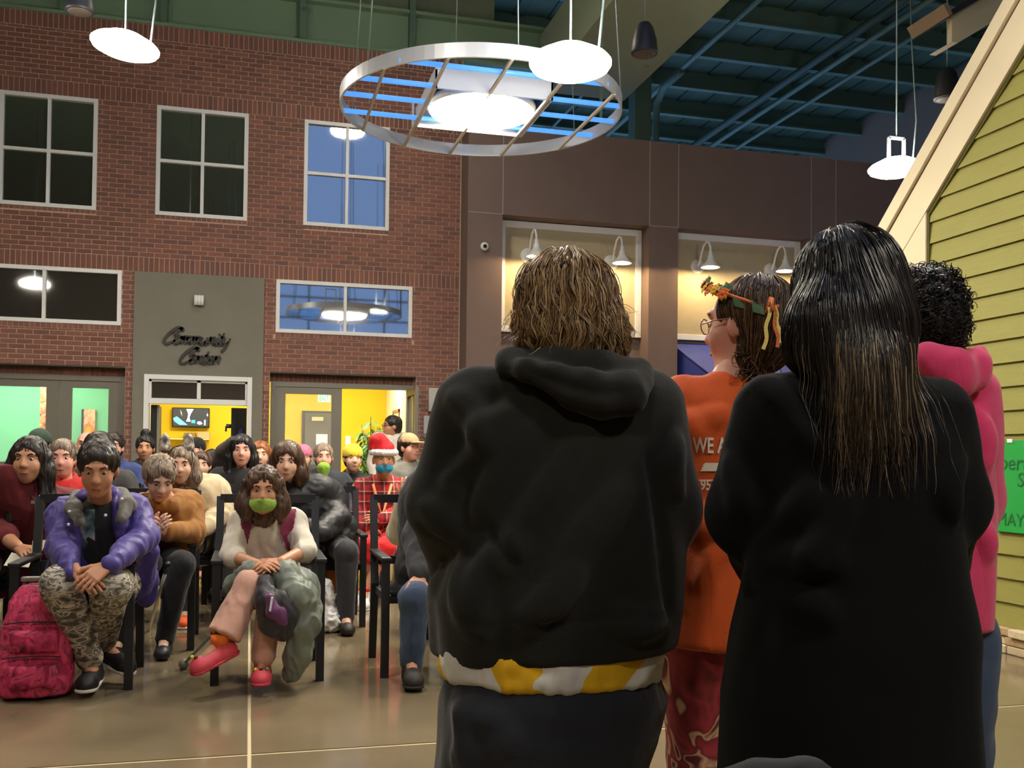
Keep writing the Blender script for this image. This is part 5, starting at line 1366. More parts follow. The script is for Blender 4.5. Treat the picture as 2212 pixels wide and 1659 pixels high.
seatchair(J, 'black arm chair under the wearer of the black puffer jacket')

# second dark puffer, yellow hat
J = sit(1.02, 7.75, s=1.02); setj(J, 7.9, head=(762, 992, 9.5), nec=(760, 1032, 9.6), che=(762, 1068, 9.65), shR=(730, 1048, 9.6), shL=(796, 1046, 9.65), elR=(729, 1080, 9.5), wrR=(744, 1102, 9.3)); J['pel'] = V3(J['che'][0], 9.7, .55)
for n, q in (('R', -1), ('L', 1)): J['hip'+n] = J['pel']+V3(.09*q, 0, 0); J['kn'+n] = J['pel']+V3(.12*q, -.45, -.02); J['an'+n] = J['pel']+V3(.12*q, -.46, -.46)
J['elL'] = J['shL']+V3(.05, -.05, -.25); J['wrL'] = J['elL']+V3(-.1, -.2, -.1)
look(J, -.1, .0); t = person('person in a dark puffer jacket and yellow knit hat, hand on a chair back', J['pel']); body(t, J, SK['light'], hs=1.05, hv=.01, hands=[dict(a=(J['wrR'], V3(-.05, -.05, -.25), V3(-.3, -.9, .1)), side=-1, curl=.3, vox=.006)])
puffer(t, J, .04, 8); trousers(t, J, M_charcoal)
def beanie(t, J, hs, m, nm='knit_hat', vol=1.0, low=.02):
    R = J['hr']; T = lambda x, y, z: J['head']+R@(V3(x, y, z)*hs)
    bl = Blend(.02).ell(T(0, -.012, .05), V3(.09, .108, .092)*hs*vol, R).cut(T(0, 0, low), -R[:, 2], .01); return cloth(nm, bl, m, t, .009, .003, 40, 3, (1, 1, .2))
hair(t, J, HM['dark'], 1.0, 'short'); beanie(t, J, 1.06, fab('yellow_knit', (222, 196, 50)))
for n in 'RL': shoe(t, J, n, M_shoe_b, None)
seatchair(J, 'black arm chair under the wearer of the yellow knit hat')

# red plaid shirt, santa hat, blue mask
J = sit(.96, 8.4, s=1.05); setj(J, 8.3, head=(829, 994, 8.25), nec=(826, 1038, 8.38), che=(822, 1082, 8.42), shR=(782, 1056, 8.38), shL=(864, 1054, 8.42), elR=(776, 1108, 8.3), wrR=(792, 1140, 8.12), elL=(862, 1108, 8.25), wrL=(822, 1122, 8.1), pel=(822, 1150, 8.5),
     hipR=(806, 1152, 8.45), hipL=(840, 1152, 8.45), knR=(786, 1178, 8.0), knL=(834, 1184, 8.0), anR=(798, 1268, 8.1), anL=(786, 1282, 7.95))
J['ftR'] = unit(V3(-.5, -.8, -.15)); J['ftL'] = unit(V3(-.1, -.9, -.1)); look(J, 0, -.05)
t = person('person in a red plaid shirt, santa hat and blue face mask', J['pel'])
body(t, J, SK['tan'], hs=1.1, hv=.009, hands=[dict(a=(J['wrR'], V3(.1, -.08, -.16), V3(-.3, -.8, .3)), side=-1, curl=.35, vox=.006), dict(a=(J['wrL'], V3(-.15, -.1, .02), V3(.2, -.8, .4)), side=1, curl=.6, vox=.006)])
mask(t, J, 1.1, fab('blue_mask', (40, 160, 208)))
def plaid():
    m = bpy.data.materials.new('red_plaid'); m.use_nodes = True; N = m.node_tree.nodes; L = m.node_tree.links; b = N['Principled BSDF']; b.inputs['Roughness'].default_value = .85
    tc = N.new('ShaderNodeTexCoord'); sp = N.new('ShaderNodeSeparateXYZ'); L.new(tc.outputs['Object'], sp.inputs[0]); prev = None
    def band(sock, fr, lo_, col):
        nonlocal prev
        mm = N.new('ShaderNodeMath'); mm.operation = 'MULTIPLY'; mm.inputs[1].default_value = fr; L.new(sp.outputs[sock], mm.inputs[0])
        fc = N.new('ShaderNodeMath'); fc.operation = 'FRACT'; L.new(mm.outputs[0], fc.inputs[0]); g = N.new('ShaderNodeMath'); g.operation = 'GREATER_THAN'; g.inputs[1].default_value = lo_; L.new(fc.outputs[0], g.inputs[0])
        f = N.new('ShaderNodeMath'); f.operation = 'MULTIPLY'; f.inputs[1].default_value = .6; L.new(g.outputs[0], f.inputs[0])
        mx = N.new('ShaderNodeMix'); mx.data_type = 'RGBA'; L.new(f.outputs[0], mx.inputs[0]); mx.inputs[7].default_value = (*lin(col), 1)
        if prev is None: mx.inputs[6].default_value = (*lin((176, 30, 36)), 1)
        else: L.new(prev, mx.inputs[6])
        prev = mx.outputs[2]
    band(0, 12, .6, (50, 16, 22)); band(2, 12, .6, (50, 16, 22)); band(0, 12.01, .92, (230, 190, 180)); band(2, 12.01, .92, (230, 190, 180))
    L.new(prev, b.inputs['Base Color']); return m
M_plaid = plaid(); top(t, J, M_plaid, 'plaid_shirt', .022, 1.1, .95, amp=.007, u=1.05, seed=18)
bl = Blend(.03).ell(J['pel'], V3(.17, .14, .11), J['B'], .05)
for n in 'RL': bl.limb(J['hip'+n], J['kn'+n], .085, .075, .04).limb(J['kn'+n], J['kn'+n]+(J['an'+n]-J['kn'+n])*.2, .075, .078, .03)
cloth('red_trousers', bl, fab('red_fleece', (214, 24, 30)), t, .012, .007, 14, 19)
M_wsh = mat('white_trainer', (226, 228, 230), .6)
for n in 'RL': shoe(t, J, n, M_wsh, M_sole, L=.27)
MB().tube([J['anL']+V3(0, 0, .05), J['anL']+V3(.004, 0, .015)], .047, 12).build('red_ribbon', mat('red_ribbon', (206, 30, 50), .6), t)
MB().tube([W(806, 1046, 8.2), W(816, 1085, 8.15), W(826, 1115, 8.12), W(836, 1080, 8.16), W(846, 1046, 8.24)], .012, 6).build('lanyard', mat('orange_lanyard', (232, 150, 96), .7), t)
R = J['hr']; T = lambda x, y, z: J['head']+R@(V3(x, y, z)*1.1)
sh = thing('santa_hat', 'red santa hat with white brim on the person in plaid', 'hat', J['head'])
cloth('hat_body', Blend(.03).chain([T(0, -.01, .09), T(.03, -.01, .15), T(.075, 0, .15), T(.1, .0, .09)], [.085, .055, .035, .02], .03), mat('santa_red', (206, 24, 32), .8), sh, .009, .004, 20)
cloth('brim', Blend(.02).chain([T(.088*math.cos(a), -.012+.105*math.sin(a), .06) for a in np.linspace(0, 6.283, 15)], [.024]*15, .01), mat('santa_white', (236, 234, 230), .95, bump=.5, bscale=80), sh, .009, .004, 50)
seatchair(J, 'black arm chair under the person in red plaid')

# cream sweater at the edge of the black hoodie
J = sit(1.42, 6.7, s=1.04); setj(J, 6.6, elR=(862, 1150, 6.5), wrR=(876, 1082, 6.35), shR=(905, 1070, 6.6)); J['head'] = V3(1.42, 6.6, 1.22)
t = person('person in a cream sweater raising a hand, mostly hidden by the black hoodie', J['pel']); body(t, J, SK['tan'], hands=[dict(a=(J['wrR'], V3(.0, -.02, .2), V3(-.4, -.9, 0)), side=-1, curl=.5, vox=.006)])
hair(t, J, HM['brown'], 1.0, 'short'); top(t, J, fab('ivory_knit', (214, 204, 178)), 'sweater', .03, 1.1, .92, amp=.008, u=1.15, seed=31); trousers(t, J, M_jean)
for n in 'RL': shoe(t, J, n, M_wsh, None)
seatchair(J, 'black arm chair behind the seated person in jeans')

# ---- further rows: heads and shoulders above the crowd ----------------------
def bystander(px, py, Y, label, skin='light', hr='brown', style='short', tc=(40, 40, 44), hs=1.05, pitch=0.0, yaw=0.0, g=1.0, hat=None, hatc=None, standing=False, chair_=None, vol=1.0):
    h = W(px, py, Y); J = stand(h[0], h[1], math.pi, 1.65) if standing else sit(h[0], h[1]+.0, s=1.05)
    dz = h[2]-J['head'][2]; dd = h-J['head']
    for k in ('head', 'nec', 'che', 'shL', 'shR', 'elL', 'elR', 'wrL', 'wrR'): J[k] = J[k]+V3(dd[0], dd[1], dz*(1 if k in ('head', 'nec', 'shL', 'shR') else .8))
    if not standing:
        for k in ('pel', 'hipL', 'hipR', 'knL', 'knR', 'anL', 'anR'): J[k] = J[k]+V3(dd[0], dd[1], 0)
    look(J, yaw, pitch); t = person(label, J['pel']); body(t, J, SK[skin], hs=hs, hv=.0125, bv=.032)
    if style: hair(t, J, HM[hr], hs, style, vol, .011)
    top(t, J, fab('c_%d_%d_%d' % tc, tc), 'jacket', .03, 1.1*g, .95, vox=.018, amp=.008, u=1.1, seed=int(px)); trousers(t, J, M_charcoal, vox=.022, amp=0)
    for n in 'RL': MB().ball(J['an'+n]+J['ft'+n]*.05-V3(0, 0, .04), (.05, .12, .05)).build('shoe', M_shoe_b, t)
    if hat == 'beanie': beanie(t, J, hs, fab('hat_%d_%d_%d' % hatc, hatc))
    if hat == 'cap':
        o = beanie(t, J, hs*.99, fab('hat_%d_%d_%d' % hatc, hatc), 'cap', 1.0, .045); R = J['hr']; T = lambda x, y, z: J['head']+R@(V3(x, y, z)*hs)
        cloth('visor', Blend(.01).ell(T(0, .12, .05), V3(.07, .075, .012)*hs, R), MATS['fabric_hat_%d_%d_%d' % hatc], o, .008)
    if not standing: chair(float(J['pel'][0]), float(J['pel'][1])-.06, ' '.join(('black arm chair under the '+label.split(',')[0].split(' in front')[0].split(' among')[0].split(' by ')[0].replace('person', 'sitter', 1)).split()[:16]))
    return t, J
bystander(136, 994, 7.3, 'person in a bright red t-shirt, seated behind the maroon shirt', 'pink', 'grey', 'short', (196, 36, 34), 1.08)
bystander(213, 978, 7.9, 'person with dark curly hair and a charcoal jacket, behind the purple jacket', 'tan', 'dark', 'curly', (58, 56, 56), 1.1, vol=1.12)
bystander(244, 968, 9.6, 'person in a blue shirt with cropped dark hair, beside the brick pier', 'pink', 'dark', 'short', (48, 66, 120), 1.08)
bystander(85, 962, 9.8, 'person in a dark green cap with an orange band, by the mint door', 'pink', 'dark', 'short', (180, 120, 60), 1.1, hat='beanie', hatc=(44, 66, 52))
bystander(186, 962, 10.6, 'bald person by the mint door, face turned to the front', 'pink', 'dark', None, (120, 90, 70), 1.1)
bystander(314, 970, 10.4, 'person with a black top bun in a black coat over a pink shirt', 'tan', 'black', 'bun', (26, 26, 30), 1.05)
bystander(425, 974, 11.2, 'person in a black knit hat in front of the yellow room', 'pink', 'dark', 'short', (40, 36, 40), 1.05, hat='beanie', hatc=(22, 24, 26))
bystander(434, 1008, 9.0, 'person with glasses and hair pulled back, in a black top', 'light', 'brown', 'short', (34, 34, 40), 1.0)
bystander(522, 976, 8.6, 'person in a black hood in front of the white door jamb', 'pink', 'black', 'long', (24, 24, 27), 1.1)
bystander(562, 985, 9.9, 'person with auburn hair in a dark top, behind the girl', 'light', 'auburn', 'bob', (52, 44, 42), 1.1)
bystander(655, 990, 10.6, 'person in a pink knit hat among the rear seats', 'light', 'brown', 'short', (70, 64, 66), 1.05, hat='beanie', hatc=(222, 120, 150))
bystander(699, 990, 9.4, 'person in a green bandana and dark jacket among the rear seats', 'pink', 'grey', 'short', (48, 52, 62), 1.05)
bystander(884, 968, 9.4, 'person in a tan cap beside the black hoodie', 'pink', 'dark', 'short', (120, 118, 108), 1.05, yaw=-.6, hat='cap', hatc=(176, 148, 108))
t, J = bystander(846, 922, 12.6, 'person standing in profile at the open door, short dark hair and glasses', 'tan', 'dark', 'short', (214, 206, 196), 1.1, yaw=1.35, standing=True)
R = J['hr']; T = lambda x, y, z: J['head']+R@(V3(x, y, z)*1.1)
mb = MB()
for q in (1, -1): mb.tube([T(.03*q+.019*math.cos(a), .1, .012+.016*math.sin(a)) for a in np.linspace(0, 6.283, 11)], .003, 5); mb.tube([T(.049*q, .098, .014), T(.08*q, .0, .014)], .003, 5)
mb.build('glasses', M_black, t)
# green bandana and raised pointing arm
bl = Blend(.02).limb(W(699, 1012, 9.28), W(699, 1040, 9.26), .06, .012, .02); tag(cloth('bandana', bl, fab('lime_cloth', (130, 170, 50)), None, .009, .004, 30), 'lime green bandana at the neck of a rear sitter', 'bandana')
J = sit(*W(470, 1010, 10.2)[:2], s=1.05); setj(J, 10.2, head=(456, 1000, 10.3), shL=(470, 1000, 10.2), elL=(486, 975, 10.1), wrL=(504, 956, 10.0)); look(J, .8, 0)
t = person('person in a dark brown jacket pointing with a raised arm', J['pel']); body(t, J, SK['tan'], hs=1.0, hv=.0105, bv=.025, hands=[dict(a=(J['wrL'], V3(.15, 0, .1), V3(0, -1, .3)), curl=.8, side=1, vox=.007)])
hair(t, J, HM['dark'], 1.0, 'short', 1, .011); top(t, J, fab('c_brown', (58, 44, 38)), 'jacket', .032, 1.1, .98, .016, .008, u=1.15, seed=44); trousers(t, J, M_charcoal, vox=.022, amp=0)
seatchair(J, 'black arm chair under the sitter pointing with a raised arm')

# ---- things on the floor ----------------------------------------------------
# pink patterned rolling backpack
c = onZ(62, 1522); bx = thing('rolling_backpack', 'pink patterned rolling backpack with a grey pull handle at the picture edge', 'backpack', (c[0], c[1]+.16, 0))
bl = Blend(.04); cx, cy = c[0], c[1]+.16
bl.loft(V3(cx, cy, 0), V3(1, 0, 0), V3(0, 1, 0), [(.02, 0, 0, .155, .11), (.1, 0, 0, .165, .12), (.34, .0, .02, .155, .115), (.47, .005, .03, .13, .10), (.545, .01, .04, .09, .07)], 3.2)
M_pinkpat = ramp_mat('pink_swirl_print', [(.3, (96, 20, 48)), (.45, (190, 40, 88)), (.55, (222, 70, 110)), (.66, (120, 30, 62)), (.75, (226, 130, 140))], 11, .7, 'noise', 4, None, 1.6)
bd = cloth('bag', bl, M_pinkpat, bx, .011, .006, 14, 2)
for z0, z1, d in ((.05, .2, .155), (.22, .36, .14)):
    b2 = Blend(.03).slab(V3(cx+.01, cy-d+.04, (z0+z1)/2), np.eye(3), V3(.105, .035, (z1-z0)/2-.02), .03, '+'); V, Q = b2.surface(.011); V = smooth(V, Q, 4); V = folds(V, Q, .006, 16)
    obj('pocket', qmesh('pocket', V, Q, root_loc(bx), [M_pinkpat]), None, bx)
M_zip = mat('zip_dark', (70, 20, 36), .6)
for z0 in (.215, .375): MB().tube([(cx-.13+.26*k/8, cy-.125-.022*math.sin(math.pi*k/8)+(.03 if z0 > .3 else 0), z0+.012*math.sin(math.pi*k/8)) for k in range(9)], .004, 5).build('zip', M_zip, bx)
text_on('Jansport', .03, (cx-.0, cy-.142, .375), (1, 0, 0), M_black, bx, 'brand_tag', .002, .3)
mb = MB(); hz = .575
mb.box((cx-.085, cy+.02, hz-.012), (cx+.1, cy+.06, hz+.012), .006); mb.build('pull_handle', mat('handle_grey', (150, 148, 140), .35, metal=.6), bx)
for q in (-.07, .085): MB().tube([(cx+q, cy+.04, .3), (cx+q, cy+.04, hz)], .009).build('handle_tube', M_alu, bx)
for q in (-.13, .13): MB().lathe((cx+q-.012, cy+.11, .035), [(.001, 0), (.034, 0), (.034, .024), (.001, .024)], 16, Matrix.Rotation(math.pi/2, 3, 'Y')).build('wheel', M_black, bx)
# white plastic bag, orange sheet, white cane, folded cane with ball tip
c = onZ(718, 1368); bl = Blend(.05).ell((c[0]-.02, c[1]+.08, .07), V3(.11, .1, .075)).limb((c[0]-.03, c[1]+.08, .1), (c[0]-.03, c[1]+.07, .28), .07, .03).limb((c[0]-.03, c[1]+.07, .24), (c[0]-.05, c[1]+.07, .33), .02, .025).cut(V3(0, 0, .0), V3(0, 0, -1))
tag(cloth('plastic_bag', bl, mat('white_plastic', (244, 242, 238), .4), None, .009, .016, 16, 4, (1, 1, 1)), 'white plastic carrier bag on the floor beside the chair of the girl', 'bag')
a, b = onZ(322, 1362), W(357, 1236, 6.0)
cn = thing('white_cane', 'thin white cane leaning between the front row chairs', 'cane', (a[0], a[1], 0)); MB().tube([(a[0], a[1], 0.005), b], [.009, .01], 8).build('shaft', mat('cane_white', (240, 240, 236), .3), cn); MB().tube([b, b+(b-V3(a[0], a[1], 0))*.12], .015, 8).build('grip', M_black, cn)
a, b = onZ(397, 1446), W(500, 1330, 5.34); a = V3(a[0], a[1], .03)
cn = thing('ball_tip_cane', 'grey cane with a ball tip on the floor beside the raised pink clog', 'cane', (a[0], a[1], 0)); MB().tube([a, b], .008, 8).build('shaft', M_cable, cn); MB().ball(a, .03).build('ball_tip', mat('cane_ball', (130, 122, 108), .5), cn)
c = W(716, 1240, 7.2); og = thing('orange_panel', 'orange fabric bag hanging behind the chair of the girl', 'bag', c); cloth('cloth', Blend(.02).slab(c, np.eye(3), V3(.035, .02, .14), .02, '+'), mat('orange_cloth', (206, 118, 44), .8), og, .01, .004, 20); MB().tube([c+V3(-.03, 0, .14), c+V3(0, 0, .22), c+V3(.03, 0, .14)], .005).build('strap', M_black, og)

# ================================================================ THE STANDING GROUP WITH THEIR BACKS TO US
FWD = V3(math.sin(YAW), math.cos(YAW), 0); RGT = V3(math.cos(YAW), -math.sin(YAW), 0)
def zat(y, D, x=1106): return dep(x, y, D)[2]
def rowspx(D, x0, rows):
    """silhouette rows (y, centre x, half width px, half depth m, forward shift m) -> loft rows about dep(x0, ., D)"""
    out = []
    for y, cx_, hw, hd, sh in rows: out.append((zat(y, D, cx_), (cx_-x0)*D/F_PX, sh, hw*D/F_PX, hd))
    return sorted(out)
def base_of(x0, D): p = dep(x0, 995, D); return V3(p[0], p[1], 0)
def ridge(bl, pts, near, r=.018, sink=.010, k=.03, op='+'):
    pts = curve(pts, 3); d_, D_ = hits(bl, [p[0] for p in pts], [p[1] for p in pts], near); Ps = list(CAM+d_*(D_+sink)[:, None]); n = len(Ps)
    rr = [r*(.45+.55*math.sin(math.pi*(i+.35)/(n-.3))) for i in range(n)]; bl.chain(Ps, rr, k, op); return bl
def curve(pts, k=4):
    return [(p.x, p.y) for p in spline(pts, k)]

# ---------------- person in the black hoodie
D1 = 2.12; b0 = base_of(1200, D1); J = stand(b0[0], b0[1], YAW, 1.64); J['s'] = 1.0
for k_, v in dict(head=(1222, 672, D1+.02), nec=(1222, 800, D1), che=(1225, 980, D1), pel=(1200, 1360, D1), shL=(1030, 880, D1), shR=(1392, 885, D1), elL=(948, 1090, D1-.02), elR=(1436, 1095, D1), wrL=(985, 1250, D1+.26), wrR=(1415, 1250, D1+.28)).items(): J[k_] = dep(*v)
J['hr'] = rot(YAW-.12, -.12, .03)
for n, cx_ in (('L', 1090), ('R', 1300)): J['hip'+n] = dep(cx_, 1420, D1); q = dep(cx_, 1420, D1); J['kn'+n] = V3(q[0], q[1], .46); J['an'+n] = V3(q[0], q[1], .09)
hood = person('person with wavy brown hair in a black hoodie and dark jeans, seen from behind', b0)
body(hood, J, SK['light'], fine=True, hv=.009, bv=.022)
M_hoodie = fab('black_hoodie', (31, 30, 25), rough=.95, spec=.25, sheen=.12, bump=.2, bscale=300, crease=.3, cscale=2.8)
bl = Blend(.05)
bl.loft(b0, RGT, FWD, rowspx(D1, 1200, [(1480, 1200, 246, .17, 0), (1440, 1204, 250, .18, 0), (1390, 1208, 256, .195, 0), (1300, 1210, 266, .2, 0), (1200, 1228, 250, .195, 0), (1100, 1232, 236, .185, 0), (1000, 1228, 220, .17, 0), (900, 1220, 206, .145, -.01), (840, 1215, 178, .115, -.015), (795, 1215, 120, .085, -.015), (770, 1215, 75, .06, 0)]), 2.4, .05)
bl.limb(J['shL'], J['elL'], .088, .066, .06).limb(J['elL'], J['wrL'], .066, .052, .04)
bl.limb(J['shR'], J['elR'], .088, .068, .06).limb(J['elR'], J['wrR'], .066, .052, .04)
bl.limb(dep(960, 1275, D1+.02), dep(968, 1385, D1+.02), .03, .035, .05)             # full side pocket
bl.limb(dep(1400, 1390, D1+.04), dep(1418, 1478, D1+.06), .05, .03, .04)           # front corner hanging lower
bl.cut(dep(1200, 1452, D1-.2), unit(np.cross(RGT+V3(0, 0, .09), FWD)), .01) if False else None
hemL, hemR = dep(955, 1462, D1-.2), dep(1420, 1432, D1-.2); nn = unit(np.cross(unit(hemR-hemL), FWD)); nn = nn if nn[2] < 0 else -nn
bl.cut(hemL, nn, .012)
for pts, r_, s_ in (([(1096, 898), (1062, 950), (1031, 1007)], .02, .011), ([(1146, 931), (1085, 1020), (1036, 1122)], .018, .010), ([(1266, 931), (1220, 1010), (1179, 1079), (1091, 1188)], .016, .009),
                    ([(1343, 1057), (1290, 1130), (1244, 1188), (1157, 1320)], .018, .010), ([(1000, 1240), (1010, 1300), (1040, 1350)], .02, .009), ([(1120, 1180), (1060, 1230), (1030, 1290)], .016, .009),
                    ([(985, 860), (1030, 905), (1045, 960)], .014, .008), ([(1240, 1240), (1190, 1300), (1120, 1360)], .014, .008), ([(1330, 1335), (1370, 1352), (1420, 1338)], .012, .006), ([(1010, 1010), (985, 1060), (1000, 1120)], .015, .009), ([(930, 1100), (975, 1130), (1015, 1165)], .016, .009), ([(1455, 960), (1440, 1010), (1448, 1060)], .016, .009)):
    ridge(bl, pts, 1.4, r_*1.0, s_*.85, .04)
for pts, r_ in (([(1398, 985), (1418, 1080), (1431, 1166), (1440, 1250), (1447, 1331)], .012), ([(1060, 1150), (1090, 1200), (1110, 1225)], .012), ([(1240, 1345), (1300, 1338), (1380, 1333), (1440, 1335)], .006), ([(1000, 1345), (1100, 1362), (1240, 1345)], .005)):
    ridge(bl, pts, 1.4, r_, -.002, .014, '-')
hd = cloth('hoodie', bl, M_hoodie, hood, .0085, .0045, 7, 3, (1, 1, .6), 1, False)
b2 = Blend(.035)
ring = [(1100, 772, 2.10), (1095, 790, 2.03), (1140, 800, 1.975), (1200, 812, 1.955), (1270, 826, 1.945), (1340, 832, 1.96), (1385, 822, 2.02), (1388, 800, 2.09)]
b2.chain([dep(*p) for p in ring], [.018, .020, .021, .022, .023, .024, .022, .018], .02)
b2.chain([dep(*p) for p in ((1180, 822, 1.965), (1235, 846, 1.95), (1300, 862, 1.945), (1355, 856, 1.955), (1384, 834, 1.985))], [.018, .028, .034, .032, .022], .03)
b2.chain([dep(*p) for p in ((1110, 778, 2.06), (1200, 790, 2.02), (1300, 800, 2.02), (1370, 805, 2.06))], [.03, .036, .036, .03], .03)
ridge(b2, [(1150, 806), (1220, 832), (1290, 848), (1350, 845)], 1.5, .009, -.002, .012, '-')
cloth('hood', b2, M_hoodie, hood, .007, .003, 14, 9, (1, 1, 1), 1, False)
b3 = Blend(.03).loft(b0, RGT, FWD, rowspx(D1, 1200, [(1380, 1200, 236, .185, 0), (1425, 1194, 234, .18, 0), (1453, 1192, 230, .178, 0)]), 2.5)
V, Q = b3.surface(.009); V = smooth(V, Q, 1); V = folds(V, Q, .007, 10, (1, 1, 1), 4)
M_tee = ramp_mat('white_yellow_grey_print', [(0, (214, 212, 204)), (.46, (224, 222, 214)), (.53, (236, 184, 24)), (.62, (230, 174, 20)), (.66, (120, 122, 124)), (.72, (60, 96, 120)), (.76, (226, 224, 216))], 5.2, .8, 'noise', 1.5, (1, 1, 1.2), .3, const=True)
obj('shirt_hem', qmesh('shirt_hem', V, Q, root_loc(hood), [M_tee]), None, hood)
M_navy = fab('navy_denim', (24, 27, 36), var=.15)
b4 = Blend(.05).loft(b0, RGT, FWD, rowspx(D1, 1200, [(1440, 1198, 222, .17, 0), (1500, 1200, 240, .185, .0), (1580, 1190, 232, .18, 0), (1660, 1174, 220, .165, 0), (1720, 1168, 205, .14, 0)]), 2.4)
for n, cx_ in (('L', 1072), ('R', 1272)):
    q = dep(cx_, 1700, D1); b4.limb(q, V3(q[0], q[1], .09), .105, .075, .06)
ridge(b4, [(1000, 1560), (1020, 1600), (1000, 1650)], 1.4, .014, .008); ridge(b4, [(990, 1530), (1040, 1555), (1090, 1560)], 1.4, .012, .007); ridge(b4, [(1040, 1640), (1090, 1600), (1120, 1590)], 1.4, .012, .007)
cloth('jeans', b4, M_navy, hood, .011, .005, 9, 6)
for n in 'LR': shoe(hood, J, n, M_shoe_b, M_sole, L=.29, w=.05)
# wavy bob
hbl = Blend(.03); c, R = J['head'], J['hr']
T = lambda x, y, z: c+R@V3(x, y, z)
hbl.ell(T(0, -.012, .03), V3(.098, .108, .094), R).ell(T(0, -.03, -.04), V3(.1, .088, .082), R, .04).chain([T(-.055, -.05, -.07), T(0, -.06, -.09), T(.06, -.05, -.07)], [.044, .046, .046], .04)
cloth('hair_base', hbl, mat('hair_under_brown', (96, 74, 50), .85, var=.4, vscale=60, spec=.1), hood, .009, .006, 22)
M_sb = strand_mat('brown_wave', [(0, (96, 72, 48)), (.4, (136, 106, 72)), (.8, (176, 142, 100)), (1, (212, 178, 130))], .3)
rnd = np.random.default_rng(5); crown = R[:, 2]*.9-R[:, 1]*.1+R[:, 0]*.05
def df(P_, g, k):
    w_ = -crown+(P_-c)*1.5; w_[:, 2] -= 1.5*k; return w_+np.stack([vnoise(P_*11, 3+i) for i in range(3)], 1)*(.22+.55*k)
n0 = 230; P = np.concatenate([scalp(hbl, .01, 170, rnd, lambda V: (V-c)@R[:, 2] > -.06), scalp(hbl, .01, 60, rnd, lambda V: (V-c)@R[:, 2] > .085)])      # locks: strands clumped about a leader
lead = grow(hbl, P, df, 17, .0118, rnd, rnd.uniform(.001, .006, n0), 1.0, .35, 5.0, .3)
tail = np.clip((np.arange(18)/17-.6)/.4, 0, 1)[None, :, None]; ph = rnd.uniform(0, 6.28, n0); low = ((lead[:, -1]-c)@R[:, 2] < -.07)
side = np.sign((lead[:, -1]-c)@RGT-.01); _, gg = grad(hbl, lead[:, -1])
curl = (RGT*side[:, None]*rnd.uniform(-.2, 1, n0)[:, None]+gg*.6)
lead = lead+tail**1.6*(curl*(rnd.uniform(0, .016, n0)*low*(1+(side > 0)))[:, None])[:, None, :]+(np.linspace(0, 1, 18)[None, :, None]**1.2)*np.stack([np.sin(ph[:, None]+np.arange(18)*1.05)]*3, -1)*np.array(RGT)*.011+(np.linspace(0, 1, 18)[None, :, None])*np.stack([np.cos(ph[:, None]+np.arange(18)*1.05)]*3, -1)*np.array(FWD)*-.006
m_ = 13; n = n0*m_; off = rnd.normal(0, 1, (n, 1, 3))*.0048; spread = (1.0-.55*np.linspace(0, 1, 18)**1.5)[None, :, None]
pa = np.repeat(lead, m_, 0)+off*spread
V, Q = tubes(pa, rnd.uniform(.0006, .0015, n), .0003); tag(obj('hair_strands', qmesh('hair_strands', V, Q, root_loc(hood), [M_sb]), None, hood), kind='stuff')
n = 60; P = scalp(hbl, .012, n, rnd, lambda V: (V-c)@R[:, 2] < .0); pa = grow(hbl, P, lambda P_, g, k: g*1.0+V3(0, 0, -.7)+rnd.normal(0, .5, P_.shape), 10, .009, rnd, .02, .1, .9, 12)
V, Q = tubes(pa, .0006, .0002); tag(obj('fly_away_hair', qmesh('fly_away_hair', V, Q, root_loc(hood), [M_sb]), None, hood), kind='stuff')
MB().bar(T(.015, -.03, .122), T(-.008, -.045, .118), .012, .006).build('hair_clip', mat('clip_dark', (40, 34, 30), .3), hood)

# ---------------- person in the long black coat with long dark hair
D2 = 1.75; b0 = base_of(1835, D2); J = stand(b0[0], b0[1], YAW, 1.6); J['s'] = .96
for k_, v in dict(head=(1826, 650, D2+.02), nec=(1835, 775, D2), che=(1840, 980, D2), pel=(1838, 1330, D2), shL=(1668, 894, D2), shR=(2012, 900, D2), elL=(1610, 1110, D2), elR=(2056, 1085, D2), wrL=(1650, 1240, D2+.24), wrR=(2035, 1225, D2+.24)).items(): J[k_] = dep(*v)
J['hr'] = rot(YAW-.25, -.15, .02)
for n, cx_ in (('L', 1750), ('R', 1920)): q = dep(cx_, 1500, D2); J['hip'+n] = dep(cx_, 1400, D2); J['kn'+n] = V3(q[0], q[1], .45); J['an'+n] = V3(q[0], q[1], .09)
cw = person('person in a long black coat with long straight dark hair, seen from behind', b0)
body(cw, J, SK['tan'], hv=.009, bv=.022)
M_coat = fab('black_coat', (7, 7, 8), rough=.95, spec=.2, sheen=.02, bump=.15, bscale=300, crease=.22, cscale=2.6)
bl = Blend(.05)
bl.loft(b0, RGT, FWD, rowspx(D2, 1835, [(1790, 1826, 272, .19, 0), (1659, 1828, 268, .19, 0), (1500, 1830, 264, .185, 0), (1360, 1842, 252, .18, 0), (1250, 1842, 228, .165, 0), (1100, 1838, 216, .155, 0), (950, 1840, 212, .15, 0), (870, 1840, 178, .12, 0), (810, 1838, 112, .085, 0), (765, 1836, 70, .06, 0)]), 2.4, .05)
for n in 'LR': bl.limb(J['sh'+n], J['el'+n], .072, .058, .05).limb(J['el'+n], J['wr'+n], .06, .048, .04)
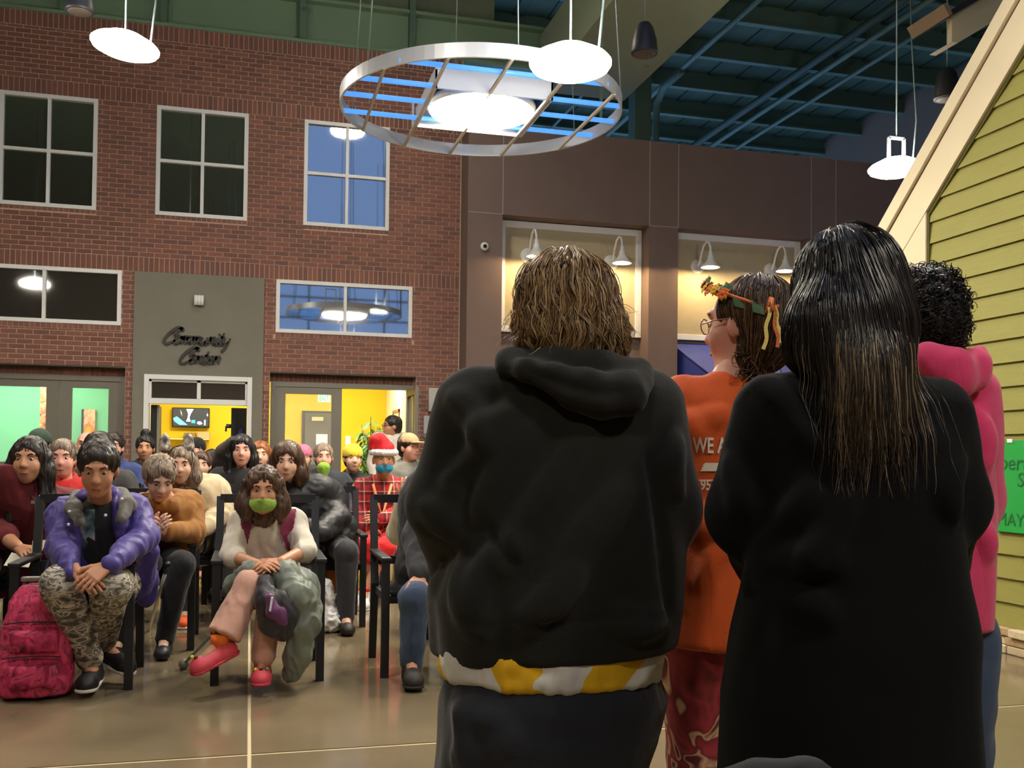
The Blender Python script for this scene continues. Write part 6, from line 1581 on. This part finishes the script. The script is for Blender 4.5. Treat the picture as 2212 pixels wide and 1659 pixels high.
for pts, r_, s_ in (([(1640, 830), (1690, 880), (1735, 960)], .015, .008), ([(1760, 1060), (1700, 1130), (1640, 1210)], .016, .009), ([(1620, 1260), (1680, 1225), (1760, 1205), (1800, 1215)], .018, .009), ([(1660, 1275), (1730, 1300), (1790, 1330)], .014, .008), ([(1830, 1080), (1790, 1150), (1740, 1230)], .014, .008),
                    ([(2070, 1000), (2040, 1060), (2050, 1110)], .014, .008), ([(1585, 1000), (1605, 1060), (1600, 1100)], .014, .008)): ridge(bl, pts, 1.1, r_, s_*.4, .03)
ridge(bl, [(1615, 850), (1680, 910), (1740, 990), (1790, 1060)], 1.1, .007, -.001, .012, '-')
cloth('coat', bl, M_coat, cw, .0085, .004, 7, 13, (1, 1, .6), 1, False)
b3 = Blend(.03); legs(b3, J, .02); cloth('trousers', b3, M_charcoal, cw, .014, .004)
for n in 'LR': shoe(cw, J, n, M_shoe_b, None)
c, R = J['head'], J['hr']; T = lambda x, y, z: c+R@V3(x, y, z)
hbl = Blend(.03); hbl.ell(T(0, -.012, .03), V3(.087, .106, .1), R).ell(T(0, -.03, -.05), V3(.087, .09, .1), R, .04)
hbl.chain([dep(*p) for p in ((1770, 690, 1.71), (1758, 735, 1.70), (1740, 768, 1.69))], [.046, .038, .02], .05)
hbl.chain([dep(*p) for p in ((1890, 640, 1.73), (1905, 700, 1.71), (1920, 770, 1.68))], [.032, .03, .024], .04)
hbl.chain([dep(*p) for p in ((1848, 720, 1.69), (1862, 810, 1.652), (1868, 880, 1.63), (1872, 930, 1.62))], [.066, .048, .03, .012], .06)
cloth('hair_base', hbl, mat('hair_under_black', (22, 18, 18), .45), cw, .009, .004, 20)
M_sk = strand_mat('black_sheen', [(0, (15, 12, 13)), (.6, (30, 25, 24)), (.9, (48, 41, 37)), (1, (84, 72, 62))], .3)
rnd = np.random.default_rng(8); n = 2700; P = scalp(hbl, .01, n, rnd, lambda V: (V-c)@R[:, 2] > -.1); crown = R[:, 2]*.95-R[:, 1]*.1-R[:, 0]*.25
def df2(P_, g, k):
    w_ = -crown+(P_-c)*1.0; w_[:, 2] -= 2*k+.2; return w_+np.stack([vnoise(P_*9, 8+i) for i in range(3)], 1)*.2
pa = grow(hbl, P, df2, 16, .0135, rnd, rnd.uniform(-.001, .007, n), 1.0, .12, 4.0, .15)
V, Q = tubes(pa, rnd.uniform(.0005, .0011, n), .0003); tag(obj('hair_strands', qmesh('hair_strands', V, Q, root_loc(cw), [M_sk]), None, cw), kind='stuff')
# thin ends spread over the coat
gbl = Blend(.04); gbl.p = list(hbl.p)+list(bl.p); n = 900
sx_ = rnd.normal(1885, 52, n); sy_ = rnd.uniform(700, 800, n); d_, near = hits(gbl, sx_, sy_, 1.2); ok = near < 1.9; d_, near = d_[ok], near[ok]; n = len(near)
P = CAM+d_*(near-.004)[:, None]; tgt = rnd.normal(.02, .10, n)
def df4(P_, g, k): return V3(0, 0, -1)+RGT*(tgt*.6)[:, None]+np.stack([vnoise(P_*16, 18+i) for i in range(3)], 1)*.22
st_ = 18; pa = grow(gbl, P, df4, st_, .0125, rnd, rnd.uniform(.002, .008, n), 1.0, .25, 6.0, .0)
keep = rnd.uniform(.35, 1.0, n); pa = np.stack([np.stack([np.interp(np.linspace(0, kk, st_+1), np.linspace(0, 1, st_+1), q[:, i]) for i in range(3)], -1) for q, kk in zip(pa, keep)])
M_sk2 = strand_mat('brown_ends', [(0, (26, 22, 20)), (.55, (62, 52, 44)), (.85, (112, 95, 76)), (1, (180, 156, 122))], .3)
V, Q = tubes(pa, rnd.uniform(.0004, .0010, n), .0002); tag(obj('hair_ends', qmesh('hair_ends', V, Q, root_loc(cw), [M_sk2]), None, cw), kind='stuff')

# ---------------- person in the orange t-shirt with the flower crown
D3 = 2.45; b0 = base_of(1560, D3); J = stand(b0[0], b0[1], YAW-.2, 1.64); J['s'] = .95
for k_, v in dict(head=(1614, 706, D3), nec=(1590, 810, D3), che=(1570, 960, D3), pel=(1560, 1330, D3), shL=(1470, 868, D3), shR=(1660, 868, D3), elL=(1472, 1040, D3+.08), elR=(1690, 1050, D3), wrL=(1540, 1110, D3+.28), wrR=(1640, 1110, D3+.28)).items(): J[k_] = dep(*v)
J['hr'] = rot(YAW-.86, -.06, 0)
for n, cx_ in (('L', 1510), ('R', 1610)): q = dep(cx_, 1500, D3); J['hip'+n] = dep(cx_, 1400, D3); J['kn'+n] = V3(q[0], q[1], .46); J['an'+n] = V3(q[0], q[1], .09)
ow = person('person in an orange t-shirt and leggings with a flower crown, face in profile', b0)
body(ow, J, SK['pink'], hv=.0065, bv=.02)
M_orange = fab('orange_jersey', (204, 82, 16), bump=.12)
bl = Blend(.05); bl.loft(b0, RGT, FWD, rowspx(D3, 1560, [(1385, 1555, 134, .15, 0), (1320, 1557, 132, .15, 0), (1230, 1560, 122, .14, 0), (1120, 1566, 112, .125, 0), (1020, 1566, 114, .125, 0), (930, 1566, 112, .115, 0), (870, 1566, 100, .095, 0), (830, 1574, 70, .07, 0), (806, 1582, 46, .055, 0)]), 2.3, .05)
for n in 'LR': bl.limb(J['sh'+n], J['sh'+n]+(J['el'+n]-J['sh'+n])*.75, .066, .07, .05)
for pts, r_ in (([(1490, 930), (1530, 905), (1570, 900)], .014), ([(1500, 1120), (1540, 1112), (1575, 1118)], .016), ([(1495, 1150), (1540, 1142), (1580, 1150)], .014), ([(1510, 1260), (1550, 1200), (1580, 1170)], .012), ([(1480, 900), (1500, 925), (1510, 960)], .012)): ridge(bl, pts, 1.9, r_, .006, .03)
tee = cloth('t_shirt', bl, M_orange, ow, .009, .003, 9, 7)
M_print = mat('shirt_print_white', (226, 214, 190), .7)
def text_surf(txt, x, y, hpx, bl_, m, parent, near, squeeze=.72, nm='shirt_lettering', gap=1.0):
    """lettering laid on the cloth"""
    me = text_mesh(txt, 1.0, .0, 0.0, .022); vs = np.array([v.co[:] for v in me.vertices]); k_ = hpx/.7
    d_, D_ = hits(bl_, x+vs[:, 0]*k_*squeeze, y-vs[:, 1]*k_, near); Pw = CAM+d_*(D_-.007)[:, None]-np.array(root_loc(parent))
    for i, v in enumerate(me.vertices): v.co = Pw[i]
    me.materials.clear(); return obj(nm, me, m, parent)
text_surf('WE ARE', 1497, 978, 33, bl, M_print, tee, 1.9, .62)
text_surf('95', 1513, 1058, 22, bl, M_print, tee, 1.9, .75)
surf_patch('print', bl, [(1513, 1017), (1522, 1000), (1556, 1000), (1548, 1017)], M_print, tee, .006, 3, 1.9)
surf_patch('print', bl, [(1510, 1036), (1560, 1036), (1560, 1040), (1510, 1040)], M_print, tee, .006, 3, 1.9)
M_legg = ramp_mat('leaf_print_leggings', [(0, (70, 26, 24)), (.4, (96, 32, 34)), (.47, (214, 170, 130)), (.495, (120, 36, 40)), (.6, (168, 52, 64)), (.72, (120, 44, 30)), (.8, (60, 24, 26))], 7.5, .8, 'noise', 1.2, (1, 1, .8), 2.2)
b2 = Blend(.04).ell(J['pel'], V3(.15, .14, .14), J['B'])
for n in 'LR': b2.limb(J['hip'+n], J['kn'+n], .105, .075).limb(J['kn'+n], J['an'+n], .07, .06)
cloth('leggings', b2, M_legg, ow, .011, .003)
for n in 'LR': shoe(ow, J, n, M_shoe_b, None)
c, R = J['head'], J['hr']; T = lambda x, y, z: c+R@V3(x, y, z)
hbl = Blend(.025); hbl.ell(T(0, -.03, .035), V3(.09, .098, .09), R).ell(T(0, -.06, -.02), V3(.08, .072, .085), R, .03).ell(T(0, .125, -.06), V3(.078, .09, .10), R, .02, '-').ell(dep(1632, 778, D3-.04), V3(.045, .045, .036), None, .04)
for q in (1, -1): hbl.ell(T(.078*q, .02, -.02), V3(.03, .03, .04), R, .02, '-')
cloth('hair_base', hbl, mat('hair_under_darkbrown', (48, 34, 26), .55), ow, .008, .003, 24)
M_so = strand_mat('dark_brown', [(0, (40, 28, 22)), (.5, (78, 56, 42)), (.85, (120, 88, 60)), (1, (160, 118, 78))])
rnd = np.random.default_rng(12); n = 1500; P = scalp(hbl, .009, n, rnd, lambda V: (V-c)@R[:, 2] > -.07); bun = dep(1632, 778, D3-.05)
def df3(P_, g, k): return (bun-P_)*8+V3(0, 0, -.25)+rnd.normal(0, .12, P_.shape)
pa = grow(hbl, P, df3, 11, .0115, rnd, rnd.uniform(-.001, .005, n), 1.0, .1, 8)
V, Q = tubes(pa, rnd.uniform(.0009, .0018, n), .0004); tag(obj('hair_strands', qmesh('hair_strands', V, Q, root_loc(ow), [M_so]), None, ow), kind='stuff')
n = 260; P = np.repeat(bun[None], n, 0)+rnd.normal(0, .016, (n, 3)); pa = [P]; d = rnd.normal(0, 1, (n, 3)); d[:, 2] -= .6
for k in range(11): d = d+rnd.normal(0, .55, d.shape)+(bun-P)*11; d[:, 2] -= .22; d /= np.linalg.norm(d, axis=1)[:, None]; P = P+d*.010; pa.append(P)
V, Q = tubes(np.stack(pa, 1), .0015, .0004); tag(obj('messy_bun', qmesh('messy_bun', V, Q, root_loc(ow), [M_so]), None, ow), kind='stuff')
n = 26; P = bun+rnd.normal(0, .02, (n, 3)); pa = [P]; d = V3(-.2, 0, -1)+rnd.normal(0, .2, (n, 3))
for k in range(14): d = d+rnd.normal(0, .16, d.shape); d[:, 2] -= .15; d /= np.linalg.norm(d, axis=1)[:, None]; P = P+d*.0105; pa.append(P)
V, Q = tubes(np.stack(pa, 1), .0008, .0003); tag(obj('loose_hair', qmesh('loose_hair', V, Q, root_loc(ow), [M_so]), None, ow), kind='stuff')
gl = thing('spectacles', 'thin clear framed spectacles on the person with the flower crown', 'glasses', c)
mb = MB()
for q in (1, -1): mb.tube([T(.032*q+.02*math.cos(a), .100, .010+.019*math.sin(a)) for a in np.linspace(0, 6.283, 17)], .0018, 6)
mb.tube([T(-.012, .100, .014), T(0, .108, .016), T(.012, .100, .014)], .0016, 6).build('rims', mat('clear_pink_frame', (170, 130, 118), .3), gl)
for q in (1, -1): MB().tube([T(.052*q, .099, .014), T(.078*q, .05, .014), T(.083*q, -.005, .012)], .0018, 6).build('temple', MATS['clear_pink_frame'], gl)
# flower crown: wrapped orange band, flowers, leaves, ribbons
fc = thing('flower_crown', 'orange wrapped flower crown with yellow blossoms, leaves and ribbons', 'crown', c)
M_ob = mat('orange_wrap', (226, 122, 66), .7, bump=.4, bscale=150); M_fy = mat('yellow_petal', (238, 190, 40), .7); M_fo = mat('orange_petal', (232, 118, 40), .7); M_lf = mat('crown_leaf', (56, 92, 44), .6); M_ry = mat('yellow_ribbon', (240, 216, 120), .6)
bandp = lambda a: T(.094*math.cos(a), -.018+.112*math.sin(a), .060+.052*math.sin(a))
MB().tube([bandp(a) for a in np.linspace(0, 6.283, 40)], .0045, 7).build('band', M_ob, fc)
rf = random.Random(4)
def flower(p, m, r=.018):
    mb = MB(); nrm = Vector(unit(p-c-R[:, 2]*.03)); a = nrm.orthogonal().normalized(); b = nrm.cross(a)
    for k in range(9):
        an = k*math.pi*2/9; d = (a*math.cos(an)+b*math.sin(an)); s_ = (-a*math.sin(an)+b*math.cos(an)); P0 = Vector(p)+nrm*.004
        mb.raw([P0, P0+d*r*.6+s_*r*.32+nrm*.004, P0+d*r+nrm*.001, P0+d*r*.6-s_*r*.32+nrm*.004, P0+d*r*.6+nrm*.009], [(0, 1, 4), (1, 2, 4), (2, 3, 4), (3, 0, 4)], True)
    mb.ball(Vector(p)+nrm*.007, r*.35, 7, 5); mb.build('flower', m, fc)
def leaf(p, d, m=M_lf, L=.04, w_=.014):
    d = Vector(d).normalized(); nrm = Vector(unit(p-c)); s_ = d.cross(nrm).normalized(); P0 = Vector(p)+nrm*.004
    MB().raw([P0, P0+d*L*.5+s_*w_, P0+d*L*.5+nrm*.006, P0+d*L*.5-s_*w_, P0+d*L], [(0, 1, 2), (0, 2, 3), (1, 4, 2), (2, 4, 3)], True).build('leaf', m, fc)
for i, a in enumerate((1.0, 1.3, 1.6, 1.9, 2.15, 2.4, 2.65, 2.9)):
    flower(bandp(a)+R[:, 2]*rf.uniform(-.008, .008), (M_fy, M_fo)[i % 2], rf.uniform(.016, .021)); leaf(bandp(a+.12), V3(*[rf.uniform(-1, 1) for _ in range(3)])+R[:, 2]*.6)
for a in (2.7, 3.1, 3.5): leaf(bandp(a), -R[:, 2]*.7-R[:, 1]*.6+R[:, 0]*.1, M_lf, .05, .016)
kb = bandp(-1.57+.35); kb = bandp(3.9)
for k in range(4): MB().tube([kb, kb+unit(V3(*[rf.uniform(-1, 1) for _ in range(3)]))*.016+V3(0, 0, .008), kb+unit(V3(*[rf.uniform(-1, 1) for _ in range(3)]))*.02], .005, 6).build('bow_loop', M_ob, fc)
for dx, m_, L_ in ((-.012, M_ry, .10), (.012, M_ob, .095), (.018, M_ry, .085)):
    p0 = kb+RGT*dx*.4-FWD*.01; mb = MB()
    pts = [p0+V3(0, 0, -L_*k/8)+RGT*(dx*k/8+.003*math.sin(k*1.3))-FWD*.006 for k in range(9)]
    for k in range(8): mb.bar(pts[k], pts[k+1], .009, .0015, up=tuple(-FWD))
    mb.build('ribbon', m_, fc)

# ---------------- person in the pink hoodie with curly hair
D4 = 2.5; b0 = base_of(2010, D4); J = stand(b0[0], b0[1], YAW, 1.68); J['s'] = 1.0
for k_, v in dict(head=(2000, 682, D4), nec=(2018, 775, D4), che=(2020, 950, D4), pel=(2010, 1290, D4), shL=(1925, 850, D4), shR=(2098, 850, D4), elL=(1900, 1060, D4), elR=(2106, 1080, D4), wrL=(1920, 1200, D4+.2), wrR=(2085, 1235, D4+.1)).items(): J[k_] = dep(*v)
J['hr'] = rot(YAW+.15, -.1, 0)
for n, cx_ in (('L', 1955), ('R', 2055)): q = dep(cx_, 1500, D4); J['hip'+n] = dep(cx_, 1380, D4); J['kn'+n] = V3(q[0], q[1], .47); J['an'+n] = V3(q[0], q[1], .09)
pk = person('person in a bright pink hoodie with dark curly hair, half hidden by the black coat', b0)
body(pk, J, SK['brown'], hv=.009, bv=.022)
M_pinkh = fab('pink_fleece', (226, 58, 110), sheen=.3)
bl = Blend(.05); bl.loft(b0, RGT, FWD, rowspx(D4, 2010, [(1350, 2006, 120, .15, 0), (1250, 2010, 120, .15, 0), (1100, 2018, 118, .14, 0), (950, 2022, 112, .13, 0), (870, 2020, 104, .11, 0), (820, 2022, 76, .08, 0), (770, 2022, 50, .06, 0)]), 2.4, .05)
for n in 'LR': bl.limb(J['sh'+n], J['el'+n], .072, .06, .05).limb(J['el'+n], J['wr'+n], .06, .05, .04)
for pts in ([(2110, 900), (2130, 950), (2125, 1010)], [(2105, 1140), (2125, 1160), (2130, 1200)]): ridge(bl, pts, 1.95, .014, .008)
cloth('hoodie', bl, M_pinkh, pk, .009, .004, 8, 17, (1, 1, .6), 1, False)
b2 = Blend(.03).chain([dep(*p) for p in ((1975, 770, 2.44), (2000, 770, 2.38), (2060, 790, 2.36), (2105, 790, 2.40), (2112, 765, 2.46))], [.022, .03, .036, .032, .022], .03).chain([dep(*p) for p in ((2010, 790, 2.37), (2060, 830, 2.36), (2105, 820, 2.385))], [.03, .036, .03], .03)
cloth('hood', b2, M_pinkh, pk, .008, .003, 12)
b3 = Blend(.03); legs(b3, J, .03); cloth('jeans', b3, M_jean, pk, .012, .005)
for n in 'LR': shoe(pk, J, n, M_shoe_b, M_sole)
c, R = J['head'], J['hr']; hbl = Blend(.03).ell(c+R@V3(0, -.01, .03), V3(.082, .098, .09), R).ell(c+R@V3(0, -.04, -.03), V3(.082, .075, .085), R, .04)
cloth('hair_base', hbl, mat('hair_under_black', (18, 15, 15), .5), pk, .009, .006, 40)
rnd = np.random.default_rng(15); n = 1500; P = scalp(hbl, .01, n, rnd, lambda V: (V-c)@R[:, 1] < .06); _, g = grad(hbl, P)
ax_ = unit(V3(0, 0, -.3))+g*.8+rnd.normal(0, .55, (n, 3)); ax_ /= np.linalg.norm(ax_, axis=1)[:, None]; a1 = np.cross(ax_, V3(.3, .5, .8)); a1 /= np.linalg.norm(a1, axis=1)[:, None]; a2 = np.cross(ax_, a1)
ph = rnd.uniform(0, 6.28, n); ln = rnd.uniform(.01, .03, n); rr = rnd.uniform(.004, .010, n); tn = rnd.uniform(1.0, 2.4, n); pa = []
for k in range(15):
    s_ = k/14; an = ph+tn*6.28*s_; pa.append(P+ax_*(ln*s_)[:, None]+(a1*np.cos(an)[:, None]+a2*np.sin(an)[:, None]-(a1*np.cos(ph)[:, None]+a2*np.sin(ph)[:, None]))*(rr*min(1, s_*3))[:, None])
V, Q = tubes(np.stack(pa, 1), rnd.uniform(.001, .002, n), .0005); tag(obj('hair_curls', qmesh('hair_curls', V, Q, root_loc(pk), [strand_mat('black_curl', [(0, (14, 12, 12)), (.8, (34, 28, 26)), (1, (70, 56, 46))], .35)]), None, pk), kind='stuff')

# ---------------- dark chair back at the bottom edge
e0, e1 = dep(1180, 1664, 1.0), dep(1800, 1642, 1.0)
cb = thing('padded_chair', 'black padded chair back rising at the bottom edge of the picture', 'chair', ((e0[0]+e1[0])/2, (e0[1]+e1[1])/2, 0))
b2 = Blend(.03).chain([dep(*p) for p in ((1100, 1752, 1.0), (1420, 1704, 1.0), (1640, 1682, 1.0), (1745, 1676, 1.0), (1850, 1722, 1.0))], [.014]*5, .03)
zt_ = dep(1500, 1730, 1.0)[2]; mid = (dep(1210, 1700, 1.0)+dep(1790, 1700, 1.0))/2; b2.slab(V3(mid[0], mid[1], .68), np.stack([RGT, FWD, V3(0, 0, 1)], 1), V3(.125, .012, zt_-.68), .03, '+')
cloth('back_pad', b2, mat('black_vinyl', (20, 20, 21), .75), cb, .008, .0)
sx = np.stack([RGT, FWD, V3(0, 0, 1)], 1)
MB().box((-.2, -.42, .42), (.2, -.02, .47), .02, M=Matrix.Translation(Vector((mid[0], mid[1], 0))) @ Matrix(((RGT[0], FWD[0], 0, 0), (RGT[1], FWD[1], 0, 0), (0, 0, 1, 0), (0, 0, 0, 1)))).build('seat', M_mesh, cb)
for u, v_ in ((-.18, -.4), (.18, -.4), (-.12, 0), (.12, 0)):
    p = V3(mid[0], mid[1], 0)+RGT*u+FWD*v_; MB().tube([p, p+V3(0, 0, .44 if v_ < 0 else .7)], .013).build('leg', M_chair, cb)
